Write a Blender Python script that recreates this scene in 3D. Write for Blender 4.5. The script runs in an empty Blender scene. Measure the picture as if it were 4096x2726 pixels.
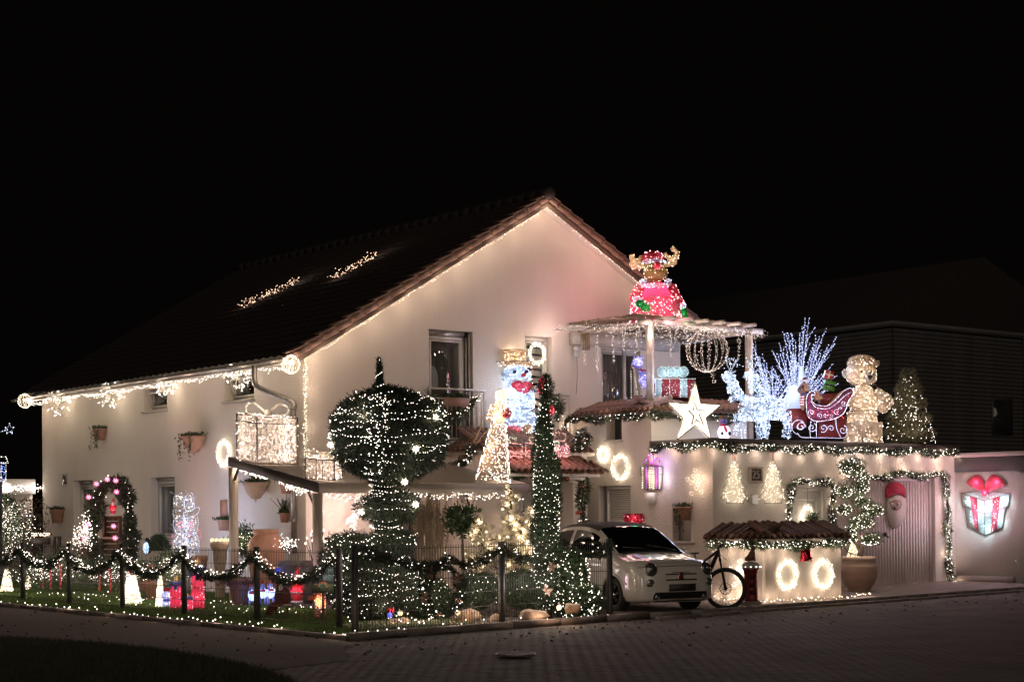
import bpy, math, random
import numpy as np
from mathutils import Vector, Matrix
random.seed(7); R=np.random.default_rng(11)
sc=bpy.context.scene; COL=sc.collection
# ---------- camera, world, exposure ----------
F=6770.;V0=694.;HC=1.62;ROLL=.0083
AA=math.atan(8652/6770.); SA,CA=math.sin(AA),math.cos(AA)
cd=bpy.data.cameras.new('camera'); cam=bpy.data.objects.new('camera',cd); COL.objects.link(cam); sc.camera=cam
cd.sensor_width=36; cd.lens=36*F/4096; cd.shift_y=V0/4096; cd.clip_end=500; cd.clip_start=.5
_r=Vector((SA,-CA,0)); _f=Vector((CA,SA,0)); _z=Vector((0,0,1)); _c,_s=math.cos(ROLL),math.sin(ROLL)
cr=_r*_c-_z*_s; cu=_r*_s+_z*_c
cam.matrix_world=Matrix(((cr.x,cu.x,-_f.x,0),(cr.y,cu.y,-_f.y,0),(cr.z,cu.z,-_f.z,HC),(0,0,0,1)))
w=bpy.data.worlds.new('World'); sc.world=w; w.use_nodes=True
bg=w.node_tree.nodes['Background']; bg.inputs[0].default_value=(.55,.42,.38,1); bg.inputs[1].default_value=.0011
sc.view_settings.view_transform='Standard'; sc.view_settings.look='None'; sc.view_settings.exposure=1.3; sc.view_settings.gamma=1
# faint even fill from behind the camera, added so road and facades stay visible
sl_=bpy.data.lights.new('fill_sun','SUN'); sl_.energy=.13; sl_.angle=math.radians(45); sl_.color=(1,.84,.70); so_=bpy.data.objects.new('fill_sun',sl_); COL.objects.link(so_)
so_.rotation_euler=(Vector((-.50,-.80,.42))).to_track_quat('Z','Y').to_euler()
sc.cycles.use_denoising=True; sc.cycles.sample_clamp_indirect=1.0; sc.cycles.sample_clamp_direct=40
sc.cycles.max_bounces=4; sc.cycles.diffuse_bounces=2; sc.cycles.glossy_bounces=3; sc.cycles.transmission_bounces=4; sc.cycles.transparent_max_bounces=12
sc.cycles.caustics_reflective=False; sc.cycles.caustics_refractive=False
# ---------- photo pixel -> point on a world plane (used only to measure where things stand) ----------
def ray(px,py):
    u=(px-2048)/F; y=(V0-(py-1363))/F
    h=u*_c+y*_s; z=-u*_s+y*_c
    return (h*SA+CA, -h*CA+SA, z)
def onX(px,py,X): r=ray(px,py); t=X/r[0]; return (X,t*r[1],HC+t*r[2])
def onY(px,py,Y): r=ray(px,py); t=Y/r[1]; return (t*r[0],Y,HC+t*r[2])
def onZ(px,py,Z=0.): r=ray(px,py); t=(Z-HC)/r[2]; return (t*r[0],t*r[1],Z)
def onD(px,py,d): r=ray(px,py); return (d*r[0],d*r[1],HC+d*r[2])
VR=np.array((SA,-CA,0)); VF=np.array((CA,SA,0)); VZ=np.array((0,0,1.))   # right, away, up as seen from the street
# ---------- materials ----------
MATS={}
def mat(name,col,rough=.7,metal=0,noise=0,nscale=20,bump=0,bscale=60,spec=.5,emit=None,es=0,trans=0,coat=0,col2=None,sheen=0):
    if name in MATS: return MATS[name]
    m=bpy.data.materials.new(name); m.use_nodes=True; nt=m.node_tree; b=nt.nodes['Principled BSDF']
    b.inputs['Base Color'].default_value=(*col,1); b.inputs['Roughness'].default_value=rough; b.inputs['Metallic'].default_value=metal
    b.inputs['Specular IOR Level'].default_value=spec; b.inputs['Coat Weight'].default_value=coat
    tc=nt.nodes.new('ShaderNodeTexCoord')
    if noise:
        n=nt.nodes.new('ShaderNodeTexNoise'); n.inputs['Scale'].default_value=nscale; n.inputs['Detail'].default_value=6
        nt.links.new(tc.outputs['Object'],n.inputs['Vector'])
        r=nt.nodes.new('ShaderNodeValToRGB'); r.color_ramp.elements[0].position=.3; r.color_ramp.elements[1].position=.7
        c2=col2 or tuple(max(0,c*(1-noise)) for c in col); r.color_ramp.elements[0].color=(*c2,1); r.color_ramp.elements[1].color=(*[min(1,c*(1+noise*.3)) for c in col],1)
        nt.links.new(n.outputs[0],r.inputs[0]); nt.links.new(r.outputs[0],b.inputs['Base Color'])
    if bump:
        n=nt.nodes.new('ShaderNodeTexNoise'); n.inputs['Scale'].default_value=bscale; n.inputs['Detail'].default_value=4
        nt.links.new(tc.outputs['Object'],n.inputs['Vector'])
        k=nt.nodes.new('ShaderNodeBump'); k.inputs['Strength'].default_value=bump; k.inputs['Distance'].default_value=.02
        nt.links.new(n.outputs[0],k.inputs['Height']); nt.links.new(k.outputs[0],b.inputs['Normal'])
    if emit: b.inputs['Emission Color'].default_value=(*emit,1); b.inputs['Emission Strength'].default_value=es
    if trans:
        out=nt.nodes['Material Output']; t=nt.nodes.new('ShaderNodeBsdfTranslucent'); t.inputs[0].default_value=(*col,1)
        mx=nt.nodes.new('ShaderNodeMixShader'); mx.inputs[0].default_value=trans
        nt.links.new(b.outputs[0],mx.inputs[1]); nt.links.new(t.outputs[0],mx.inputs[2]); nt.links.new(mx.outputs[0],out.inputs[0])
    m.cycles.emission_sampling='NONE'
    MATS[name]=m; return m
def glow(name,col,s):
    if name in MATS: return MATS[name]
    m=bpy.data.materials.new(name); m.use_nodes=True; nt=m.node_tree; nt.nodes.clear()
    e=nt.nodes.new('ShaderNodeEmission'); o=nt.nodes.new('ShaderNodeOutputMaterial'); e.inputs[0].default_value=(*col,1); e.inputs[1].default_value=s
    nt.links.new(e.outputs[0],o.inputs[0]); m.cycles.emission_sampling='NONE'; MATS[name]=m; return m
WARM=(1,.74,.5); NEUT=(1,.88,.74); COOL=(.62,.76,1); BLUE=(.3,.42,1); RED=(1,.12,.16); PINK=(1,.35,.4); GREEN=(.1,1,.25); GOLD=(1,.8,.52)
gW=glow('warm_led',WARM,4.5); gN=glow('neutral_led',NEUT,4.2); gC=glow('cool_led',COOL,4.); gB=glow('blue_led',BLUE,1.8); gR=glow('red_led',RED,1.8); gP=glow('pink_led',PINK,2.); gG=glow('green_led',GREEN,1.2)
# ---------- mesh builder ----------
def nrm(a): a=np.asarray(a,float); return a/np.maximum(np.linalg.norm(a,axis=-1,keepdims=True),1e-9)
def wloc(o):
    v=np.zeros(3)
    while o is not None: v+=np.array(o.location); o=o.parent
    return v
BOXV=np.array([(x,y,z) for z in(0,1) for y in(0,1) for x in(0,1)],float); BOXF=np.array([(0,2,3,1),(4,5,7,6),(0,1,5,4),(2,6,7,3),(0,4,6,2),(1,3,7,5)])
OV=np.array([(1,0,0),(-1,0,0),(0,1,0),(0,-1,0),(0,0,1),(0,0,-1)],float); OF=np.array([(0,2,4),(2,1,4),(1,3,4),(3,0,4),(2,0,5),(1,2,5),(3,1,5),(0,3,5)])
class MB:
    def __init__(s): s.v=[]; s.f=[]; s.n=0
    def add(s,V,Fc):
        V=np.asarray(V,float).reshape(-1,3)
        if isinstance(Fc,np.ndarray): s.f.append(Fc+s.n)
        else:
            d={}
            for q in Fc: d.setdefault(len(q),[]).append(q)
            for k,q in d.items(): s.f.append(np.array(q)+s.n)
        s.v.append(V); s.n+=len(V); return s
    def bx(s,x0,x1,y0,y1,z0,z1):
        return s.add(BOXV*np.array([x1-x0,y1-y0,z1-z0])+np.array([x0,y0,z0]),BOXF)
    def obb(s,c,ux,uy,uz):   # centre and three half-axis vectors
        c=np.array(c,float); A=np.array([ux,uy,uz],float); return s.add((BOXV*2-1)@A+c,BOXF)
    def bar(s,a,b,w,h=None,up=(0,0,1)):
        a=np.array(a,float); b=np.array(b,float); d=nrm(b-a); h=h or w; up=np.array(up,float)
        if abs(d@up)>.98: up=np.array((1.,0,0))
        x=nrm(np.cross(d,up)); y=np.cross(x,d); return s.obb((a+b)/2,(b-a)/2,x*w/2,y*h/2)
    def tube(s,P,r,n=6,close=False,cap=True):
        P=np.array(P,float); k=len(P); r=np.broadcast_to(r,(k,))
        T=np.gradient(P,axis=0) if not close else np.roll(P,-1,0)-np.roll(P,1,0)
        T=nrm(T); up=np.array((0,0,1.)); 
        if abs(T[0]@up)>.9: up=np.array((1.,0,0))
        V=[];x=nrm(np.cross(T[0],up))
        a=np.arange(n)*2*math.pi/n
        for i in range(k):
            x=nrm(x-T[i]*(x@T[i])); y=np.cross(T[i],x)
            V.append(P[i]+r[i]*(np.cos(a)[:,None]*x+np.sin(a)[:,None]*y))
        V=np.concatenate(V); Q=[]
        for i in range(k if close else k-1):
            b=((i+1)%k)*n
            for j in range(n): Q.append((i*n+j,i*n+(j+1)%n,b+(j+1)%n,b+j))
        if cap and not close: Q.append(tuple(range(n-1,-1,-1))); Q.append(tuple((k-1)*n+j for j in range(n)))
        return s.add(V,Q)
    def lathe(s,prof,c=(0,0,0),n=20,sq=(1,1)):
        a=np.arange(n)*2*math.pi/n; c=np.array(c,float)
        V=np.concatenate([np.stack([r*np.cos(a)*sq[0],r*np.sin(a)*sq[1],np.full(n,z)],1) for r,z in prof])+c
        Q=[(i*n+j,i*n+(j+1)%n,(i+1)*n+(j+1)%n,(i+1)*n+j) for i in range(len(prof)-1) for j in range(n)]
        if prof[0][0]>1e-4: Q.append(tuple(range(n-1,-1,-1)))
        if prof[-1][0]>1e-4: Q.append(tuple((len(prof)-1)*n+j for j in range(n)))
        return s.add(V,Q)
    def ell(s,c,r,n=14,m=9,rot=None):
        r=np.broadcast_to(r,(3,)); t=np.linspace(0,math.pi,m+1); a=np.arange(n)*2*math.pi/n
        V=np.array([(math.sin(x)*math.cos(y),math.sin(x)*math.sin(y),-math.cos(x)) for x in t for y in a])*r
        if rot is not None: V=V@np.array(rot).T
        return s.add(V+np.array(c,float),[(i*n+j,i*n+(j+1)%n,(i+1)*n+(j+1)%n,(i+1)*n+j) for i in range(m) for j in range(n)])
    def poly(s,P,n,t):   # planar polygon P (3D pts) thickened by t along n
        P=np.array(P,float); n=np.array(n,float)*t; k=len(P)
        V=np.concatenate([P,P+n]); return s.add(V,[tuple(range(k-1,-1,-1)),tuple(range(k,2*k))]+[(i,(i+1)%k,k+(i+1)%k,k+i) for i in range(k)])
    def bulbs(s,P,r=.012):
        P=np.asarray(P,float).reshape(-1,3); k=len(P)
        if k==0: return s
        rr=(np.broadcast_to(r,(k,))*R.uniform(.55,1.15,k)*.82)[:,None,None]
        V=(OV[None]*rr+P[:,None]).reshape(-1,3); return s.add(V,(OF[None]+np.arange(k)[:,None,None]*6).reshape(-1,3))
    def ribbons(s,A,B,W,N=None):  # thin quads from A to B of width W
        A=np.asarray(A,float);B=np.asarray(B,float);k=len(A)
        if k==0: return s
        d=nrm(B-A); x=np.cross(d,R.normal(size=(k,3)) if N is None else N); x=nrm(x)*(np.broadcast_to(W,(k,))[:,None]/2)
        V=np.stack([A-x,A+x,B+x,B-x],1).reshape(-1,3); return s.add(V,np.arange(4*k).reshape(k,4))
    def leaves(s,P,D,L,W):  # pointed leaves
        P=np.asarray(P,float);k=len(P); D=nrm(D); L=np.broadcast_to(L,(k,))[:,None]; W=np.broadcast_to(W,(k,))[:,None]
        x=nrm(np.cross(D,R.normal(size=(k,3))))
        V=np.stack([P-x*W*.25,P+x*W*.25,P+D*L*.5+x*W*.5,P+D*L,P+D*L*.5-x*W*.5],1)
        V=np.stack([P,P+D*L*.5+x*W*.5,P+D*L,P+D*L*.5-x*W*.5],1).reshape(-1,3); return s.add(V,np.arange(4*k).reshape(k,4))
    def mesh(s,name,mt,smooth=False,off=(0,0,0)):
        V=(np.concatenate(s.v)-np.array(off)).astype(np.float32); me=bpy.data.meshes.new(name)
        L=[f.ravel() for f in s.f]; lt=np.concatenate([np.full(len(f),f.shape[1]) for f in s.f]); li=np.concatenate(L)
        me.vertices.add(len(V)); me.vertices.foreach_set('co',V.ravel()); me.loops.add(len(li)); me.loops.foreach_set('vertex_index',li.astype(np.int32))
        me.polygons.add(len(lt)); st=np.concatenate([[0],np.cumsum(lt)[:-1]]); me.polygons.foreach_set('loop_start',st.astype(np.int32))
        if smooth: me.polygons.foreach_set('use_smooth',np.ones(len(lt),bool))
        me.update(calc_edges=True); me.validate(); me.materials.append(mt); return me
    def build(s,name,mt,parent=None,smooth=False,off=None,**kw):
        if s.n==0: return None
        if off is None: off=wloc(parent)
        o=bpy.data.objects.new(name,s.mesh(name,mt,smooth,off)); COL.objects.link(o)
        if parent is not None: o.parent=parent
        else: o.location=off
        for k,v in kw.items(): o[k]=v
        return o
def thing(name,label,cat,loc=(0,0,0),group=None):
    o=bpy.data.objects.new(name,None); COL.objects.link(o); o.location=loc; o.empty_display_size=.1; o['label']=label; o['category']=cat
    if group: o['group']=group
    return o
def tag(o,label,cat,group=None):
    o['label']=label; o['category']=cat
    if group: o['group']=group
    return o
def struct(mb,name,mt,**kw): return mb.build(name,mt,None,kind='structure',**kw)
def copyobj(src,parent,loc=None,rot=None,scale=None,name=None):
    o=src.copy(); COL.objects.link(o); o.parent=parent
    if name: o.name=name
    if loc is not None: o.location=loc
    if rot is not None: o.rotation_euler=rot
    if scale is not None: o.scale=scale
    return o
def lamp(p,col,pw,r=.06,parent=None,name='bulb_and_fill_light'):
    l=bpy.data.lights.new(name,'POINT'); l.color=(col[0],col[1]*1.0,min(1,col[2]*1.13)); l.energy=pw*1.87; l.shadow_soft_size=r
    o=bpy.data.objects.new(name,l); COL.objects.link(o); off=wloc(parent)
    o.location=np.array(p)-off
    if parent is not None: o.parent=parent
    return o
def lerp(a,b,t): return np.array(a)+(np.array(b)-np.array(a))*t
def path(P,step):   # resample polyline
    P=np.array(P,float); d=np.r_[0,np.cumsum(np.linalg.norm(np.diff(P,axis=0),axis=1))]; n=max(2,int(d[-1]/step)+1); t=np.linspace(0,d[-1],n)
    return np.stack([np.interp(t,d,P[:,i]) for i in range(3)],1)
def spline(P,n=8):
    P=np.array(P,float); Q=[]
    E=np.vstack([2*P[0]-P[1],P,2*P[-1]-P[-2]])
    for i in range(1,len(E)-2):
        for t in np.linspace(0,1,n,endpoint=False):
            a,b,c,d=E[i-1:i+3]; Q.append(.5*((2*b)+(c-a)*t+(2*a-5*b+4*c-d)*t*t+(3*b-3*c+d-a)*t**3))
    Q.append(P[-1]); return np.array(Q)
def swag(a,b,sag,n=24):
    t=np.linspace(0,1,n)[:,None]; P=np.array(a)*(1-t)+np.array(b)*t; P[:,2]-=(4*sag*t*(1-t))[:,0]; return P
def jit(P,r): return np.asarray(P)+R.normal(size=np.shape(P))*r
GY=28.4;LX=17.13;TX=24.05;FY=24.2;PY=27.6;PX=20.65;RX=27.2;RDX=23.0;RDZ=8.29;EZ=4.85;BY=41.25;TB=26.0;AX=31.8
stucco=mat('stucco',(.76,.685,.60),.9,bump=.45,bscale=26,noise=.06,nscale=1.3)
stucco2=mat('stucco_garage',(.62,.55,.48),.9,bump=.8,bscale=22,noise=.1,nscale=1.5)
for _m in (stucco,stucco2):   # rain washed plaster: the tone drifts in tall soft streaks
    _nt=_m.node_tree; _n=[n for n in _nt.nodes if n.type=='TEX_NOISE' and n.inputs['Detail'].default_value==6][0]; _mp=_nt.nodes.new('ShaderNodeMapping'); _mp.inputs['Scale'].default_value=(1.6,1.6,.35)
    _nt.links.new([n for n in _nt.nodes if n.type=='TEX_COORD'][0].outputs['Object'],_mp.inputs[0]); _nt.links.new(_mp.outputs[0],_n.inputs['Vector'])
white=mat('white_paint',(.74,.71,.66),.45); frame_m=mat('window_frame_white',(.72,.69,.64),.35); sillm=mat('stone_sill',(.45,.41,.37),.6,noise=.2)
terra=mat('terracotta_tile',(.30,.175,.125),.85,noise=.55,nscale=9,bump=.3,col2=(.11,.07,.055)); terrapot=mat('terracotta_pot',(.50,.27,.18),.8,noise=.2,nscale=7,bump=.1)
potpale=mat('pale_terracotta',(.56,.40,.31),.8,noise=.15,nscale=5,bump=.1)
rooft=mat('roof_tile',(.032,.021,.018),.8,noise=.35,nscale=6); verget=mat('verge_tile',(.27,.17,.125),.8,noise=.4,nscale=4,col2=(.2,.11,.08))
zinc=mat('zinc',(.42,.39,.35),.38,metal=.75,noise=.2,nscale=8); dark=mat('dark_metal',(.035,.032,.03),.45,metal=.3); black=mat('black_plastic',(.012,.012,.013),.4)
darkgrey=mat('dark_grey_paint',(.05,.047,.045),.5); asphalt=mat('asphalt',(.15,.115,.095),.95,noise=.35,nscale=30,bump=.6,bscale=120)
paver=mat('street_paver',(.135,.10,.082),.8,noise=.35,nscale=1.1,bump=.3,bscale=90); drivem=mat('driveway_paver',(.19,.145,.12),.75,noise=.3,nscale=3,bump=.3,bscale=90)
kerbm=mat('kerb_stone',(.20,.16,.135),.8,noise=.3,nscale=8,bump=.3); soil=mat('soil',(.03,.024,.018),1,bump=.8,bscale=40); grassm=mat('grass_blade',(.10,.17,.035),.7,noise=.4,nscale=6,trans=.2)
dgrass=mat('verge_grass',(.06,.065,.028),.8,noise=.5,nscale=4)
def glassmat():
    m=bpy.data.materials.new('window_glass'); m.use_nodes=True; nt=m.node_tree; nt.nodes.clear(); o=nt.nodes.new('ShaderNodeOutputMaterial')
    t=nt.nodes.new('ShaderNodeBsdfTransparent'); t.inputs[0].default_value=(.88,.9,.89,1); g=nt.nodes.new('ShaderNodeBsdfGlossy'); g.inputs['Roughness'].default_value=.015; g.inputs[0].default_value=(1,1,1,1)
    f=nt.nodes.new('ShaderNodeFresnel'); f.inputs[0].default_value=1.75; mx=nt.nodes.new('ShaderNodeMixShader'); ge=nt.nodes.new('ShaderNodeNewGeometry'); inv=nt.nodes.new('ShaderNodeMath'); inv.operation='SUBTRACT'; inv.inputs[0].default_value=1; nt.links.new(ge.outputs['Backfacing'],inv.inputs[1]); mu=nt.nodes.new('ShaderNodeMath'); mu.operation='MULTIPLY'; nt.links.new(inv.outputs[0],mu.inputs[0]); nt.links.new(f.outputs[0],mu.inputs[1])
    nt.links.new(mu.outputs[0],mx.inputs[0]); nt.links.new(t.outputs[0],mx.inputs[1]); nt.links.new(g.outputs[0],mx.inputs[2]); nt.links.new(mx.outputs[0],o.inputs[0]); return m
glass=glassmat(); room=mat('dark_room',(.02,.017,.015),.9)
curtain=mat('curtain_cloth',(.33,.29,.26),.9,trans=.2); shutterm=mat('shutter_white',(.62,.58,.52),.5)
def wallsheet(mb,ax,c,us,top,holes,depth=.22,z0=-.05):
    cuts=sorted(set([round(u,4) for u in us]+[round(h[0],4) for h in holes]+[round(h[1],4) for h in holes]))
    P=(lambda u,z,d=0:(u,c+d,z)) if ax=='Y' else (lambda u,z,d=0:(c+d,u,z))
    for a,b in zip(cuts[:-1],cuts[1:]):
        hs=sorted([h for h in holes if h[0]<=a+1e-4 and h[1]>=b-1e-4],key=lambda h:h[2]); za=zb=z0
        for h in hs+[None]:
            ta,tb=(top(a),top(b)) if h is None else (h[2],h[2])
            if ta>za+1e-4 or tb>zb+1e-4: mb.add([P(a,za),P(b,zb),P(b,tb),P(a,ta)],[(0,1,2,3)])
            if h is not None: za=zb=h[3]
    for h in holes:
        a,b,l,t=h[:4]; d=h[4] if len(h)>4 else depth
        for q in ([P(a,l),P(b,l),P(b,l,d),P(a,l,d)],[P(a,t),P(b,t),P(b,t,d),P(a,t,d)],[P(a,l),P(a,t),P(a,t,d),P(a,l,d)],[P(b,l),P(b,t),P(b,t,d),P(b,l,d)]): mb.add(q,[(0,1,2,3)])
def rect(ax,c,u0,u1,z0,z1,d0,d1):  # box helper: u-range, z-range, depth range (positive = inward)
    m=MB(); 
    return m.bx(u0,u1,c+d0,c+d1,z0,z1) if ax=='Y' else m.bx(c+d0,c+d1,u0,u1,z0,z1)
def addrect(m,ax,c,u0,u1,z0,z1,d0,d1): return m.bx(u0,u1,c+d0,c+d1,z0,z1) if ax=='Y' else m.bx(c+d0,c+d1,u0,u1,z0,z1)
def window(par,ax,c,u0,u1,z0,z1,d=.16,fw=.07,mid=None,back=None,name='window',sill=False,tilt=0):
    m=MB()
    for q in ((u0,u1,z1-fw,z1),(u0,u1,z0,z0+fw),(u0,u0+fw,z0+fw,z1-fw),(u1-fw,u1,z0+fw,z1-fw)): addrect(m,ax,c,*q,d,d+.07)
    g=fw*.55; e=.012
    for q in ((u0+fw+e,u1-fw-e,z1-fw-g,z1-fw-e),(u0+fw+e,u1-fw-e,z0+fw+e,z0+fw+g),(u0+fw+e,u0+fw+g,z0+fw+g,z1-fw-g),(u1-fw-g,u1-fw-e,z0+fw+g,z1-fw-g)): addrect(m,ax,c,*q,d-.015,d+.05)
    o=m.build(name,frame_m,par)
    rect(ax,c,u0+fw,u1-fw,z0+fw,z1-fw,d+.022,d+.032).build('pane',glass,o)
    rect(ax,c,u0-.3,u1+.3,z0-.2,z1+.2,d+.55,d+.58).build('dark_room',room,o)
    if back in('curtain','near'):
        k=60; us=np.linspace(u0+fw,u0+(u1-u0)*.8,k); dd=c+d+(.22 if back=='curtain' else .08)+(.035 if back=='curtain' else .015)*np.sin(np.arange(k)*1.1)+.02*R.normal(size=k).cumsum()*.1
        for j in range(k-1):
            q=[(us[j],dd[j]),(us[j+1],dd[j+1])]; V=[(q[0][0],q[0][1]),(q[1][0],q[1][1])]
        V=[]; 
        for z in (z0,z1):
            for j in range(k): V.append((us[j],dd[j],z) if ax=='Y' else (dd[j],us[j],z))
        MB().add(V,[(j,j+1,k+j+1,k+j) for j in range(k-1)]).build('curtain',curtain,o)
    if back=='blind':
        n=int((z1-z0)/.16)
        for j in range(n):
            z=z0+fw+j*.16; m=MB(); 
            if ax=='Y': m.add([(u0+fw,c+d+.09,z),(u1-fw,c+d+.09,z),(u1-fw,c+d+.12,z+.11),(u0+fw,c+d+.12,z+.11)],[(0,1,2,3)])
            m.build('blind_slat',shutterm,o)
    if sill: rect(ax,c,u0-.06 if sill is True else sill[0],u1+.06 if sill is True else sill[1],z0-.05,z0-.005,-.06,d-.01).build('sill',sillm,o)
    return o
# ======== ground ========
def quad(name,P,mt,z,**kw): return struct(MB().add([(*p,z) for p in P],[tuple(range(len(P)))]),name,mt,**kw)
KD=np.array((.9937,.1121)); K0=np.array((12.0,18.84))   # kerb line direction and the plot's corner
KN=np.array((KD[1],-KD[0]))
def K(t,n=0): p=K0+KD*t+KN*n; return (p[0],p[1])
quad('ground',[(-60,-30),(120,-30),(120,160),(-60,160)],mat('ground_soil',(.05,.042,.035),1,noise=.3,bump=.4),-.06)
quad('street',[K(-30,22),K(60,22),K(60,-.01),K(0,-.01),(11.9,60),(6.5,60),(6.5,24),(4,20),K(-30,8)],mat('street_joint',(.125,.093,.076),1,noise=.3),-.02)
# pavers: individually laid stones, too small to pick apart
def pavers(x0,x1,y0,y1,inside,px=.2,py=.1,z=-.0145,tilt=.0016,gap=.0018):
    V=[];n=0;row=0
    ys=np.arange(y0,y1,py)
    P=[]
    for i,y in enumerate(ys):
        xs=np.arange(x0+(i%2)*px/2,x1,px)
        P.append(np.stack([xs,np.full(len(xs),y)],1))
    P=np.concatenate(P); P=P[inside(P[:,0]+px/2,P[:,1]+py/2)]; k=len(P)
    zz=z+R.normal(size=(k,1))*.0012; tx=R.normal(size=(k,1))*tilt; ty=R.normal(size=(k,1))*tilt*1.6
    q=np.array([(gap,gap),(px-gap,gap),(px-gap,py-gap),(gap,py-gap)]); sx=np.array([-1,1,1,-1])*px/2; sy=np.array([-1,-1,1,1])*py/2
    X=P[:,0:1]+q[:,0]; Yy=P[:,1:2]+q[:,1]; Z=zz+tx*sx+ty*sy
    T=np.stack([X,Yy,Z],2); B=T.copy(); B[...,2]-=.004; c=T.mean(1,keepdims=True)
    B[...,:2]+=(B[...,:2]-c[...,:2])*.03
    V=np.concatenate([T,B],1).reshape(-1,3); base=np.arange(k)[:,None]*8
    Fs=[base+np.array(f) for f in ((0,1,2,3),(0,4,5,1),(1,5,6,2),(2,6,7,3),(3,7,4,0))]
    return V,np.concatenate(Fs)
PATHP=[(11.99,60),(11.99,18.9),(11.2,17.7),(10.3,16.2),(3,14),(-4,24),(-4,60)]
def inpoly(x,y,P):
    P=np.array(P); c=np.zeros(len(x),bool); j=len(P)-1
    for i in range(len(P)):
        xi,yi=P[i];xj,yj=P[j]
        with np.errstate(divide='ignore',invalid='ignore'): c^=((yi>y)!=(yj>y))&(x<(xj-xi)*(y-yi)/(yj-yi+1e-12)+xi)
        j=i
    return c
def rotk(V):
    W=V.copy(); W[:,:2]=K0+V[:,0:1]*KD+V[:,1:2]*(-KN); return W
def ins(x,y):
    p=K0[:,None]+KD[:,None]*x-KN[:,None]*y; h=p[0]*SA-p[1]*CA; f=p[0]*CA+p[1]*SA
    return (f>15.2)&(np.abs(h/f)<.335)&((p[0]>12.6)|(y<0))&(~inpoly(p[0],p[1],PATHP))
V,Fq=pavers(-5,24,-12,-.32,ins); m=MB(); m.add(rotk(V),Fq); m.build('street_pavers',paver,kind='stuff')
# asphalt lane on the left and the grass verge
A=[K(-22,6),K(3.5,5.5),K(2.2,.12),K(0,0.02),(11.95,60),(8.2,60),(8.2,30),(7.5,25)]
quad('path',PATHP,asphalt,-.009)
vg=[(9.3,60),(9.3,30)]+[onZ(x,y)[:2] for x,y in ((0,2552),(320,2572),(609,2598),(870,2640),(1080,2690),(1200,2745))]+[(8,12),(-20,12),(-20,60)]
quad('grass_verge',vg,mat('verge_soil',(.035,.035,.02),1,noise=.4,bump=.6),.012)
def inpoly(x,y,P):
    P=np.array(P); c=np.zeros(len(x),bool); j=len(P)-1
    for i in range(len(P)):
        xi,yi=P[i];xj,yj=P[j]
        with np.errstate(divide='ignore',invalid='ignore'): c^=((yi>y)!=(yj>y))&(x<(xj-xi)*(y-yi)/(yj-yi+1e-12)+xi)
        j=i
    return c
def grassbed(name,P,n,mt,h,wd,z=0,box=None,**kw):
    P=np.array(P); lo,hi=(P.min(0),P.max(0)) if box is None else box
    p=R.uniform(lo,hi,size=(n,2)); p=p[inpoly(p[:,0],p[:,1],P)]; k=len(p)
    B=np.column_stack([p,np.full(k,z)]); D=np.column_stack([R.normal(size=(k,2))*.35,np.ones(k)])
    m=MB(); hh=h*R.uniform(.5,1.3,k); x=nrm(np.cross(nrm(D),R.normal(size=(k,3))))*wd
    m.add(np.stack([B-x,B+x,B+nrm(D)*hh[:,None]],1).reshape(-1,3),np.arange(3*k).reshape(k,3)); return m.build(name,mt,None,kind='stuff')
grassbed('grass',vg,90000,dgrass,.07,.006,.012,(np.array((4,13.5)),np.array((10.2,24))))
LAWN=[(12.25,42),(12.25,19.4),(13.2,19.2),(14.9,19.8),(15.4,22),(15.3,28),(LX-.02,28.2),(LX-.02,42)]
quad('lawn',LAWN,mat('lawn_soil',(.05,.06,.022),1,noise=.3,bump=.5),.02)
grassbed('lawn_grass',LAWN,150000,grassm,.05,.005,.02)
quad('driveway',[K(5.9,-.13),K(18.6,-.13),(31.8,22.9),(31.8,24.3),(24.1,24.3),(24.05,28.4),(17.2,28.4),(15.3,28),(15.4,22),(14.9,19.8)],mat('driveway_joint',(.10,.08,.065),1),.018)
def insd(x,y):
    p=K0[:,None]+KD[:,None]*x-KN[:,None]*y
    return inpoly(p[0],p[1],[K(5.9,-.14),K(19.4,-.14),(31.8,24.2),(24.1,24.2),(24.0,25.5),(20.5,25.5),(17.6,22)])
V,Fq=pavers(5,20,0,6,insd,.24,.16,.03,.003); m=MB(); m.add(rotk(V),Fq); m.build('driveway_pavers',drivem,kind='stuff')
quad('gravel_bed',[K(.6,-.2),K(5.9,-.2),(17.9,22.3),(15.2,22.2),(13.0,21)],mat('gravel_base',(.12,.10,.085),1,noise=.4,bump=1,bscale=50),.024)
g=onZ; p=R.uniform((12.4,19.2),(18,22.3),(5200,2)); p=p[inpoly(p[:,0],p[:,1],[K(.7,-.25),K(5.8,-.25),(17.9,22.3),(15.2,22.2),(13.2,21)])]
MB().bulbs(np.column_stack([p,np.full(len(p),.035)])*np.array((1,1,1)),R.uniform(.012,.03,len(p))).build('gravel',mat('gravel_stone',(.33,.28,.24),.9,noise=.4,nscale=20),None,kind='stuff')
# kerb stones along plot and driveway, one by one
ks=MB(); kt=thing('kerb','long row of pale kerb stones dividing the paved street from the driveway and garden','kerb',(12,18.84,0)); kt['kind']='structure'
mk=MB().bx(-.49,.49,-.06,.06,-.05,.05).mesh('kerb_stone',kerbm)
def kstone(x,y,rz,z,l=1):
    o=bpy.data.objects.new('kerb_stone',mk); COL.objects.link(o); o.parent=kt; o.location=(x-12,y-18.84,z); o.rotation_euler=(0,0,rz)
az=math.atan2(KD[1],KD[0])
for i in range(26): x,y=K(.5+i,-.02); kstone(x,y,az,.012 if i>5 else .03)
for i in range(16): kstone(12.03,19.4+i,math.pi/2,-.005)
for i in range(20): x,y=K(6.4+i,.26); kstone(x,y,az,-.028)
ed=MB(); 
for i in range(26): pass
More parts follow.
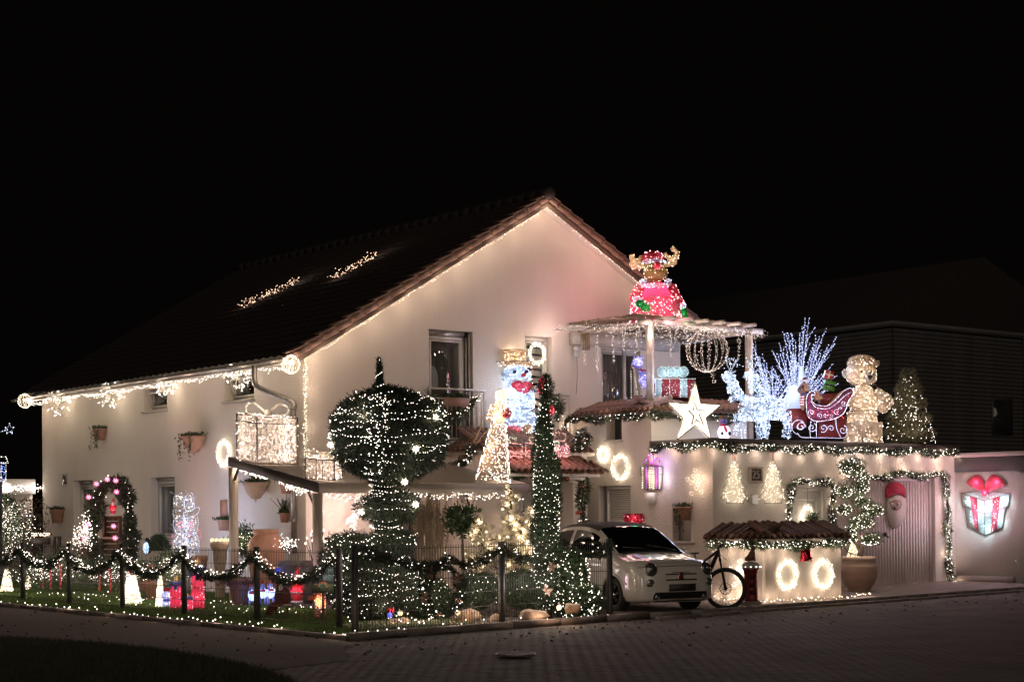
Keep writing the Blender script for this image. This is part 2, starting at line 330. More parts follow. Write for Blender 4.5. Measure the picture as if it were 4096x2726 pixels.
# ======== main house ========
hs=thing('house','large cream rendered gabled house with dark tiled roof strung with fairy lights','house',(LX,GY,0))
g=MB(); topg=lambda u: RDZ-(RDX-u)*(RDZ-EZ)/(RDX-LX) if u<RDX else RDZ-(u-RDX)*.535
HA=(20.09,21.22,3.1,5.45);HB=(22.61,23.36,3.1,5.46);HS=(24.78,25.95,3.3,5.30);HD=(18.75,20.05,.02,2.25)
wallsheet(g,'Y',GY,[LX,RDX,RX],topg,[HA,HB,HS,HD]); g.build('gable_wall',stucco,hs)
g=MB(); W2=(33.94,35.12,1.13,2.52);D1=(38.22,39.35,.02,2.54);S1=(34.28,35.44,4.03,4.52);S2=(30.38,31.62,4.03,4.56)
wallsheet(g,'X',LX,[GY,BY],lambda u:EZ,[W2,D1,S1,S2],.24); g.build('side_wall',stucco,hs)
g=MB(); g.add([(RX,GY,0),(RX,BY,0),(RX,BY,6.04),(RX,GY,6.04)],[(0,1,2,3)]); g.add([(LX,BY,0),(RX,BY,0),(RX,BY,topg(RX)),(RDX,BY,RDZ),(LX,BY,EZ)],[(0,1,2,3,4)]); g.build('rear_wall',stucco,hs)
window(hs,'Y',GY,20.09,21.0+.06,3.1,5.33,.1,.075,back='curtain'); rect('Y',GY,20.09,21.08,5.34,5.45,.09,.2).build('shutter_box',zinc,hs)
g=MB(); addrect(g,'Y',GY,21.075,21.10,3.1,5.33,.05,.12); addrect(g,'Y',GY,21.13,21.16,3.1,5.40,.02,.1); g.build('shutter_rail',zinc,hs)
window(hs,'Y',GY,22.61,23.36,3.1,5.46,.14,.09,back='blind')
window(hs,'Y',GY,24.78,25.95,3.3,5.30,.1,.07,back='curtain'); addrect(MB(),'Y',GY,25.5,25.56,3.3,5.3,.05,.12).build('door_frame',frame_m,hs)
window(hs,'Y',GY,18.75,20.05,.02,2.25,.1,.08,back='curtain',name='patio_door')
window(hs,'X',LX,33.94,35.12,1.13,2.46,.18,.09,back='near',sill=(33.9,35.16)); rect('X',LX,33.94,35.12,2.46,2.52,.15,.24).build('shutter_box',zinc,hs)
window(hs,'X',LX,38.22,39.35,.02,2.46,.18,.09,back='near',name='side_door'); rect('X',LX,38.22,39.35,2.46,2.54,.15,.24).build('shutter_box',zinc,hs)
for a in (S1,S2):
    o=window(hs,'X',LX,a[0],a[1],a[2],a[3],.2,.06,sill=(a[0]-.04,a[1]+.04))
    m=MB(); u0,u1,z0,z1=a[0]+.07,a[1]-.07,a[2]+.07,a[3]-.06
    for q in ((u0,u1,z0,z0+.05,0),(u0,u1,z1-.05,z1,.13),): m.bx(LX+.18-q[4],LX+.22-q[4],q[0],q[1],q[2],q[3])
    m.bar((LX+.2,u0+.02,z0),(LX+.07,u0+.02,z1),.04); m.bar((LX+.2,u1-.02,z0),(LX+.07,u1-.02,z1),.04); m.build('tilted_sash',frame_m,o)
# roof: tile courses, verge tiles one by one, ridge tiles
def slope(sgn,x0,z0,x1,z1,y0,y1,name):
    L=math.hypot(x1-x0,z1-z0); n=int(L/.33); ys=np.arange(y0,y1+.01,.075); wv=.018*np.cos((ys-y0)/.15*math.pi)
    m=MB(); nx,nz=-(z1-z0)/L*sgn,(x1-x0)/L*sgn
    for i in range(n):
        a,b=i/n,(i+1.12)/n
        V=[]
        for t,l in ((a,.045),(min(b,1),.0)):
            for y,w_ in zip(ys,wv): V.append((x0+(x1-x0)*t+nx*(l+w_),y,z0+(z1-z0)*t+nz*(l+w_)))
        k=len(ys)
        for y,w_ in zip(ys,wv): V.append((x0+(x1-x0)*a+nx*(w_-.0),y,z0+(z1-z0)*a+nz*(w_-.0)))
        m.add(V,[(j,j+1,k+j+1,k+j) for j in range(k-1)]+[(2*k+j,2*k+j+1,j+1,j) for j in range(k-1)])
    return m.build(name,rooft,hs,kind='stuff')
pit=(RDZ-EZ)/(RDX-LX); ex=16.62; ez=EZ-(LX-ex)*pit+.17; rz=RDZ+.17
slope(1,ex,ez,RDX,rz,28.2,41.55,'roof_tiles'); ex2=28.0; ez2=rz-(ex2-RDX)*.535; slope(-1,ex2,ez2,RDX,rz,28.2,41.55,'roof_tiles')
m=MB(); m.poly([(ex+.05,28.06,ez-.06),(RDX,28.06,rz-.06),(ex2-.05,28.06,ez2-.06),(ex2-.05,28.06,ez2-.22),(RDX,28.06,rz-.25),(ex+.05,28.06,ez-.22)],(0,1,0),.03); m.build('verge_board',mat('brown_wood',(.11,.07,.05),.7,noise=.3),hs)
m=MB(); m.poly([(ex+.05,28.1,ez-.14),(RDX,28.1,rz-.16),(ex2-.05,28.1,ez2-.14),(ex2-.05,28.1,ez2-.17),(RDX,28.1,rz-.2),(ex+.05,28.1,ez-.17)],(0,1,0),13.4); m.build('soffit',white,hs)
def verge(x0,z0,x1,z1,n):
    a=math.atan2(z1-z0,abs(x1-x0)); L=math.hypot(x1-x0,z1-z0)/n
    m=MB(); m.poly([(0,0,.035),(L*1.13,0,.0),(L*1.13,0,-.13),(0,0,-.11)],(0,1,0),.022); m.poly([(0,0,.06),(L*1.13,0,.02),(L*1.13,0,.0),(0,0,.035)],(0,1,0),.3); me=m.mesh('verge_tile',verget)
    for i in range(n):
        o=bpy.data.objects.new('verge_tile',me); COL.objects.link(o); o.parent=hs; t=i/n
        o.location=(x0+(x1-x0)*t-LX,28.02-GY,z0+(z1-z0)*t); s=1 if x1>x0 else -1
        o.rotation_euler=(0,-a+R.normal()*.004,0) if s>0 else (0,a,0); 
        if s<0: o.scale=(-1,1,1)
verge(ex,ez,RDX,rz,20); verge(ex2,ez2,RDX,rz,16)
mr=MB().tube([(0,0,0),(0,.42,.0)],[.13,.115],12).mesh('ridge_tile',rooft)
for i in range(34): copyo=bpy.data.objects.new('ridge_tile',mr); COL.objects.link(copyo); copyo.parent=hs; copyo.location=(RDX-LX,27.96+i*.4-GY,rz+.02)
# gutter, brackets, downpipe
gx=ex-.06; gz=ez-.07
m=MB(); a=np.linspace(math.pi,2*math.pi,9)
P=[(gx+.075*math.cos(t),.075*math.sin(t)) for t in a]+[(gx+.068*math.cos(t),.068*math.sin(t)) for t in a[::-1]]
m.poly([(x,28.15,gz+z) for x,z in P],(0,1,0),13.6); m.add([(gx+.075*math.cos(t),28.15,gz+.075*math.sin(t)) for t in a],[tuple(range(9))]); m.build('gutter',zinc,hs)
for i in range(22):
    y=28.4+i*.62; MB().poly([(gx+.082*math.cos(t),y,gz+.082*math.sin(t)) for t in a]+[(gx+.07*math.cos(t),y,gz+.07*math.sin(t)) for t in a[::-1]],(0,1,0),.03).build('gutter_bracket',zinc,hs)
dp=[(gx,29.35,gz-.05),(gx,29.35,gz-.35),(gx+.05,29.25,gz-.5),(LX-.1,28.75,gz-.78),(LX-.09,28.7,gz-.95),(LX-.09,28.7,.9)]
m=MB(); m.tube(spline(dp[:5],5),.055,12); m.tube([dp[4],dp[5]],.055,12); 
for z in (3.3,2.3,1.5): m.tube([(LX-.09,28.7,z),(LX-.09,28.7,z+.06)],.062,12)
m.build('downpipe',zinc,hs); MB().tube([(LX-.09,28.7,-.02),(LX-.09,28.7,.9)],.085,10).build('downpipe_base',mat('concrete',(.4,.37,.33),.9,noise=.2),hs)
# window lamp vent on side wall
m=MB(); m.bx(LX-.03,LX,39.74,39.96,2.46,2.72); o=m.build('wall_vent',zinc,hs)
for k in range(5): MB().bx(LX-.045,LX-.031,39.76,39.94,2.48+k*.045,2.50+k*.045).build('slat',darkgrey,o)
# juliet balcony rails
def rail(x0,x1):
    r=MB(); y=GY-.14
    r.bar((x0,y,4.22),(x1,y,4.22),.05,.035); r.bar((x0,y,4.02),(x1,y,4.02),.025); r.bar((x0,y,3.2),(x1,y,3.2),.025)
    for x in (x0+.02,x1-.02): r.bar((x,y,3.2),(x,y,4.22),.026); r.bar((x,y,4.2),(x,GY,4.2),.03); r.bar((x,y,3.2),(x,GY,3.2),.03)
    o=r.build('balcony_rail',mat('white_metal',(.66,.62,.56),.4),hs)
    for i in range(int((x1-x0)/.11)+1): x=x0+.03+i*.11; MB().bar((x,y,3.2),(x,y,4.02),.014).build('baluster',MATS['white_metal'],o)
rail(19.98,21.42); rail(22.5,23.75)
# awning cassette + wall lantern
rect('Y',GY,23.85,26.97,5.33,5.58,-.22,-.0).build('awning_box',mat('awning_box',(.62,.58,.54),.5,noise=.15,nscale=3),hs)
# ======== entrance porch block ========
def barrel(par,origin,u,v,n,L,pitch=.165,rise=.055,z_drop=0,name='roof_tile',mt=None,jitz=.003,twist=.012):
    # covers and pans: u along the eave, v from eave up the slope (3D unit vectors)
    u=np.array(u,float);v=nrm(v);w_=np.cross(u,v); 
    if w_[2]<0: w_=-w_
    def mk(up):
        a=np.linspace(0,math.pi,7); r=pitch*.5; V=[]
        for t,s in ((0,1.),(L,.86)):
            for rr in (1.,.86):
                for k in a: V.append(u*math.cos(k)*r*rr*s+v*t+w_*(math.sin(k)*r*rr*s*(1 if up else -.62)))
        n=7; Q=[]
        for j in range(n-1): Q+=[(j,j+1,2*n+j+1,2*n+j),(n+j,n+j+1,3*n+j+1,3*n+j),(j,j+1,n+j+1,n+j)]
        Q+=[(0,n,3*n,2*n),(n-1,2*n-1,4*n-1,3*n-1)]
        return MB().add(V,Q).mesh(name,mt or terra,False)
    C_,P_=mk(True),mk(False); off=wloc(par)
    for i in range(n):
        for me,dx,dz in ((C_,0,.035),(P_,pitch/2,.03)):
            o=bpy.data.objects.new(name,me); COL.objects.link(o); o.parent=par
            o.location=np.array(origin)+u*(i*pitch+dx)+np.array((0,0,dz+R.normal()*jitz))-off-v*(.03+abs(R.normal())*.01 if me is C_ else 0)
            o.rotation_euler=(R.normal()*twist*.3,R.normal()*twist*.3,R.normal()*twist)
po=thing('entrance_porch','cream rendered entrance porch with arched niche and two clay tiled canopies','porch',(PX,PY,0))
g=MB(); PR=23.65
wallsheet(g,'Y',PY,[PX,PR],lambda u:2.86,[(21.75,23.25,.02,2.3,.5)]); wallsheet(g,'X',PX,[PY,GY],lambda u:2.86,[(27.93,28.15,1.9,2.72,.2)],z0=-.05)
g.add([(PR,PY,0),(PR,GY,0),(PR,GY,2.86),(PR,PY,2.86)],[(0,1,2,3)]); g.add([(PX,PY,2.86),(PR,PY,2.86),(PR,GY,2.86),(PX,GY,2.86)],[(0,1,2,3)]); g.build('porch_wall',stucco,po)
# arched niche head
m=MB(); 
for k in range(6):
    a0,a1=k*math.pi/6,(k+1)*math.pi/6; yc,r=28.04,.11
    pts=[(yc+r*math.cos(a0),2.72+r*math.sin(a0)*1.4),(yc+r*math.cos(a1),2.72+r*math.sin(a1)*1.4),(yc+r*1.35*math.cos(a1),2.72+r*1.6*math.sin(a1)),(yc+r*1.35*math.cos(a0),2.72+r*1.6*math.sin(a0))]
    m.poly([(PX-.012,y,z) for y,z in pts],(1,0,0),.02)
m.bx(PX+.17,PX+.2,27.93,28.15,1.9,2.72); m.poly([(PX-.006,28.04+.11*math.cos(a),2.72+.11*math.sin(a)*1.4) for a in np.linspace(0,math.pi,9)],(1,0,0),.004)
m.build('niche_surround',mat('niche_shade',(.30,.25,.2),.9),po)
# eaves and tiles of porch
rect('Y',PY,PX-.12,PR+.1,2.86,2.93,-.14,.9).build('eave_slab',stucco,po)
barrel(po,(PX+.02,PY-.25,2.93),(1,0,0),(0,.86,.46),18,.95); barrel(po,(PX-.24,PY-.12,2.93),(0,1,0),(.86,0,.46),5,.42)
MB().tube([(PX-.2,PY-.2,3.0),(PX+.35,PY+.35,3.28),(PX+.4,GY,3.3)],[.07,.075,.07],8).build('hip_tile',terra,po)
# canopy over door
rect('Y',PY,21.15,23.5,2.40,2.46,-.6,-.002).build('canopy_slab',white,po)
barrel(po,(21.2,PY-.72,2.47),(1,0,0),(0,.88,.42),14,.82); barrel(po,(23.62,PY-.6,2.47),(0,1,0),(-.88,0,.42),4,.5)
# recessed entrance: two white doors with wreath lights
m=MB(); m.bx(21.75,23.25,PY+.48,PY+.5,.02,2.3); m.build('recess_wall',white,po)
for x0,x1 in ((21.82,22.45),(22.62,23.2)):
    d=MB().bx(x0,x1,PY+.40,PY+.47,.03,2.22).build('door',white,po)
    MB().bx(x0+.1,x1-.1,PY+.385,PY+.398,.2,2.05).build('door_panel',white,d); MB().bar((x1-.06,PY+.34,.85),(x1-.06,PY+.34,1.35),.025).build('handle',zinc,d)
rect('Y',PY,22.7,23.1,2.34,2.39,-.58,-.3).build('canopy_lamp',white,po)
m=MB(); m.ell((23.5,PY-.08,2.66),.05); m.bx(23.45,23.55,PY-.05,PY,2.7,2.78); m.build('camera_dome',black,po)
m=MB(); m.bx(21.0,21.35,PY-.05,PY-.002,.05,1.25); m.build('meter_box',white,po); MB().bx(21.04,21.31,PY-.056,PY-.051,.6,1.2).build('meter_window',darkgrey,po)
# ======== terrace block + garage ========
ga=thing('garage','flat roofed cream garage and terrace block with light garlands along its parapet','garage',(TX,FY,0))
g=MB(); tt=lambda u: 3.1 if u<TB-.001 else 3.78
def arched(y,y0,y1): return 0
wallsheet(g,'X',TX,[FY,TB-.002],lambda u:3.02,[(24.84,25.38,1.05,1.72,.2)])
wallsheet(g,'X',TX,[TB,GY],lambda u:3.72,[(26.66,27.68,.85,2.22,.2),(26.92,27.42,3.2,3.76,.3)]); g.build('courtyard_wall',stucco2,ga)
# niche arch top
yc,r=25.11,.27; m=MB()
for k in range(10):
    a0,a1=math.pi*k/10,math.pi*(k+1)/10
    m.add([(TX+.0,yc+r*math.cos(a0),1.72+.0*k),(TX,yc+r*math.cos(a1),1.72),(TX,yc+r*math.cos(a1),1.72+.2*math.sin(a1)),(TX,yc+r*math.cos(a0),1.72+.2*math.sin(a0))],[(0,1,2,3)]) if 0 else None
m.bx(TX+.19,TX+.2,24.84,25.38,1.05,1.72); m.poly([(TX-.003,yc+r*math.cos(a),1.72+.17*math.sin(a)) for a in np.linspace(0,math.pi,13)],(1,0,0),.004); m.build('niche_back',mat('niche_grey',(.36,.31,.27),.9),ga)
rect('X',TX,24.74,25.5,1.0,1.045,-.12,.15).build('niche_shelf',sillm,ga)
g=MB(); wallsheet(g,'Y',FY,[TX,AX],lambda u:3.02,[(26.3,27.42,.02,2.13,.18),(28.35,31.06,.02,2.37,.15)]); g.build('front_wall',stucco2,ga)
g=MB(); wallsheet(g,'Y',TB,[TX,26.9],lambda u:3.72,[]); g.add([(TX,TB,3.72),(26.9,TB,3.72),(26.9,GY,3.72),(TX,GY,3.72)],[(0,1,2,3)]); g.add([(26.9,TB,3.0),(26.9,GY,3.0),(26.9,GY,3.72),(26.9,TB,3.72)],[(0,1,2,3)])
g.bx(TX+.02,AX-.02,FY+.2,33,2.8,2.86); g.build('terrace_wall',stucco,ga)
m=MB(); m.bx(TX-.05,AX+.05,FY-.06,FY+.12,3.02,3.12); m.bx(TX-.06,TX+.12,FY-.05,TB-.0,3.021,3.125); m.build('parapet_coping',mat('coping',(.13,.10,.085),.6,noise=.3),ga)
# terrace tiles, left side and front
barrel(ga,(TX-.27,TB-.2,3.74),(0,1,0),(.86,0,.32),14,.75,.172); barrel(ga,(TX-.1,TB-.27,3.76),(1,0,0),(0,.86,.32),17,.75,.172)
rect('X',TX,TB-.1,GY-.01,3.722,3.77,-.12,.5).build('eave_slab',stucco,ga)
# shutter window in the courtyard wall
fr=MB(); addrect(fr,'X',TX,26.66,26.72,.85,2.22,.1,.19); addrect(fr,'X',TX,27.48,27.54,.85,2.22,.1,.19); addrect(fr,'X',TX,26.72,27.48,2.14,2.22,.1,.19); wn=fr.build('window',frame_m,ga)
for k in range(14): rect('X',TX,26.72,27.48,2.09-k*.045,2.128-k*.045,.14+.004*(k%2),.16).build('shutter_slat',shutterm,wn)
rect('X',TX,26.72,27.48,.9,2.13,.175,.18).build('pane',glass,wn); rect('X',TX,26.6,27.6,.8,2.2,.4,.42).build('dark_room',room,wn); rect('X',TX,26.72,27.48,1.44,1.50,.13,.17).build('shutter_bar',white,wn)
rect('X',TX,26.92,27.42,3.2,3.76,.25,.3).build('slit_glass',mat('slit_dark',(.05,.055,.065),.15),ga); rect('X',TX,26.88,27.46,3.16,3.2,-.05,.2).build('sill',sillm,ga)
# front door
dr=MB().bx(26.36,27.36,FY+.11,FY+.16,.03,2.07).build('door',white,ga)
m=MB(); 
for q in ((26.5,26.53,.3,1.9),(27.2,27.23,.3,1.9),(26.53,27.2,1.87,1.9),(26.53,27.2,.3,.33)): m.bx(q[0],q[1],FY+.095,FY+.109,q[2],q[3])
m.build('door_moulding',white,dr)
m=MB(); 
for q in ((26.3,26.36,.02,2.13),(27.36,27.42,.02,2.13),(26.36,27.36,2.07,2.13)): m.bx(q[0],q[1],FY+.06,FY+.17,q[2],q[3])
m.build('door_frame',frame_m,ga); MB().lathe([(.0,0),(.03,.01),(.03,.05),(0,.06)],(26.46,FY+.05,1.05),8).build('handle',zinc,dr)
# garage door: vertical ribbed panels
gd=MB().bx(28.35,31.06,FY+.13,FY+.15,.02,2.37).build('garage_door',mat('garage_door',(.66,.58,.54),.5),ga)
n=26; wv=(30.98-28.43)/n; mg=MB().bx(.008,wv-.008,-.018,0,.06,2.3).mesh('rib_panel',MATS['garage_door'])
for k in range(n):
    o=bpy.data.objects.new('rib_panel',mg); COL.objects.link(o); o.parent=gd; o.location=(28.43+k*wv-TX,.129,0)
m=MB(); m.bx(28.35,28.43,FY+.08,FY+.128,.02,2.37); m.bx(30.98,31.06,FY+.08,FY+.128,.02,2.37); m.bx(28.43,30.98,FY+.08,FY+.128,2.3,2.37); m.build('door_frame',MATS['garage_door'],ga)
m=MB(); m.ell((29.43,FY+.08,1.12),(.035,.03,.05)); m.bar((29.43,FY+.07,1.1),(29.5,FY+.05,1.05),.025); m.build('handle',black,gd)
# annexe (neighbour's garage) side wall
an=thing('neighbour_garage','neighbouring white garage with grey fascia, end wall carrying the big glowing gift','garage',(AX,22.5,0))
MB().bx(AX,AX+5,22.5,33,-.05,2.5).build('side_wall',mat('stucco_annexe',(.66,.58,.53),.9,bump=.3,bscale=40,noise=.08,nscale=2),an)
MB().bx(AX-.03,AX+5,22.45,33,2.5,2.83).build('fascia',mat('fascia_grey',(.10,.085,.08),.7),an); MB().bx(AX-.06,AX+5,22.4,33,2.832,2.93).build('roof_edge',mat('edge_metal',(.5,.42,.38),.5),an)
MB().bx(AX-.15,AX-.002,22.6,24.15,-.02,.16).build('base_step',mat('step_stone',(.2,.16,.14),.8),an)
# ======== dark neighbour house with timber siding ========
nb=thing('timber_house','dark timber clad neighbouring house standing unlit behind the garage','house',(33,33,0))
sid=mat('dark_siding',(.065,.057,.05),.8,noise=.3,nscale=3); NX=36.0;NY=33.0
MB().bx(NX-8,NX+.0,NY,NY+9,-.05,8.3).build('wall',mat('siding_joint',(.01,.01,.01),1),nb)
for o in list(nb.children): bpy.data.objects.remove(o)
nb.location=(38.1,31.1,0)
MB().bx(38.12,60,31.12,60,-.05,6.88).build('wall',mat('siding_joint',(.012,.011,.01),1),nb)
ma=MB().bx(-.02,0,0,28.8,.006,.115).mesh('siding_plank',sid); mb_=MB().bx(0,21.9,-.02,0,.006,.115).mesh('siding_plank',sid)
for k in range(56):
    for me,l in ((ma,(.0,.02,.1+k*.12)),(mb_,(.0,.0,.1+k*.12))): o=bpy.data.objects.new('siding_plank',me); COL.objects.link(o); o.parent=nb; o.location=l
m=MB(); m.bx(38.0,60,31.0,60,6.9,7.02); m.build('roof_edge',mat('dark_edge',(.09,.08,.07),.6),nb)
m=MB(); m.add([(41,36.9,7.0),(50.2,36.9,10.6),(60,36.9,7.0),(41,60,7),(50.2,60,10.6),(60,60,7)],[(0,1,4,3),(1,2,5,4),(0,2,1),(3,4,5)]); m.build('roof',rooft,nb)
wn=rect('Y',31.1,42.6,43.6,3.9,5.0,-.05,-.021).build('window',darkgrey,nb); rect('Y',31.1,42.66,43.54,3.96,4.94,-.055,-.051).build('pane',glass,wn)
MB().tube([(44.2,31.0,0),(44.2,31.0,6.9)],.06,8).build('downpipe',mat('grey_pipe',(.16,.15,.14),.5),nb)
# ======== shapes that carry lights ========
RM=np.stack([VR,VF,VZ],1)
def Wp(px,py,d): return np.array(onD(px,py,d))
def El(px,py,d,rx,rz,ry=None,tilt=0):   # ellipsoid seen at (px,py), half sizes in photo pixels
    s=d/F; ry=rx if ry is None else ry; r=RM
    if tilt: c,s_=math.cos(tilt),math.sin(tilt); r=np.stack([VR*c+VZ*s_,VF,-VR*s_+VZ*c],1)
    return ('e',Wp(px,py,d),np.array((rx,ry,rz))*s,r)
def Cp(a,b,ra,rb): return ('c',np.array(a,float),np.array(b,float),ra,rb)
def area(p):
    if p[0]=='e': a,b,c=p[2]; return 12.57*(((a*b)**1.6+(a*c)**1.6+(b*c)**1.6)/3)**(1/1.6)
    return 2*math.pi*(p[3]+p[4])/2*np.linalg.norm(p[2]-p[1])
def inside(p,X,k=.95):
    if p[0]=='e': return (((X-p[1])@p[3]/p[2])**2).sum(1)<k*k
    d=p[2]-p[1]; L=d@d; t=np.clip((X-p[1])@d/L,0,1); return np.linalg.norm(X-p[1]-t[:,None]*d,axis=1)<(p[3]+(p[4]-p[3])*t)*k
def samp(prims,n,cut=True):
    A=np.array([area(p) for p in prims]); PP=[];NN=[]
    for i,p in enumerate(prims):
        k=int(n*A[i]/A.sum())+1
        if p[0]=='e':
            u=nrm(R.normal(size=(k*3,3))); w_=np.linalg.norm(u/p[2],axis=1); u=u[R.random(k*3)<w_/w_.max()][:k]
            X=(u*p[2])@p[3].T+p[1]; N=nrm((u/p[2])@p[3].T)
        else:
            d=nrm(p[2]-p[1]); a=nrm(np.cross(d,(.3,.5,.8) if abs(d[2])>.9 else (0,0,1.))); b=np.cross(d,a); t=R.random(k); 
            th=R.random(k)*2*math.pi; N=np.cos(th)[:,None]*a+np.sin(th)[:,None]*b; X=p[1]+t[:,None]*(p[2]-p[1])+N*(p[3]+(p[4]-p[3])*t)[:,None]
        if cut:
            m_=np.ones(len(X),bool)
            for j,q in enumerate(prims):
                if j!=i: m_&=~inside(q,X)
            X,N=X[m_],N[m_]
        PP.append(X);NN.append(N)
    return np.concatenate(PP),np.concatenate(NN)
def threads(par,prims,n,mt,L=.09,W=.012,name='acrylic_threads',vert=.2,wild=.25):
    P,N=samp(prims,n); k=len(P); ax=np.where(R.random((k,1))<vert,nrm(np.cross(N,nrm(np.cross(N,VZ+R.normal(size=(k,3))*.01)))),nrm(np.cross(N,VZ+1e-3)))
    D=nrm(ax+R.normal(size=(k,3))*wild); D=nrm(D-N*(D*N).sum(1,keepdims=True)); l=L*R.uniform(.5,1.2,(k,1))/2
    m=MB(); m.ribbons(P-D*l+N*R.uniform(-.006,.006,(k,1)),P+D*l,W*R.uniform(.6,1.2,k),N); return m.build(name,mt,par,kind='stuff')
def bulbson(par,prims,n,mt,r=.011,name='bulbs',out=.008):
    P,N=samp(prims,n); return MB().bulbs(P+N*out,r*R.uniform(.8,1.25,len(P))).build(name,mt,par,kind='stuff')
def core(par,prims,k,mt,name='core'):
    m=MB()
    for p in prims:
        if p[0]=='e': m.ell(p[1],p[2]*k,16,10,p[3])
        else: m.tube([p[1],p[2]],[p[3]*k,p[4]*k],12)
    return m.build(name,mt,par,smooth=True)
def acr(name,c,t=.5): return mat(name,c,.4,trans=t)
aG=acr('gold_acrylic',(.85,.68,.46)); aC=acr('ice_acrylic',(.72,.82,.95)); aR=acr('red_acrylic',(.75,.08,.13)); aW=acr('clear_acrylic',(.85,.78,.68)); aGr=acr('green_acrylic',(.02,.35,.08)); aBr=acr('brown_acrylic',(.42,.30,.13)); aT=acr('tinsel_red',(.40,.035,.03),.2); aP=acr('pink_acrylic',(.85,.3,.35))
steel=mat('wire_frame',(.16,.13,.11),.4,metal=.5); wireg=mat('string_wire',(.03,.035,.025),.6); whitewire=mat('white_wire',(.5,.48,.44),.5)
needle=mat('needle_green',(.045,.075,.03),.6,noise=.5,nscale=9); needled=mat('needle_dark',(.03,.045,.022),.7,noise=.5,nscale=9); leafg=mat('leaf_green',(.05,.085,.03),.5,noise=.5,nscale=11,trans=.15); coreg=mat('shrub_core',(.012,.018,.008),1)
grn_g=mat('garland_green',(.038,.05,.026),.6,noise=.5,nscale=12)
bark=mat('bark',(.12,.085,.06),.9,noise=.4,nscale=14,bump=.6)
def foliage(par,prims,n,L=.09,W=.02,mt=None,up=.35,out=.7,fuzz=.03,name='foliage',ck=.9,cm=None,corename='branches',lump=.03):
    P,N=samp(prims,n); k=len(P); P=P+N*(lump*(np.sin(P[:,0:1]*9+P[:,2:3]*5)+np.sin(P[:,1:2]*8-P[:,2:3]*11)*.8+np.sin(P[:,2:3]*23+P[:,0:1]*17)*.5)); D=nrm(N*out+R.normal(size=(k,3))*.5+VZ*up)
    m=MB(); m.leaves(P+N*R.normal(size=(k,1))*fuzz-D*L*.3,D,L*R.uniform(.5,1.4,k),W*R.uniform(.6,1.3,k)); o=m.build(name,mt or needle,par,kind='stuff')
    if ck: core(par,prims,ck,cm or coreg,corename)  # near-black solid added inside the leaves to block see-through, no real branches
    return o
def rows(prim,dz,step,k=1.03,wob=.02,lo=-.85,hi=.95,front=True,skip=.45):
    step=step*1.35   # strings wound round an ellipsoid
    c,r,rot=prim[1],prim[2],prim[3]; P=[]
    z=lo*r[2]; ph=0
    while z<hi*r[2]:
        q=math.sqrt(max(.02,1-(z/r[2])**2)); n=max(6,int(2*math.pi*q*r[0]/step)); a=np.linspace(0,2*math.pi,n,endpoint=False)+R.random()
        zz=z+wob*np.sin(a*3+R.random()*6)+.008*np.sin(a*11)+dz*.5*a/(2*math.pi)
        b=np.stack([np.cos(a)*q*r[0]*k,np.sin(a)*q*r[1]*k,zz],1)
        keep=R.random(n)>skip*(np.sin(a*2+R.random()*6)>.3)
        b=b+R.normal(size=b.shape)*.011; P.append(b[keep]@rot.T+c); z+=dz*R.uniform(.8,1.2)
    return np.concatenate(P)
def lightstring(name,label,P,step,mt,r=.011,spread=.0,n=1,cat='light string',group=None,lamps=0,lc=WARM,lp=1.,wire=True,lr=.05,loff=(0,0,0)):
    P=np.array(P,float); t=thing(name,label,cat,P[0],group); m=MB(); w_=MB()
    for j in range(n):
        Q=path(P,step); Q=Q+R.normal(size=Q.shape)*spread; m.bulbs(Q,r*R.uniform(.8,1.25,len(Q)))
        if wire and len(Q)>2: w_.tube(path(P,.12)+R.normal(size=path(P,.12).shape)*spread*.5,.003,3)
    m.build('bulbs',mt,t,kind='stuff')
    if wire: w_.build('wire',wireg,t)
    if lamps:
        for q in path(P,max(.3,lamps))[:: 1]: lamp(q+np.array(loff),lc,lp,lr,t)
    return t
def garland(label,P,rad=.07,dens=700,mt=None,bulb=40,bm=None,br=.011,L=.06,lamps=0,lc=WARM,lp=1.,group=None,name='garland',W=.011,boff=(0,0,0),cat='garland',loff=(0,0,0),blob=.35):
    P=np.array(P,float); t=thing(name,label,cat,P[0],group); ln=np.linalg.norm(np.diff(P,axis=0),axis=1).sum(); Q=path(P,.02); k=int(ln*dens*1.35); i=R.integers(0,len(Q),k)
    s=1+blob*np.sin(i*.12+R.random()*9)+blob*.6*np.sin(i*.31); T=np.gradient(Q,axis=0); T=nrm(T)[i]; u=R.normal(size=(k,3)); u=nrm(u-T*(u*T).sum(1,keepdims=True))
    D=nrm(u+T*R.choice([-.6,.6],(k,1))+np.array((0,0,-.15))); m=MB(); m.leaves(Q[i]+u*rad*(R.random((k,1))**.7)*.6*s[:,None],D,L*R.uniform(.6,1.4,k)*s,W)
    m.tube(path(P,.1),rad*.22,5); m.build('greenery',mt or grn_g,t,kind='stuff')
    if bulb:
        k=int(ln*bulb); i=R.integers(0,len(Q),k); u=nrm(R.normal(size=(k,3))); MB().bulbs(Q[i]+u*rad*R.uniform(.5,1.05,(k,1))+np.array(boff),br*R.uniform(.75,1.25,k)).build('bulbs',bm or gN,t,kind='stuff')
    if lamps:
        for q in path(P,lamps): lamp(q+np.array(loff),lc,lp,.05,t)
    return t
def ring(c,a,b,r,n,start=0,end=2*math.pi):
    t=np.linspace(start,end,n,endpoint=abs(end-start)<6.2)[:,None]; return np.array(c)+r*(np.cos(t)*np.array(a)+np.sin(t)*np.array(b))
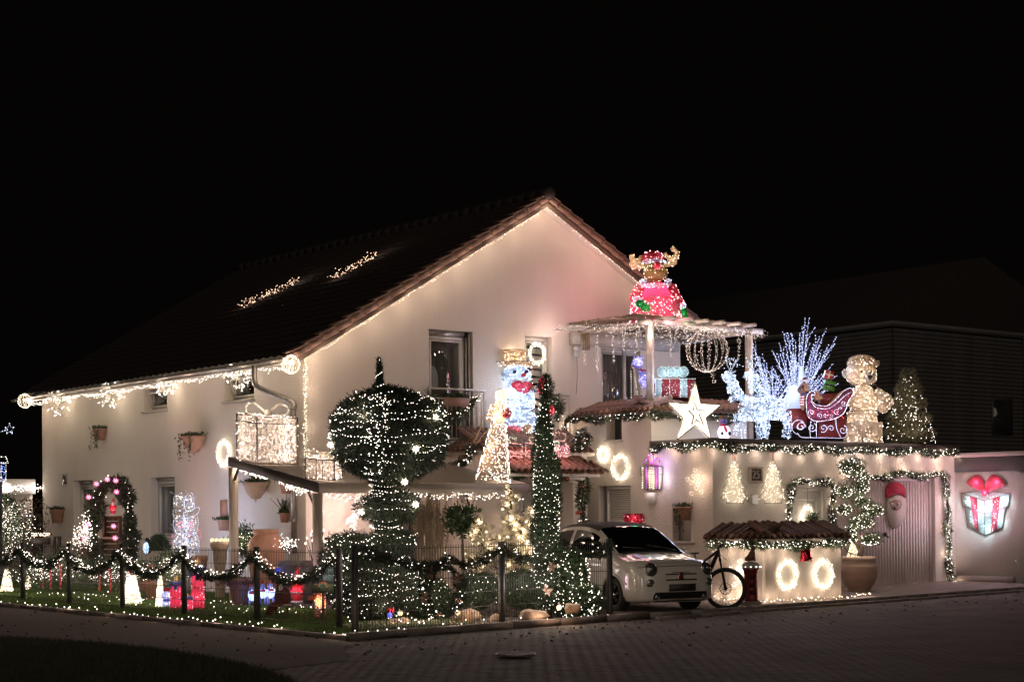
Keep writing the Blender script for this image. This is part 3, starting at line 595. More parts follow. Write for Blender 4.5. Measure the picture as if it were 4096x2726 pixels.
def glowwreath(label,c,a,b,r,nrm_,w_=.07,n=520,mt=None,lp=.35,group='glowing wreaths of tiny lights',col=(1,.86,.62)):
    # ring of dense micro lights in the plane (a,b) a few cm off the wall whose outward normal is nrm_
    c=np.array(c)+np.array(nrm_)*.05; t=thing('light_wreath',label,'wreath',c,group); th=R.random(n)*2*math.pi; rr=r+R.normal(size=n)*w_*.5
    rr=np.clip(rr,r-w_,r+w_); P=c+np.cos(th)[:,None]*np.array(a)*rr[:,None]+np.sin(th)[:,None]*np.array(b)*rr[:,None]+R.normal(size=(n,3))*.012
    MB().bulbs(P,.0095*R.uniform(.7,1.4,n)).build('bulbs',mt or glow('cream_led',(1,.85,.6),1.87),t,kind='stuff')
    m=MB(); m.tube(ring(c,a,b,r-w_*.6,28),.005,4,close=True); m.tube(ring(c,a,b,r+w_*.6,28),.005,4,close=True); m.build('frame',whitewire,t)
    for k in range(8):
        q=k*math.pi/4; lamp(c+(np.cos(q)*np.array(a)+np.sin(q)*np.array(b))*r+np.array(nrm_)*.03,col,lp,.04,t)
    return t
def pot(par,c,r,h,mt,prof='taper',n=20,name='pot'):
    P={'amph':[(.55,0),(.8,.25),(.97,.5),(1,.66),(.97,.78),(.86,.86),(.66,.91),(.62,.925),(.70,.94),(.72,.985),(.66,1),(.5,.97)],'goburn':[(.5,0),(.5,.05),(.5,.45),(.62,.62),(.72,.84),(.95,.91),(1,.96),(.97,1),(.8,.98)],'taper':[(.62,0),(.66,.02),(.95,.86),(1.06,.87),(1.06,1),(.9,1),(.85,.9)],'urn':[(.55,0),(.62,.05),(.95,.45),(1,.62),(.92,.8),(.78,.88),(.86,.92),(.86,1),(.72,1),(.66,.92)],
       'jar':[(.45,0),(.7,.12),(.95,.4),(1,.58),(.96,.74),(.84,.82),(.9,.86),(.93,.92),(.9,1),(.74,1),(.7,.92)],
       'ring':[(.5,0),(.56,.03),(.72,.2),(.8,.205),(.92,.38),(.97,.385),(1,.56),(1.02,.565),(1.0,.74),(1.0,.75),(.84,.88),(.93,.9),(.95,1),(.84,1),(.8,.93)],
       'goblet':[(.5,0),(.5,.04),(.36,.1),(.34,.2),(.62,.3),(.8,.6),(.86,.8),(1.0,.9),(1.04,1),(.9,1),(.84,.9)]}[prof]
    m=MB(); m.lathe([(a*r,b*h) for a,b in P]+[(.01,h*.88)],c,n); return m.build(name,mt,par,smooth=True)
starw=glow('star_white',(1,.80,.62),4.5); starp=glow('star_pink',(1,.20,.34),1.5)
def spikestar(c,r,mt,label,par=None,group='glowing spiked star lanterns',lp=.6,lc=(1,.8,.6)):
    m=MB(); 
    D=[]
    for i in range(17): z=1-2*(i+.5)/17; a=i*2.4; q=math.sqrt(1-z*z); D.append((q*math.cos(a),q*math.sin(a),z))
    D=np.array(D)
    for d in D:
        x=nrm(np.cross(d,(.1,.3,1))); y=np.cross(d,x); b=np.array([x,y,-x,-y])*r*.17+d*r*.22
        m.add(np.vstack([b,[d*r]])+np.array(c),[(0,1,4),(1,2,4),(2,3,4),(3,0,4)])
    m.ell(c,r*.3,8,5)
    if par is not None: o=m.build('star_lantern',mt,par)
    else: o=m.build('star_lantern',mt,None,off=np.array(c,float)); tag(o,label,'star lantern',group)
    if lp: lamp(np.array(c)-VF*r*1.2,lc,lp,.03,o if par is None else par)
    return o
def wallpot(label,axis,px,py,r,h,kind='half',plant='trail',c=None,mt=None):
    # half-round planter on the side wall (axis X), px,py = top rim centre
    p=np.array(onX(px,py,(c or LX)-r*.9)); t=thing('wall_planter',label,'planter',(p[0]+r*.9,p[1],p[2]-h),'clay planters hung on the walls')
    m=MB(); pr=[(.1,0),(.35,.04),(.72,.4),(.92,.8),(1.02,.86),(1.02,1.),(.88,1.)] if kind=='half' else ([(.72,0),(.95,.9),(1.05,.92),(1.05,1),(.9,1)])
    m.lathe([(a*r,b*h) for a,b in pr]+[(.01,h*.9)],(p[0],p[1],p[2]-h),16); o=m.build('pot',mt or terrapot,t)
    if kind=='half': MB().tube([(p[0],p[1],p[2]-h-.05),(p[0],p[1],p[2]-h+.02)],[.01,.03],8).build('finial',mt or terrapot,t)
    q=MB(); k=260; B=p+R.normal(size=(k,3))*np.array((r*.5,r*.5,.01)); D=R.normal(size=(k,3))*.6+VZ*1.1; q.leaves(B,D,.09*R.uniform(.5,1.3,k),.025)
    if plant=='trail':
        for s in range(5):
            yo=R.uniform(-r,r); L_=R.uniform(.25,.6); n_=int(L_*90); t_=R.random(n_)[:,None]; q.leaves(p+np.array((-r*.8,yo-.02,0))+t_*np.array((-.02,R.normal()*.05,-L_))+R.normal(size=(n_,3))*.018,R.normal(size=(n_,3)),.04,.028)
    if plant=='grass': n_=60; q.ribbons(np.repeat(p[None],n_,0),p+R.normal(size=(n_,3))*np.array((.08,.13,.04))+np.array((0,.0,.24)),.01)
    q.build('plant',needle,t,kind='stuff'); return t
# ======== strings on the house ========
def zz(P,a,n): 
    P=path(P,.1); P[:,2]+=a*np.sin(np.arange(len(P))*n); return P
vp=[(17.25+i*(RDX-17.25)/40,28.3,topg(17.25+i*(RDX-17.25)/40)-.13-.05*abs(math.sin(i*.55))) for i in range(41)]
lightstring('verge_light_string','scalloped warm fairy light string under the long left verge of the gable',vp,.034,gW,.0085,.012,1,lamps=.8,lp=.9,loff=(0,-.35,-.1))
vp=[(RDX+.05+i*(27.6-RDX)/40,28.12,topg(RDX+.05+i*(27.6-RDX)/40)-.06) for i in range(41)]
lightstring('verge_light_string','warm fairy light string running down the short right verge board of the gable',vp,.026,gW,.0085,.018,1,lamps=.5,lp=.35,loff=(-.1,-.3,-.15))
e0,e1=(gx+.1,28.35,gz-.1),(gx+.1,41.45,gz-.1)
P=path([e0,e1],.1); P[:,2]-=.03+.03*np.sin(np.arange(len(P))*.37)+.015*np.sin(np.arange(len(P))*.9); P[:,0]+=.12
lightstring('eave_light_string','thick tangle of warm fairy lights along the gutter of the long side wall',P,.055,gN,.0078,.02,3,lamps=1.3,lp=.9,lc=(1,.8,.52),loff=(-.5,0,-.35))
lightstring('corner_light_string','upright rope of cream lights running down the left corner of the gable wall',[(LX-.03,28.34,4.8),(LX-.04,28.34,2.62)],.03,glow('cream_led',(1,.85,.6),1.87),.0105,.022,3,lamps=.55,lp=.35,loff=(.1,-.2,0))
def rp(px,py,lift=.25):
    a=EZ+lift-LX*pit; r=ray(px,py); t=(a-HC)/(r[2]-pit*r[0]); return (t*r[0],t*r[1],HC+t*r[2])
lightstring('roof_light_string','lower left cluster of warm lights lying across the dark roof slope',[rp(972,1222),rp(1187,1126)],.05,glow('roof_led',(1,.62,.42),2.04),.012,.055,5,lamps=.6,lp=.3,loff=(-.08,0,.15))
lightstring('roof_light_string','upper right cluster of warm lights lying across the dark roof slope',[rp(1334,1112),rp(1505,1019)],.05,MATS['roof_led'],.012,.055,5,lamps=.6,lp=.3,loff=(-.08,0,.15))
def ledball(px,py,X,rpx,label,mt=gW,n=14,m=15,d=None,wr=.004,br=.009,lp=3,extra=0):
    c=np.array(onX(px,py,X)) if d is None else Wp(px,py,d); dd=c[0]*CA+c[1]*SA; r=rpx*dd/F
    t=thing('light_ball',label,'light ball',c,'wire balls of lights'); mm=MB(); b=MB()
    for i in range(n):
        a=i*math.pi*2/n; q=np.linspace(.12,math.pi-.12,m*2); P=c+r*np.stack([np.sin(q)*math.cos(a),np.sin(q)*math.sin(a),np.cos(q)],1)
        mm.tube(P[::2],wr,3); k=np.linspace(.12,math.pi-.12,m+extra); b.bulbs(c+r*1.02*np.stack([np.sin(k)*math.cos(a),np.sin(k)*math.sin(a),np.cos(k)],1)+R.normal(size=(len(k),3))*.004*(1+extra*.1),br)
    mm.build('wire_cage',steel,t,kind='stuff'); b.build('bulbs',mt,t,kind='stuff'); lamp(c,WARM,lp,r*.4,t); return t
ledball(100,1603,gx,27,'small round ball of orange lights hanging from the far end of the gutter',gW)
ledball(1163,1457,gx+.05,35,'round ball of orange lights hanging beside the downpipe under the gutter',gW)
for i,(px,py,rr,lb) in enumerate(((232,1606,52,'leftmost starburst of wire stems and lights hanging under the gutter near the far corner'),(438,1574,54,'round starburst of wire stems and lights under the gutter between far corner and small window'),(662,1545,40,'starburst of lights hanging in front of the farther small window'),(950,1506,52,'starburst of wire stems and lights in front of the small window by the downpipe'))):
    c=np.array(onX(px,py,LX-.28)); dd=c[0]*CA+c[1]*SA; r=rr*dd/F; t=thing('light_starburst',lb,'light decoration',c,'starburst lights hanging under the gutter'); u=nrm(R.normal(size=(44,3)))
    m=MB(); b=MB(); m.tube([c,(c[0]+.1,c[1],gz)],.003,3)
    for v in u:
        l=r*R.uniform(.88,1.05); m.tube([c,c+v*l*.6],.0035,3); e=c+v*l; b.bulbs(e+R.normal(size=(2,3))*.025,.0135); [m.tube([c+v*l*.6,e+R.normal(size=3)*.03],.0025,3) for _ in range(2)]
    m.build('stems',whitewire,t,kind='stuff'); b.build('bulbs',gN,t,kind='stuff'); lamp(c-np.array((.1,0,.05)),(1,.8,.5),1.2,.1,t)
# ======== patio pergola ========
pp=thing('patio_pergola','sand coloured flat patio pergola with slatted roof standing against the gable wall','pergola',(15.41,25.2,0))
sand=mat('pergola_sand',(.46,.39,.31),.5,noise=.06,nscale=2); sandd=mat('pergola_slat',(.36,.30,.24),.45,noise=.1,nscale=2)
def pz(y): return 2.2+(y-25.2)*.1759
postw=.13; lilac=mat('pergola_post',(.50,.43,.40),.5)
for x,y in ((15.41,28.2),(15.41,25.2),(17.75,25.2),(19.85,25.2)): MB().bx(x,x+postw,y,y+postw,-.02,pz(y)-.18).build('post',sand,pp)
MB().bx(15.41,15.412,25.2,25.201,0,.1) if 0 else None
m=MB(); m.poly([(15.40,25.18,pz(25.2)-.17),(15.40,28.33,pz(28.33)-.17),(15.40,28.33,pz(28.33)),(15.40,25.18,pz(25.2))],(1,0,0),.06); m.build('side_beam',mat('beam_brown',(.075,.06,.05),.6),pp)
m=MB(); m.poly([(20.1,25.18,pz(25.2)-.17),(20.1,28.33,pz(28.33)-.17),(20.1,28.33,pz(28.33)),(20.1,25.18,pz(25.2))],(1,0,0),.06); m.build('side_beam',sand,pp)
MB().bx(15.461,20.099,25.18,25.24,pz(25.2)-.18,pz(25.2)).build('front_beam',sand,pp)
ms=MB().add([(0,0,0),(4.63,0,0),(4.63,.058,.014),(0,.058,.014),(0,0,-.025),(4.63,0,-.025),(4.63,.058,-.012),(0,.058,-.012)],[(0,1,2,3),(4,5,6,7),(0,1,5,4),(3,2,6,7),(0,3,7,4),(1,2,6,5)]).mesh('roof_slat',sandd)
for k in range(41): y=25.245+k*.075; o=bpy.data.objects.new('roof_slat',ms); COL.objects.link(o); o.parent=pp; o.location=(15.463-15.41,y-25.2,pz(y)+.003)
m=MB(); 
for y0,s in ((28.2,-1),(25.2+postw,1)): m.bar((15.46,y0,pz(y0)-.42),(15.46,y0+s*.2,pz(y0)-.17),.04)
m.build('bracket',dark,pp,kind='stuff')
P=[onX(x,y,15.5) for x,y in ((955,1870),(1010,1890),(1060,1905),(1100,1900),(1150,1945),(1200,1965),(1240,1955),(1262,1945))]
lightstring('pergola_light_string','pinkish white lights drooping along the underside of the pergola side beam',P,.028,gP if 0 else gN,.0105,.03,3,lamps=.9,lp=1.2)
P=[(15.6+i*.18,25.12,2.0-.06*abs(math.sin(i*.6))) for i in range(25)]
lightstring('pergola_light_string','pinkish white lights draped under the front beam of the patio pergola',P,.04,gN,.0105,.03,2,lamps=1.1,lp=2.2,loff=(0,.5,-.2))
# gifts on the pergola roof
def netgift(o,ux,uy,h,label,lid=.0,mt=aW,n=7000,nb=330,bow=True,lp=3,strips=()):
    o=np.array(o,float);ux=np.array(ux,float);uy=np.array(uy,float);uz=np.array((0,0,h)); t=thing('light_gift',label,'light gift',o)
    m=MB(); fr=MB(); b=MB(); c=o+(ux+uy+uz)/2
    faces=[(o,ux,uz),(o,uy,uz),(o+ux,uy,uz),(o+uy,ux,uz),(o+uz,ux,uy)]
    for a,p,q in faces:
        lp_,lq=np.linalg.norm(p),np.linalg.norm(q); k=int(n*lp_*lq/3.6)
        s=R.random((k,2)); row=np.round(s[:,1:2]*lq/.022)*.022/lq; hz=R.random((k,1))<.75
        A=a+p*s[:,0:1]+q*np.where(hz,row,s[:,1:2]); D=np.where(hz,p/lp_,q/lq)+R.normal(size=(k,3))*.12; l=R.uniform(.015,.04,(k,1))
        m.ribbons(A-D*l,A+D*l,.0085,np.broadcast_to(nrm(np.cross(p,q)),(k,3))); kb=int(nb*lp_*lq/3.6/1.0)
        s=R.random((kb,2)); b.bulbs(a+p*s[:,0:1]+q*s[:,1:2]+nrm(a+(p+q)/2-c)*.012,.010*R.uniform(.7,1.2,kb))
    E_=[(o,ux),(o+uy,ux),(o,uy),(o+ux,uy),(o,uz),(o+ux,uz),(o+uy,uz),(o+ux+uy,uz),(o+uz,ux),(o+uz+uy,ux),(o+uz,uy),(o+uz+ux,uy)]
    for a,d in E_: fr.bar(a,a+d,.014)
    if lid:
        for a,d in ((o,ux),(o,uy),(o+ux,uy)): fr.bar(a+uz*lid,a+d+uz*lid,.011)
    for s in strips: fr.bar(o+uy*0+ux*s,o+ux*s+uz,.01) 
    for s in strips: fr.bar(o+uy*s,o+uy*s+uz,.01)
    m.build('acrylic_net',mt,t,kind='stuff'); fr.build('wire_frame',steel,t); b.build('bulbs',gN,t,kind='stuff')
    cc=o+(ux+uy+uz)/2; MB().obb(cc,ux*.47,uy*.47,uz*.47).build('inner_net',mat('gift_liner',(.88,.77,.66),.6,noise=.3,nscale=70,trans=.6),t)
    for z in (.25,.75): 
        for s in (.3,.7): lamp(o+ux*s+uy*(1-s)+uz*z,(1,.86,.72),lp,.08,t)
    if bow:
        q=o+uz+(ux+uy)/2; w_=np.linalg.norm(ux); a=nrm(ux)
        for s in (-1,1):
            P=spline([q,q+a*s*w_*.12+VZ*w_*.13,q+a*s*w_*.32+VZ*w_*.26,q+a*s*w_*.50+VZ*w_*.20,q+a*s*w_*.48+VZ*.04,q+a*s*w_*.25+VZ*.01,q],6)
            bo=MB().tube(P,.018,6).build('bow_loop',mt,t); MB().bulbs(path(P,.035)+R.normal(size=path(P,.035).shape)*.01,.0105).build('bulbs',gN,bo,kind='stuff')
        k=MB(); k.obb(q+VZ*.05,a*.07,nrm(uy)*.07,VZ*.06); k.build('bow_knot',mt,t); lamp(q-VF*.25+VZ*.1,WARM,.8,.05,t)
    return t
netgift((15.38,27.19,2.585),(.86,0,0),(0,.76,.1),.86,'giant lit gift box with ribbon bow, larger of two on the patio pergola roof',.86,n=20000,nb=300,lp=3.2)

netgift((15.41,25.56,2.29),(.40,-.32,-.04),(.43,.43,.07),.34,'small lit gift box on the front edge of the patio pergola roof',0,n=20000,nb=430,lp=.8,strips=(.38,.6))
# ======== side wall planters ========
wallpot('clay wall planter with trailing ivy high on the side wall near its far corner','X',398,1715,.16,.26,'round')
wallpot('large half bowl clay planter with long ivy tail below the small window','X',775,1743,.26,.36,'half')
wallpot('ribbed clay bucket planter with low bush on the side wall beside the vent','X',228,2037,.17,.33,'round',plant='bush')
wallpot('wide ribbed shell planter with grass tufts seen under the pergola side beam','X',1022,1928,.26,.34,'half','grass',mt=potpale)
wallpot('clay planter hanging high beside the downpipe behind the pergola lights','X',1147,1928,.15,.22,'round',plant='none')
wallpot('small clay pot strapped to the downpipe at head height','X',1137,2050,.10,.19,'round',plant='grass')
wallpot('clay pot on a wooden back board beside the left pergola post','X',895,2078,.14,.22,'round',plant='bush')
yb=onX(905,2040,LX); MB().bx(LX-.03,LX-.002,yb[1]-.06,yb[1]+.22,yb[2]-.3,yb[2]+.22).build('back_board',terrapot,bpy.data.objects[[o.name for o in COL.objects if o.get('label','').startswith('clay pot on a wooden')][0]])
glowwreath('tall oval wreath of cream lights on the side wall beside the giant gift box',onX(901,1811,LX),(0,1,0),(0,0,1),.245,(-1,0,0),.055,400,lp=.08)
# ======== entrance garlands, train, angel, snowman ========
garland('dark fir garland with lights looped under the upper tile eave of the porch',[onY(x,y,PY-.36) for x,y in ((1905,1800),(1870,1790),)]+[ (PX-.2,PY-.1,2.72),(PX-.15,GY-.1,2.6)],.07,900,bulb=34)
garland('thick fir garland framing the entrance doors top and right side',[onY(x,y,PY-.45) for x,y in ((2062,2050),(2065,1950),(2070,1880),(2100,1873),(2150,1890),(2190,1875),(2235,1895),(2280,1880),(2320,1878),(2335,1900),(2335,1960),(2325,2020),(2335,2080),(2325,2150))],.10,900,needle,bulb=9,L=.11,W=.016,lamps=1.1,lp=1.4,loff=(0,-.1,0))
for i,(x,y) in enumerate(((2125,1893),(2270,1915),(2330,1945),(2322,2048),(2310,2050),(2085,1960))): tag(MB().ell(onY(x,y,PY-.55),.045,12,8).build('bauble',mat('copper_bauble',(.45,.14,.10),.2,metal=.8),None,smooth=True,off=onY(x,y,PY-.55)),'shiny copper bauble '+('at the top left of the entrance garland','hanging below the middle of the entrance garland','at the upper right corner of the entrance garland','halfway down the right side of the entrance garland','lower of a pair on the right side of the entrance garland','on the short left side of the entrance garland')[i],'bauble','copper baubles in the entrance garland')
garland('short fir garland drooping from the upper porch eave at its right end',[onY(x,y,PY-.3) for x,y in ((2345,1725),(2310,1745),(2300,1765))]+[onY(x,y,PY-.35) for x,y in ((2350,1735),(2362,1755),(2345,1775),(2310,1790),(2270,1800))],.085,900,bulb=20)
garland('fir garland swag along the left balcony railing with hanging plants',[onY(x,y,GY-.25) for x,y in ((1700,1585),(1740,1610),(1775,1655),(1815,1668),(1850,1650),(1880,1610),(1910,1590))],.12,800,needle,bulb=38,L=.1)
b_=mat('box_planter',(.36,.22,.17),.8); x0,_,z0=onY(1780,1622,GY-.28); x1=onY(1868,1622,GY-.28)[0]
t=thing('balcony_planter','long clay box planter with heather hung on the left balcony rail','planter',(x0,GY-.3,z0)); MB().bx(x0,x1,GY-.36,GY-.2,z0,z0+.17).build('box',b_,t)
q=MB(); k=400; q.leaves(np.column_stack([R.uniform(x0,x1,k),GY-.28+R.normal(size=k)*.04,z0+.17+R.random(k)*.05]),R.normal(size=(k,3))*.5+VZ,.08,.015); q.build('heather',needle,t,kind='stuff')
garland('fir garland with hanging greenery beside the right balcony window',[onY(x,y,GY-.25) for x,y in ((2205,1590),(2240,1600),(2215,1640),(2250,1620),(2225,1680))],.12,700,needle,bulb=14,L=.1)
garland('dark fir garland under the terrace tile eave along the courtyard wall',[(TX-.2,y,3.66+.03*math.sin(y*5)) for y in np.linspace(GY-.1,TB-.22,12)],.085,1100,bulb=22,lamps=1.2,lp=.5,loff=(-.1,0,-.1))
garland('dark fir garland under the front terrace tile eave behind the star',[(x,TB-.25,3.64+.03*math.sin(x*5)) for x in np.linspace(TX-.2,26.8,12)],.085,1000,bulb=16)
garland('fir garland hanging down where the terrace eave meets the gable wall',[onX(x,y,TX-.12) for x,y in ((2335,1640),(2305,1665)) ]+[onY(x,y,GY-.25) for x,y in ((2262,1680),(2258,1720),(2255,1740))],.085,900,bulb=14)
# train of red lights on the door canopy
tr=thing('light_train','red and white light train with two gift wagons on the door canopy tiles','light train',onY(2150,1826,PY-.35)); b=MB();b2=MB();b3=MB(); fr=MB(); Yt=PY-.38
def outl(P,n,mb,cl=True,j=.012):
    P=np.array([onY(x,y,Yt) for x,y in P]); P=np.vstack([P,P[:1]]) if cl else P; Q=path(P,.022); mb.bulbs(Q+R.normal(size=Q.shape)*j,.0095); fr.tube(path(P,.1),.008,4)
for x0,x1 in ((2028,2090),(2102,2150)):
    outl([(x0,1770),(x1,1775),(x1-2,1826),(x0,1822)],0,b); 
    for cx in (x0+15,x1-15): outl([(cx+13*math.cos(a),1815+14*math.sin(a)) for a in np.linspace(0,6.28,12)],0,b2,False)
outl([(2038,1768),(2036,1750),(2045,1745),(2052,1755),(2058,1745),(2066,1756),(2060,1770)],0,b3,False); outl([(2122,1768),(2118,1750),(2128,1745),(2134,1752),(2142,1750),(2138,1768)],0,b3,False)
outl([(2208,1825),(2206,1735),(2212,1728),(2262,1733),(2260,1772),(2278,1790),(2275,1824)],0,b); outl([(2220,1733),(2218,1760),(2258,1762)],0,b,False)
Q=np.array([onY(x,y,Yt+R.normal()*.04) for x,y in zip(R.uniform(2208,2275,170),R.uniform(1778,1828,170))]); b2.bulbs(Q,.0095); Q=np.array([onY(x,y,Yt) for x,y in zip(R.uniform(2206,2240,60),R.uniform(1760,1800,60))]); b3.bulbs(Q,.009)
b.build('bulbs',glow('rose_led',(1,.62,.52),1.70),tr,kind='stuff'); b2.build('red_bulbs',gP,tr,kind='stuff'); b3.build('green_bulbs',glow('mint_led',(.75,1,.65),1.36),tr,kind='stuff'); fr.build('wire_frame',mat('rose_frame',(.5,.25,.2),.5),tr)
for x in (2060,2125,2240): lamp(onY(x,1800,Yt-.12),(1,.4,.35),.9,.06,tr)
# angel
d=32.1; an_=thing('light_angel','tall golden wire angel figure with wide cone skirt on the front of the patio pergola','light figure',Wp(1971,1926,d))
sk=[Cp(Wp(1971,1924,d),Wp(1996,1690,d),.325,.13)]; to=[El(1997,1650,d,27,48),El(2004,1580,d,21,23)]; ar=[Cp(Wp(1975,1625,d),Wp(1955,1680,d-.15),.06,.045),Cp(Wp(2018,1630,d-.1),Wp(2030,1650,d-.2),.055,.05)]
m=MB(); P,N=samp(sk,1)
for i in range(44):
    a=i*math.pi*2/44; u=VR*math.cos(a)+VF*math.sin(a); A=Wp(1971,1924,d)+u*.33; B=Wp(1996,1690,d)+u*.12; m.tube([A,lerp(A,B,.5)-u*.015,B],.0055,4)
for t_ in (0,.33,.66,1): c=lerp(Wp(1971,1924,d),Wp(1996,1690,d),t_); r_=.33+(.12-.33)*t_; m.tube(ring(c,VR,VF,r_,24),.006,4,close=True)
m.build('skirt_wires',mat('gold_wire',(.62,.46,.32),.35,metal=.3),an_,kind='stuff'); threads(an_,to+ar,1500,aG,.08,.008); bulbson(an_,sk,620,gN,.0105,out=.012); bulbson(an_,to+ar,260,gN,.0105)
m=MB(); 
for P in (((1962,1650),(1935,1660),(1918,1720),(1900,1760)),((1955,1670),(1965,1700),(1930,1740),(1910,1770)),((1925,1640),(1922,1700),(1895,1760),(1905,1770)),((1985,1562),(1997,1555),(2010,1560),(2018,1575))): m.tube(spline([Wp(x,y,d-.1) for x,y in P],5),.009,4)
m.build('wing_frame',MATS['gold_wire'],an_); threads(an_,[El(2026,1652,d-.15,19,20)],500,aR,.05,.008,'muff'); 
for q in ((1975,1870),(1985,1780),(1998,1660),(2003,1585)): lamp(Wp(*q,d),(1,.72,.45),1.3,.08,an_)
# snowman
d=36.0; sn=thing('light_snowman','big ice white lit snowman with gold top hat before the gable','light snowman',Wp(2085,1742,d))
bd=[El(2063,1505,d,60,44,50),El(2083,1600,d,59,55,50),El(2087,1690,d,68,52,60)]
threads(sn,bd,9500,aC,.09,.011); bulbson(sn,bd,760,gC,.013); m=MB()
for p in bd:
    for k in range(6): a=k*math.pi/6; m.tube(p[1]+(ring((0,0,0),(math.cos(a),math.sin(a),0),(0,0,1),1,24)*p[2])@p[3].T,.0045,4,close=True)
    m.tube(p[1]+(ring((0,0,0),(1,0,0),(0,1,0),1,24)*p[2])@p[3].T,.005,4,close=True)
m.build('wire_frame',mat('grey_wire',(.35,.37,.4),.5),sn)
ht=[Cp(Wp(2058,1462,d),Wp(2056,1402,d),.20,.255)]; hat=threads(sn,ht,2200,aG,.08,.009,'top_hat'); hb=[('e',Wp(2058,1456,d),np.array((.41,.36,.055)),RM)]; threads(sn,hb,1700,aG,.08,.009,'hat_brim',vert=.1)
bulbson(sn,ht+hb,130,gN,.0105); m=MB().tube(ring(Wp(2058,1450,d),VR,VF,.41,36),.008,4,close=True); m.tube(ring(Wp(2056,1401,d),VR,VF,.255,30),.008,4,close=True); m.build('hat_wire',steel,sn)
for x,y in ((2059,1487),(2105,1485)): MB().ell(Wp(x,y,d-.26 if x<2080 else d-.22),.045,12,8).build('eye',mat('navy_eye',(.01,.015,.08),.25),sn,smooth=True)
MB().tube([Wp(2096,1497,d-.22),Wp(2084,1506,d-.5)],[.05,.008],8).build('nose',aR,sn)
m=MB().tube(spline([Wp(x,y,d-.26) for x,y in ((2055,1512),(2068,1521),(2085,1523),(2102,1519),(2114,1510))],4),.014,5).build('smile',MATS['gold_wire'],sn)
bw=[El(2068,1538,d-.3,22,15,10,.2),El(2108,1540,d-.3,22,14,10,-.1),El(2075,1556,d-.3,16,8,8,-.5),El(2106,1562,d-.3,17,8,8,.5),El(2090,1543,d-.33,9,10,9)]; threads(sn,bw,1500,aR,.05,.01,'bow'); bulbson(sn,bw,24,gP,.01); core(sn,bw,.85,mat('bow_red',(.5,.03,.06),.5,trans=.3),'bow_core')
ml=[El(1924,1635,d-.1,38,42,30)]; threads(sn,ml,2200,aR,.07,.011,'round_mitten'); bulbson(sn,ml,70,gP,.010)
mr_=[El(2168,1548,d-.1,16,40,16),El(2203,1640,d-.1,14,20,14)]; threads(sn,mr_,1900,aR,.06,.011,'mitten'); bulbson(sn,mr_,40,gP,.010)
al=[Cp(Wp(2130,1575,d),Wp(2165,1590,d-.1),.05,.045),Cp(Wp(2130,1600,d),Wp(2190,1640,d-.1),.04,.035),Cp(Wp(2030,1590,d),Wp(1955,1620,d-.1),.05,.045)]; threads(sn,al,700,aG,.06,.009,'arms')
ft=[El(2048,1718,d-.3,38,16,22),]; threads(sn,ft,900,aP,.06,.01,'boot'); bulbson(sn,ft,40,gP,.01); ft=[El(2110,1712,d-.3,20,18,18)]; threads(sn,ft,600,aG,.05,.01,'boot'); bulbson(sn,ft,30,gN,.01)
for q,pw in (((2063,1505),1.7),((2083,1600),2.2),((2087,1690),2.2),((2070,1580),1.9)): lamp(Wp(*q,d),(.55,.72,1),pw,.1,sn)
lamp(Wp(2057,1430,d),(1,.78,.5),1.6,.08,sn); lamp(Wp(1924,1635,d-.1),(1,.2,.25),2.2,.06,sn); lamp(Wp(2168,1548,d-.1),(1,.2,.25),1.0,.05,sn); lamp(Wp(2048,1718,d-.3),(1,.3,.35),.7,.05,sn); lamp(Wp(2203,1640,d-.1),(1,.2,.25),.5,.05,sn)
lamp(Wp(2075,1545,d-.7),(.7,.8,1),3,.1,sn)
glowwreath('big cream light wreath hanging in front of the right upper window blind',onY(2142,1415,GY-.1),(1,0,0),(0,0,1),.205,(0,-1,0),.05,460,lp=.13)
# gable fill from the decorations' own lights plus the added fill lamp
# ======== big clipped tree and cypress ========
d=25.6
tp=thing('topiary_tree','huge dark clipped conifer with a ball and two discs wound in white lights','tree',Wp(1500,2480,d))
ball=El(1556,1740,d,228,182); disc=El(1554,2026,d,112,54); disc2=El(1573,2168,d,92,46); hump=El(1392,2178,d,84,38); body=El(1490,2330,d,190,135,110); low=El(1350,2280,d,60,110,60)
spire=Cp(Wp(1520,1575,d),Wp(1516,1438,d),.06,.006); st1=Cp(Wp(1535,2110,d),Wp(1522,1580,d),.175,.15); st2=Cp(Wp(1560,2170,d),Wp(1534,2090,d),.19,.17)
foliage(tp,[ball,disc,disc2,hump,body,low],58000,.085,.013,needled,up=-.1,fuzz=.028,name='foliage',ck=.93)
foliage(tp,[st1,st2],7000,.07,.012,needled,up=.2,fuzz=.02,name='stem_foliage',ck=.85); foliage(tp,[spire],1500,.09,.009,needled,up=1.6,fuzz=.008,name='spire_foliage',ck=.5,lump=0)
MB().tube([Wp(1500,2500,d),Wp(1535,2100,d),Wp(1520,1600,d)],[.11,.08,.03],8).build('trunk',bark,tp)
b=MB(); b.bulbs(rows(ball,.115,.036,1.05,.035),.0082); b.bulbs(rows(disc,.11,.042,1.04,.012),.0082); b.bulbs(rows(disc2,.09,.045,1.04,.012),.0082); b.bulbs(rows(hump,.075,.036,1.05,.02),.0082); b.bulbs(rows(body,.075,.04,1.03,.05),.0082); b.bulbs(rows(low,.08,.04,1.05,.04),.0082)
for P in (st1,st2):
    z0,z1=P[1],P[2]; n=int(np.linalg.norm(z1-z0)/.085)
    for i in range(n):
        c=lerp(z0,z1,(i+.3)/n); k=int(2*math.pi*.19/.042); a=np.linspace(0,6.28,k)+R.random(); b.bulbs(c+np.outer(np.cos(a),VR)*.205+np.outer(np.sin(a),VF)*.205+np.outer(np.sin(a*2+i)*.02,VZ),.0082)
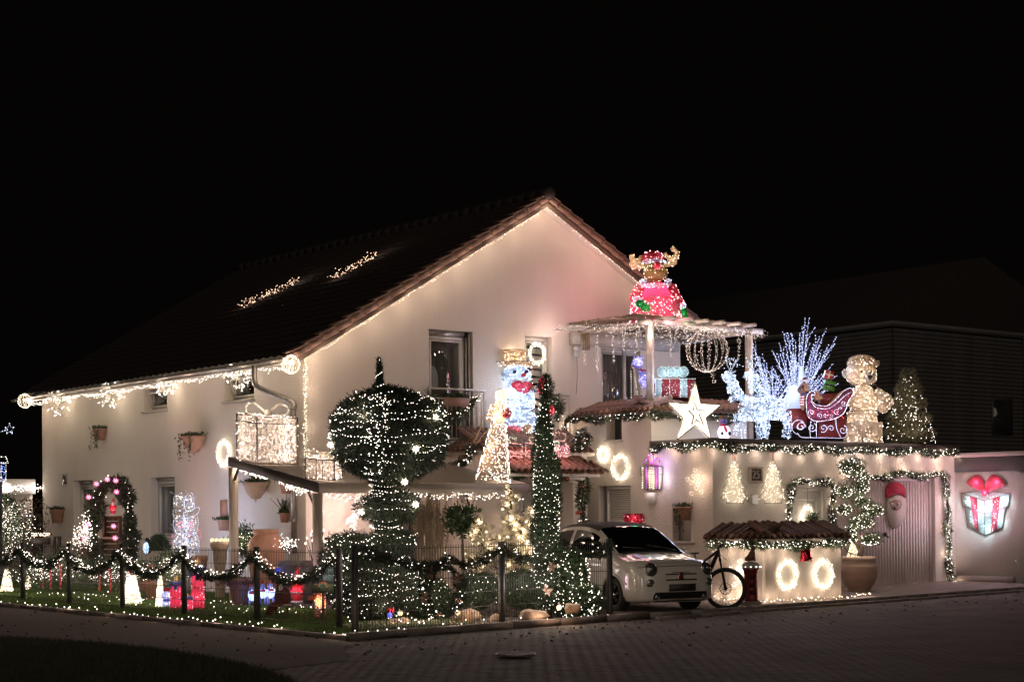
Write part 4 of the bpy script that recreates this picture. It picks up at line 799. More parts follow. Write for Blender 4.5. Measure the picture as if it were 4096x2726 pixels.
q=np.linspace(0,1,30)[:,None]; b.bulbs(lerp(spire[1],spire[2],0)+(spire[2]-spire[1])*q+np.hstack([np.cos(q*18),np.sin(q*18),q*0])*(.09*(1-q)+.01),.0082)
for k in range(120):
    y=R.uniform(1590,1900); x=1515+R.choice([-44,-15,18,46])+R.normal()*9; zc=(1740-y)/182.; q_=max(.02,1-zc*zc-((x-1556)/228.)**2)**.5
    b.bulbs([Wp(x,y,d)-VF*(228*d/F*q_*1.04)],.010)
b.build('bulbs',gN,tp,kind='stuff')
for i,(x,y,o_) in enumerate(((1453,1662,-.6),(1742,1668,-.35),(1322,1778,-.3),(1663,1794,-.75),(1618,1926,-.35),(1445,2046,-.3),(1662,2016,-.25))):
    spikestar(Wp(x,y,d+o_),.062,starw,('white spiked star lantern on the upper left of the topiary ball','white spiked star lantern at the right edge of the topiary ball','white spiked star lantern at the left edge of the topiary ball','white spiked star lantern low on the right half of the topiary ball','white spiked star lantern under the topiary ball','white spiked star lantern on the left of the small topiary disc','white spiked star lantern on the right rim of the small topiary disc')[i])
for x,y,o_ in ((1300,1700,-1.1),(1800,1760,-1.1),(1500,2110,-.9),(1300,2250,-.7),(1650,2250,-.8)): lamp(Wp(x,y,d+o_),(1,.88,.7),2.2,.2,tp)
cy=thing('cypress_tree','slim dark columnar cypress wound in white lights in front of the entrance','tree',Wp(2190,2480,25.8)); d=25.8
pr=[Cp(Wp(2176,1700,d),Wp(2184,1500,d),.10,.015),Cp(Wp(2185,1920,d),Wp(2176,1700,d),.175,.10),Cp(Wp(2190,2450,d),Wp(2185,1920,d),.165,.175)]
foliage(cy,pr,21000,.075,.012,needle,up=.7,fuzz=.022,name='foliage',ck=.88); b=MB()
for p in pr:
    L_=np.linalg.norm(p[2]-p[1]); n=int(L_/.085)
    for i in range(n):
        t_=(i+.5)/n; r_=(p[3]+(p[4]-p[3])*t_)*1.1+.01; k=max(4,int(6.28*r_/.05)); a=np.linspace(0,6.28,k,endpoint=False)+R.random()*6; a=a[R.random(k)<.8]; b.bulbs(lerp(p[1],p[2],t_)+np.outer(np.cos(a),VR)*r_+np.outer(np.sin(a),VF)*r_+np.outer(R.normal(size=len(a))*.018,VZ),.0082)
b.build('bulbs',gN,cy,kind='stuff'); MB().tube([Wp(2192,2490,d),Wp(2185,1800,d)],[.07,.02],8).build('trunk',bark,cy)
for y in (1750,1950,2150,2350): lamp(Wp(2180,y,d-.55),(1,.88,.7),1.0,.1,cy)
# ======== fences ========
wiref=mat('fence_green_grey',(.045,.042,.038),.5); 
def fence(name,label,A,B,posts,zt,zb=.04,step=.05,double=.02):
    t=thing(name,label,'fence',(A[0],A[1],0)); A=np.array((*A,0.));B=np.array((*B,0.)); 
    for k in range(len(posts)-1):
        a,b_=lerp(A,B,posts[k]),lerp(A,B,posts[k+1]); L_=np.linalg.norm(b_-a); u=(b_-a)/L_; m=MB(); n=int(L_/step)
        for i in range(1,n): p=a+u*i*L_/n; m.bar(p+VZ*zb,p+VZ*(zt+.03),.0055)
        nn=np.cross(u,VZ)*.007
        for z in np.arange(zb+.03,zt+.01,(zt-zb-.04)/5): m.bar(a+u*.04+VZ*z+nn,b_-u*.04+VZ*z+nn,.008); m.bar(a+u*.04+VZ*z-nn,b_-u*.04+VZ*z-nn,.008)
        m.build('mesh_panel',wiref,t,kind='stuff')
    for s in posts: p=lerp(A,B,s); MB().bar(p-VZ*.02,p+VZ*(zt+.06),.07,.07,up=(1,0,0)).build('post',wiref,t); 
    return t
FX=12.93; FA=(FX,19.9); FB=(FX,39.9); yp=[onX(x,y,FX)[1] for x,y in ((1358,2530),(1029,2486),(738,2469),(490,2443),(278,2419),(92,2400))]; yp+= [yp[-1]+2.5*k for k in (1,2,3)]
fence('lawn_fence','dark wire mesh garden fence along the lane in front of the lawn',FA,FB,[(y-19.9)/20 for y in yp],1.10)
RFA=np.array((12.75,19.48)); r1=RFA+np.array(KD)*3.2; 
def alongR(px):
    r=ray(px,2450); s=0.
    # intersection of the vertical plane through RFA/KD with the viewing ray
    M=np.array([[r[0],-KD[0]],[r[1],-KD[1]]]); t_,s=np.linalg.solve(M,RFA); return s
sR=[alongR(p) for p in (1420,2008,2439)]; RB=RFA+KD*sR[2]
fence('street_fence','dark wire mesh garden fence along the street ending beside the parked car',RFA,RB,[sR[0]/sR[2],sR[1]/sR[2],1],1.17)
# garlands on the fences
def sw(pts,sag,blobs=None):
    P=[]
    for a,b_ in zip(pts[:-1],pts[1:]): P+=list(swag(a,b_,sag,12)[:-1])
    P.append(pts[-1]); return np.array(P)
names=['nearest the corner','by the second post','by the urns','by the fourth post','by the light cone','by the reindeer','at the far left']
for k in range(len(yp)-2):
    a=(FX-.08,yp[k],1.02);b_=(FX-.08,yp[k+1],1.02); P=swag(a,b_,.36 if k<4 else .30,20)
    garland('dark fir garland swag with lights on the lane fence, '+['first','second','third','fourth','fifth','sixth','seventh'][k]+' from the corner',P,.075,800,needled,bulb=44,bm=gN,br=.0115,group='fir garland swags on the lane fence',boff=(.05,0,.04),lamps=1.3,lp=.5,loff=(.25,0,.1))
def fr(px,z,off=-.08):
    s=alongR(px); p=RFA+KD*s+KN*(-off if 0 else .08); return (p[0],p[1],z)
garland('dark fir garland on the street fence between the corner post and middle post',[fr(1425,1.15),fr(1560,1.0),fr(1640,.93),fr(1720,.88),fr(1770,1.02),fr(1860,.88),fr(1930,1.0),fr(2000,1.12)],.075,1000,needled,bulb=14,br=.0115)
garland('dark fir garland on the street fence from middle post to the end post',[fr(2010,1.12),fr(2070,.95),fr(2150,.98),fr(2260,1.03),fr(2360,.98),fr(2435,1.12)],.08,1100,needled,bulb=14,br=.0115)
# dark wreaths on the street fence
for (cx,cy_,rr,lb) in ((1755,2355,98,'large dark fir wreath with gold flowers on the left part of the street fence'),(2235,2330,92,'large dark fir wreath with gold flowers on the right part of the street fence')):
    s=alongR(cx); p=RFA+KD*s+KN*.08; c=np.array((p[0],p[1],0)); dd=c[0]*CA+c[1]*SA; c[2]=HC+(2050-cy_+6)*dd/F; r=rr*dd/F; k3=np.array((*KD,0.))
    w_=garland(lb,ring(c,k3,VZ,r,40),.085,1100,needled,bulb=22,br=.0115,name='fir_wreath',cat='wreath')
    for a in (.5,2.3,3.4,4.5,5.8):
        q=c+(k3*math.cos(a)+VZ*math.sin(a))*r-VF*.08; m=MB()
        if a in (2.3,3.4,.5): 
            for j in range(6): u=k3*math.cos(j*1.05)+VZ*math.sin(j*1.05); m.leaves([q],[u-VF*.3],.11,.06)
            m.build('flower',mat('gold_flower',(.42,.27,.2),.4,metal=.4),w_)
        else: m.ell(q,.045,10,7); m.build('bauble',mat('gold_bauble',(.5,.33,.24),.18,metal=.9),w_,smooth=True)
# lights along the edging
P=[(12.18+R.normal()*.03,19.1+i*.25,.045) for i in range(64)]; lightstring('edging_light_string','white lights lying along the kerb of the lane in front of the fence',P,.16,gN,.0125,.03,1,lamps=1.7,lp=.35,loff=(-.1,0,.08))
P=[(*K(.3+i*.2,-.28),.05) for i in range(27)]; lightstring('edging_light_string','white lights lying along the street kerb below the corner fence',P,.15,gN,.0125,.03,1,lamps=1.7,lp=.3,loff=(0,-.1,.08))
# ======== shrubs behind the street fence ========
d=25.9
for i,(x,y,rx,rz_,lb) in enumerate(((1712,2390,80,78,'low rounded shrub wound in white lights, left one behind the street fence'),(1914,2362,78,66,'low rounded shrub wound in white lights just left of the middle post'),(2084,2346,66,64,'low rounded shrub wound in white lights just right of the middle post'))):
    t=thing('shrub',lb,'shrub',Wp(x,y+rz_,d),'rounded shrubs behind the street fence'); p=El(x,y,d,rx,rz_); foliage(t,[p],11000,.06,.014,leafg,up=.2,fuzz=.02,ck=.92); MB().bulbs(rows(p,.10,.05,1.05,.03),.0082).build('bulbs',gN,t,kind='stuff'); lamp(Wp(x,y-rz_*.3,d-.7),(1,.88,.7),1.4,.2,t)
t=thing('shrub','broad cone shaped shrub covered in white lights behind the right fence panel','shrub',Wp(2325,2450,d)); p=[El(2310,2400,d,92,70),El(2290,2290,d,62,85)]; foliage(t,p,11000,.07,.014,leafg,up=.3,fuzz=.03,ck=.9); bulbson(t,p,420,gN,.0105,out=.03); lamp(Wp(2300,2300,d-.7),(1,.88,.7),1.8,.2,t)
# stone dogs / boulders with little candles
rock=mat('sandstone',(.38,.27,.19),.9,noise=.35,nscale=9,bump=.5)
for i,(x,y,rx,rz_,lb) in enumerate(((1600,2490,46,22,'flat sandstone boulder left of the middle post'),(1870,2465,62,30,'large sandstone boulder glowing from a lamp beside it'),(1985,2478,30,24,'round sandstone boulder at the foot of the middle post'),(2130,2462,60,26,'wide sandstone boulder below the right wreath'),(2290,2432,34,22,'block of sandstone under the cone shaped shrub'))):
    dd=25.2; m=MB(); s=dd/F; n=18; c=Wp(x,y,dd); m.ell((0,0,0),(1,1,1),n,10); V=m.v[0]; V*= (1+.12*np.sin(V[:,0:1]*5+i)+.1*np.sin(V[:,1:2]*7)+.07*np.sin(V[:,2:3]*9+2)); m.v[0]=(V*np.array((rx*s,rx*s*.7,rz_*s)))@RM.T+c; tag(m.build('boulder',rock,None,smooth=True,off=c),lb,'boulder','sandstone boulders in the gravel bed')
for i,(x,y,lb) in enumerate(((1601,2450,'small round white lamp glowing on the flat boulder'),(1830,2448,'small warm lamp glowing in front of the large boulder'),(2236,2428,'small warm lamp glowing below the right wreath'))):
    c=Wp(x,y,24.9); o=MB().ell(c,.038,10,8).build('garden_lamp',glow('amber_lamp',(1,.7,.38),1.02),None,off=c); tag(o,lb,'lamp','little round lamps among the boulders'); lamp(c-VF*.1+VZ*.02,(1,.62,.35),.9,.03,o)
# ======== frosted trees with big warm blossoms ========
bloom=mat('frosted_leaf',(.62,.56,.44),.6,trans=.5)
def frost(name,label,base,pts,r=16,n=16,lp=.35,dd=27.2):
    t=thing(name,label,'light tree',Wp(*base,dd),'frosted trees with warm lights'); m=MB(); lf=MB(); b=MB(); top=pts[0]
    m.tube([Wp(*base,dd),Wp(*top,dd)],[.03,.015],6); s=dd/F
    for i,(x,y) in enumerate(pts[1:]):
        q=Wp(x,y,dd+R.uniform(-.2,.15)); c=Wp(base[0]+(top[0]-base[0])*.0+0,min(base[1],y+25),dd); tx=base[0]+(top[0]-base[0])*(base[1]-y-25)/(base[1]-top[1]+1e-6); m.tube([Wp(tx,y+25,dd),lerp(Wp(tx,y+25,dd),q,.6)+VZ*.04,q],.007,4)
        k=15; lf.leaves(q+R.normal(size=(k,3))*.035,R.normal(size=(k,3))+VZ*-.1,.11,.085); b.ell(q-VZ*.02,.022,6,4)
        if i%2==0: lamp(q-VF*.02,(1,.8,.5),lp,.03,t)
    m.build('branches',bark,t,kind='stuff'); lf.build('frosted_leaves',bloom,t,kind='stuff'); b.build('bulbs',glow('blossom_bulb',(1,.82,.55),1.02),t,kind='stuff')
frost('frosted_tree','tall frosted tree with big warm blossoms before the entrance',(2046,2420),[(2043,1950)]+[(int(2043+R.normal()*30+ (15 if y%2 else -15)),y) for y in range(1965,2260,13)])
frost('frosted_tree','leaning frosted tree with warm blossoms right beside the tall one',(2085,2420),[(2082,2080)]+[(2120,2100),(2105,2080),(2095,2120),(2060,2125),(2090,2150),(2030,2140),(2110,2170),(2075,2170),(2040,2190),(2080,2210),(2100,2230),(2060,2230)])
frost('frosted_tree','short frosted tree with warm blossoms behind the left garland',(1930,2420),[(1922,2070)]+[(1915,2085),(1928,2090),(1905,2100),(1918,2112),(1900,2122),(1945,2120),(1888,2135),(1935,2150),(1890,2160),(1915,2165),(1955,2175),(1975,2160),(2000,2155),(1985,2175)])
P=[(int(x),int(y)) for x,y in zip(R.uniform(1850,2130,46),R.uniform(2190,2330,46))]
frost('frosted_tree','low spreading frosted bush with warm blossoms behind the fence garland',(1985,2420),[(1985,2200)]+P,lp=.25)
# pampas grass and standard olive
t=thing('pampas_grass','tall dry pampas grass clump in front of the patio wall','grass plant',Wp(1710,2420,26.9)); m=MB(); k=130; bx=R.uniform(1670,1765,k); tx=bx+R.normal(size=k)*22; ty=R.uniform(1985,2110,k)
A=np.array([Wp(x,2420,26.9+R.normal()*.15) for x in bx]); B=np.array([Wp(x,y,26.9+R.normal()*.25) for x,y in zip(tx,ty)]); m.ribbons(A,B,.008); 
for a,b_ in zip(A[:90],B[:90]): q=nrm(b_-a); kk=70; s_=R.random((kk,1)); m.leaves(b_-q*s_*.42,q+R.normal(size=(kk,3))*.28,.07,.010)
m.build('plumes',mat('dry_plume',(.38,.29,.2),.9,trans=.3),t,kind='stuff')
t=thing('standard_olive','small round headed potted tree with slim trunk beside the pergola post','tree',Wp(1850,2420,26.6)); foliage(t,[El(1832,2080,26.6,44,38),El(1858,2060,26.6,30,28),El(1850,2115,26.6,28,24)],1500,.1,.035,leafg,out=.4,fuzz=.06,ck=0); MB().tube([Wp(1858,2420,26.6),Wp(1848,2100,26.6)],.018,6).build('trunk',bark,t)
# ======== terrace pergola ========
tw=mat('terrace_wood',(.52,.46,.40),.6,noise=.12,nscale=5); reed=mat('reed_screen',(.30,.22,.15),.9,noise=.4,nscale=14)
tpg=thing('terrace_pergola','white wooden terrace pergola wrapped in pink white fairy lights above the tiled terrace','pergola',(TX,TB,3.1))
PZ=5.62
for x,y in ((24.12,26.1),(27.08,26.1)): MB().bx(x-.06,x+.06,y-.06,y+.06,3.05,PZ-.02).build('post',tw,tpg)
MB().bar((23.8,26.1,PZ),(27.5,26.1,PZ-.0),.07,.12).build('beam',tw,tpg); MB().bar((24.12,26.02,PZ-.02),(24.12,28.38,PZ-.02),.07,.12).build('beam',tw,tpg); MB().bar((27.08,26.0,PZ-.02),(27.08,28.38,PZ-.02),.07,.12).build('beam',tw,tpg)
for k in range(6): x=24.5+k*.48; MB().bar((x,25.72,PZ+.09),(x,28.3,PZ+.09),.06,.07).build('rafter',tw,tpg)
m=MB()
for k in range(60): y=26.15+k*.037; m.tube([(23.75,y,PZ+.15+R.normal()*.008),(27.3,y+R.normal()*.01,PZ+.15+R.normal()*.008)],.012,4)
m.build('reed_mat',reed,tpg,kind='stuff')
m=MB(); 
for k in range(26): a=onX(2335+k*1.0,1340,TX-.25); m.tube([(TX-.25,27.95-k*.012,5.52),(TX-.25,27.95-k*.012+R.normal()*.01,5.15)],.006,3)
m.build('rolled_reed',reed,tpg,kind='stuff')
rose=glow('rosewhite_led',(1,.78,.68),1.70)
for P,lb in (([(23.3,28.2,PZ-.02),(24.1,26.1,PZ-.05)],'thick cord of pink white lights wound along the left beam of the terrace pergola'),([(24.1,26.0,PZ-.05),(27.45,26.0,PZ-.08)],'thick cord of pink white lights wound along the front beam of the terrace pergola')):
    lightstring('pergola_light_string',lb,P,.045,rose,.0085,.045,6,lamps=.9,lp=1.3,lc=(1,.72,.58),loff=(-.1,-.2,-.1),group='light cords on the terrace pergola')
lightstring('pergola_light_net','net of pink white lights spread below the rafters of the terrace pergola',[(24.2,27.2,PZ-.05),(27.0,27.2,PZ-.05)],.05,rose,.009,.16,7)
ic=[(2290,28,0),(2335,60,1),(2388,70,1),(2450,70,1),(2495,50,1),(2545,50,1),(2683,58,2),(2745,50,2),(2957,50,2)]
for i,(px,l,k) in enumerate(((2287,150,0),(2337,110,0),(2388,155,0),(2452,125,0),(2495,85,0),(2546,110,0),(2683,110,1),(2745,70,1),(2955,100,1))):
    if k==0: a=onX(px,1340,24.0) 
    else: a=onY(px,1340,26.05)
    s=(a[0]*CA+a[1]*SA)/F; P=[(a[0],a[1],PZ-.1),(a[0],a[1],PZ-.1-l*s)]
    lightstring('light_icicle','%s hanging icicle string of lights counted from the house wall along the terrace pergola'%('first second third fourth fifth sixth seventh eighth ninth'.split()[i]),P,.032,rose,.0085,.02,2,group='light icicles under the terrace pergola')
c=ledball(2829,1402,0,83,'large hanging sphere of pink white light strings under the terrace pergola',rose,n=17,m=20,d=36.2,wr=.004,br=.009,lp=5,extra=10)
lightstring('light_icicle','short light string dangling below the large hanging sphere',[Wp(2850,1490,36.2),Wp(2858,1530,36.2)],.02,rose,.0085,.02,2)
t=thing('wall_lantern','white wall lantern with hanging cable on the gable under the awning box','lantern',onY(2307,1410,GY-.1)); c=np.array(onY(2307,1410,GY-.1)); m=MB(); m.lathe([(.055,-.1),(.06,-.09),(.06,.06),(.10,.07),(.03,.15),(.0,.17)],c,6); m.build('body',white,t); MB().tube(spline([c+VZ*-.1,c+(.01,0,-.5),c+(-.03,0,-.9)],5),.006,4).build('cable',black,t)
# ======== moose ========
d=36.4
ms_=thing('light_moose','lit moose in pink red coat with golden antlers on the terrace pergola roof','light figure',Wp(2630,1288,d))
coat=[Cp(Wp(2629,1287,d),Wp(2622,1205,d),.60,.53),Cp(Wp(2622,1205,d),Wp(2617,1135,d),.53,.27)]
threads(ms_,coat,15000,acr('coat_rose',(.85,.17,.27)),.07,.012,'red_coat'); bulbson(ms_,coat,520,glow('rose_pink_led',(1,.5,.55),3.6),.015); core(ms_,coat,.8,mat('coat_lining',(.50,.06,.12),.7,trans=.5),'coat_lining')
arms=[Cp(Wp(2565,1150,d),Wp(2537,1195,d-.25),.13,.10),Cp(Wp(2680,1150,d),Wp(2722,1222,d-.2),.13,.10)]; threads(ms_,arms,1800,aR,.07,.012,'sleeve'); bulbson(ms_,arms,90,MATS['rose_pink_led'],.014)
hd=[El(2622,1092,d-.15,49,32,34),El(2618,1064,d,44,26,34)]; threads(ms_,hd,2600,aBr,.06,.011,'head'); core(ms_,hd,.93,mat('moose_brown',(.20,.13,.05),.8,noise=.3),'head_core'); bulbson(ms_,hd,110,gW,.0095)
hh=[El(2610,1034,d,46,30,34)]; threads(ms_,hh,1200,aR,.06,.011,'hat'); core(ms_,hh,.92,MATS['coat_lining'],'hat_core'); bulbson(ms_,hh,60,MATS['rose_pink_led'],.014); hb=[El(2614,1046,d-.08,48,9,38)]; threads(ms_,hb,700,aC,.05,.01,'hat_band'); bulbson(ms_,hb,30,gC,.011)
nz=[El(2629,1062,d-.42,16,15,14)]; core(ms_,nz,1,mat('nose_red',(.5,.02,.06),.4,trans=.3),'nose'); bulbson(ms_,nz,9,gP,.011)
cl=[El(2570,1132,d-.1,14,18,16),El(2672,1130,d-.1,14,18,16),El(2620,1142,d-.3,50,8,12)]; threads(ms_,cl,800,aC,.05,.01,'collar'); bulbson(ms_,cl,50,gC,.011)
antc=mat('antler_gold',(.75,.58,.36),.5,noise=.3,nscale=30,trans=.4); pxm_=d/F
for pr_ in ([El(2541,1056,d,22,20,9,.3),Cp(Wp(2532,1050,d),Wp(2528,1018,d),12*pxm_,9*pxm_),Cp(Wp(2555,1052,d),Wp(2564,1022,d),9*pxm_,6*pxm_),Cp(Wp(2552,1068,d),Wp(2580,1062,d),13*pxm_,9*pxm_)],[El(2690,1044,d,20,20,9,-.5),Cp(Wp(2702,1038,d),Wp(2709,1004,d),10*pxm_,9*pxm_),Cp(Wp(2709,1008,d),Wp(2686,990,d),9*pxm_,7*pxm_),Cp(Wp(2680,1042,d),Wp(2660,1010,d),8*pxm_,6*pxm_),Cp(Wp(2686,1052,d),Wp(2662,1062,d),11*pxm_,8*pxm_)]):
    core(ms_,pr_,.95,antc,'antler'); threads(ms_,pr_,700,aG,.04,.009,'antler_threads'); bulbson(ms_,pr_,46,gW,.010,'antler_bulbs')
mt_=[El(2562,1214,d-.4,22,17,20,-.2),El(2588,1232,d-.45,26,20,20,-.4),El(2612,1250,d-.5,10,9,10)]; mt2=[El(2728,1252,d-.2,20,26,20,-.2),El(2745,1272,d-.2,9,14,12)]
threads(ms_,mt_,1500,aGr,.05,.01,'green_mitten'); bulbson(ms_,mt_,26,gG,.012); threads(ms_,mt2,1100,aGr,.05,.01,'green_mitten'); bulbson(ms_,mt2,22,gG,.012); core(ms_,mt_,.9,mat('mitten_green',(.01,.12,.03),.7),'mitten_core'); core(ms_,mt2,.9,MATS['mitten_green'],'mitten_core')
cf=[El(2551,1196,d-.35,22,10,20,-.3),El(2726,1226,d-.2,20,10,20,.4)]; threads(ms_,cf,500,aC,.05,.01,'cuff'); bulbson(ms_,cf,34,gC,.011)
for x,y in ((2620,1189),(2616,1220),(2612,1258)): MB().ell(Wp(x,y,d-.41),.05,10,7).build('button',mat('button_green',(.01,.06,.02),.6),ms_,smooth=True)
for x,y,pw in ((2600,1190,7),(2660,1190,7),(2590,1250,7),(2660,1255,7)): lamp(Wp(x,y,d),(1,.25,.33),pw,.1,ms_)
for x,y in ((2560,1230),(2680,1200),(2630,1130),(2690,1280)): lamp(Wp(x,y,d-.85),(1,.42,.45),1.5,.1,ms_)
lamp(Wp(2480,1180,d-.2),(1,.35,.45),5,.3,ms_)
lamp(Wp(2622,1092,d-.8),(1,.75,.4),1.2,.08,ms_); lamp(Wp(2534,1048,d-.35),(1,.8,.55),.9,.05,ms_); lamp(Wp(2694,1010,d-.35),(1,.8,.55),.9,.05,ms_); lamp(Wp(2580,1235,d-.75),(.1,1,.3),.4,.05,ms_); lamp(Wp(2735,1255,d-.5),(.1,1,.3),.4,.05,ms_)
# ======== ski bear, red gift ========
d=35.6; sb=thing('light_ski_bear','lavender lit polar bear with red scarf on skis upon the terrace tiles','light figure',Wp(2570,1590,d))
bb=[El(2550,1448,d,20,19),El(2562,1475,d,12,12),El(2588,1520,d,31,34,30,.5),El(2575,1490,d,22,16,18,.3),El(2537,1462,d,12,8),El(2545,1428,d,7,6),El(2566,1428,d,7,6)]
threads(sb,bb,2600,acr('lavender_acrylic',(.62,.6,.95)),.05,.009); bulbson(sb,bb,150,gB if 0 else glow('lavender_led',(.6,.62,1),1.70),.0095); core(sb,bb,.85,mat('bear_inner',(.45,.42,.75),.6,trans=.6),'inner')
sf=[El(2575,1480,d-.08,20,5,12,-.3),El(2598,1492,d-.1,14,5,4,-.5)]; [core(sb,[q_],1,mat('scarf_red',(.5,.05,.05),.6,trans=.3),'scarf') for q_ in sf]; MB().tube([Wp(2530,1466,d-.05),Wp(2524,1467,d-.12)],[.02,.004],6).build('nose',mat('nose_orange',(.6,.15,.03),.6),sb)
for P in (((2524,1485),(2525,1588)),((2536,1480),(2552,1595))): MB().tube([Wp(*P[0],d-.1),Wp(*P[1],d-.1)],.008,5).build('ski_pole',dark,sb); q=path([Wp(*P[0],d-.12),Wp(*P[1],d-.12)],.05); MB().bulbs(q,.008).build('bulbs',gN,sb,kind='stuff')
P=spline([Wp(x,y,d-.1) for x,y in ((2506,1590),(2515,1601),(2540,1598),(2580,1588),(2618,1578))],5); MB().tube(P,.016,6).build('ski',mat('ski_white',(.5,.52,.7),.4),sb); MB().bulbs(path(P,.03),.0105).build('bulbs',MATS['lavender_led'],sb,kind='stuff'); m=MB(); m.tube([Wp(2577,1590,d),Wp(2590,1572,d)],.012,5); m.tube([Wp(2615,1588,d),Wp(2600,1570,d)],.012,5); m.build('foot_struts',dark,sb,kind='stuff')
for q in ((2550,1448),(2588,1520)): lamp(Wp(*q,d),(.5,.5,1),1.6,.07,sb)
lamp(Wp(2565,1490,d-.5),(.6,.6,1),.7,.05,sb)
d=35.9; gf=thing('light_gift','red and ice white lit gift with wide white bow upon the terrace tiles','light gift',Wp(2700,1588,d)); s=d/F
redb=mat('gift_red',(.30,.02,.03),.6,noise=.5,nscale=40,trans=.3); iceb=mat('gift_ice',(.55,.68,.72),.5,trans=.5,noise=.25,nscale=30)
X0,X1,Z0,Z1=Wp(2622,1588,d),Wp(2780,1588,d),Wp(2622,1588,d)[2],Wp(2622,1514,d)[2]; hh_=Z1-Z0; c=(X0+X1)/2+VZ*hh_/2+VF*.3
MB().obb(c,VR*79*s,VF*.3,VZ*hh_/2).build('box',redb,gf); b=MB(); rb_=MB()
for x in (2632,2735): rb_.obb(Wp(x,1551,d-.012),VR*12*s,VF*.01,VZ*hh_/2)
rb_.build('ribbon',iceb,gf,kind='stuff')
for x in (2622,2646,2679,2721,2748,2781): b.bulbs(path([Wp(x,1587,d-.03),Wp(x,1514,d-.03)],.03),.010)
b.bulbs(path([Wp(2622,1514,d-.03),Wp(2781,1514,d-.03)],.03),.010); b.bulbs([Wp(R.uniform(2650,2775),R.uniform(1520,1585),d-.03) for _ in range(60)],.009)
lo=[El(2650,1487,d,22,22,14),El(2678,1486,d,20,21,14),El(2704,1486,d,20,21,14),El(2732,1487,d,20,22,14)]
threads(gf,lo,1500,acr('aqua_acrylic',(.6,.85,.88)),.05,.01,'bow'); core(gf,lo,.85,iceb,'bow_core')
for p in lo: b.bulbs(ring(p[1]-VF*.08,VR,VZ,p[2][2]*.95,20),.010)
b.build('bulbs',glow('aqua_led',(.75,.95,1),1.70),gf,kind='stuff')
for x,y in ((2640,1550),(2700,1550),(2760,1550),(2660,1490),(2720,1490)): lamp(Wp(x,y,d-.35),(.8,.85,.95),.7,.05,gf)
# ======== star ========
d=34.0; st=thing('light_star','large cream lit star standing on the garage parapet with a small star outline inside','light star',Wp(2778,1760,d))
op=[(2780,1516),(2803,1612),(2886,1618),(2824,1670),(2845,1757),(2780,1700),(2706,1760),(2731,1672),(2667,1607),(2752,1613)]; cpt=(2780,1662)
starm=mat('star_net',(.85,.80,.68),.5,noise=.35,nscale=55,trans=.6)
O=[Wp(x,y,d) for x,y in op]; cF=Wp(*cpt,d-.10)
fm=MB(); 
for i in range(10): fm.add([O[i],O[(i+1)%10],cF],[(0,1,2)]); fm.add([O[i]+VF*.14,O[(i+1)%10]+VF*.14,cF+VF*.32],[(0,1,2)]); fm.add([O[i],O[(i+1)%10],O[(i+1)%10]+VF*.14,O[i]+VF*.14],[(0,1,2,3)])
fm.build('net_shell',starm,st); fr_=MB(); 
for i in range(10): fr_.tube([O[i]-VF*.01,O[(i+1)%10]-VF*.01],.011,4)
ip=[(2778,1607),(2788,1637),(2823,1641),(2797,1658),(2814,1698),(2786,1678),(2767,1698),(2775,1662),(2754,1640),(2774,1638)]; I=[Wp(x,y,d-.125) for x,y in ip]; fr_.tube(I,.016,4,close=True); fr_.build('wire_frame',mat('dark_frame',(.09,.07,.045),.5),st)
Q=[];A=[]
for _ in range(520): i=R.integers(0,10); w_=R.dirichlet([1,1,1]); Q.append(w_[0]*O[i]+w_[1]*O[(i+1)%10]+w_[2]*cF-VF*.012)
Q=np.array(Q); MB().bulbs(Q[:420],.0075).build('bulbs',glow('cream_led',(1,.85,.6),1.87),st,kind='stuff')
for x,y in ((2780,1570),(2780,1630),(2745,1640),(2820,1640),(2755,1700),(2805,1705),(2780,1665),(2725,1740),(2830,1735),(2700,1615),(2860,1622)): lamp(Wp(x,y,d+.06),(1,.90,.74),.33,.03,st)
for x,y in ((2720,1660),(2800,1740)): lamp(Wp(x,y,d+.5),(1,.84,.58),2.5,.1,st)
# ======== small snowman, deer, led trees, sleigh, plush reindeer, gifts, bear ========
d=34.8; sm=thing('small_snowman','small glowing snowman with brown hat and pink scarf beside the big star','snowman',Wp(2896,1757,d))
snb=mat('snow_shell',(.72,.70,.82),.5,trans=.6); core(sm,[El(2896,1728,d,26,30)],1,snb,'body'); core(sm,[El(2892,1685,d,17,15)],1,mat('snow_blue',(.35,.33,.75),.5,trans=.6),'head')
m=MB(); m.lathe([(.10,0),(.10,.012),(.062,.02),(.055,.07),(0,.085)],Wp(2891,1676,d),14); m.build('hat',mat('hat_brown',(.16,.10,.04),.8),sm); core(sm,[El(2893,1700,d-.02,17,6,17),El(2903,1716,d-.13,6,14,4,.3)],1,mat('scarf_pink',(.65,.06,.10),.6,trans=.4),'scarf')
for x in (2889,2918): MB().ell(Wp(x,1733,d-.12),(.035,.03,.042),8,6).build('mitten',black,sm)
MB().ell(Wp(2886,1687,d-.08),.011).ell(Wp(2898,1685,d-.08),.011).build('eyes',black,sm,kind='stuff'); MB().ell(Wp(2884,1691,d-.085),.012).build('cheek',MATS['scarf_pink'],sm); lamp(Wp(2896,1732,d-.01),(.75,.72,1),.9,.04,sm); lamp(Wp(2896,1715,d-.4),(.75,.72,1),.3,.04,sm)
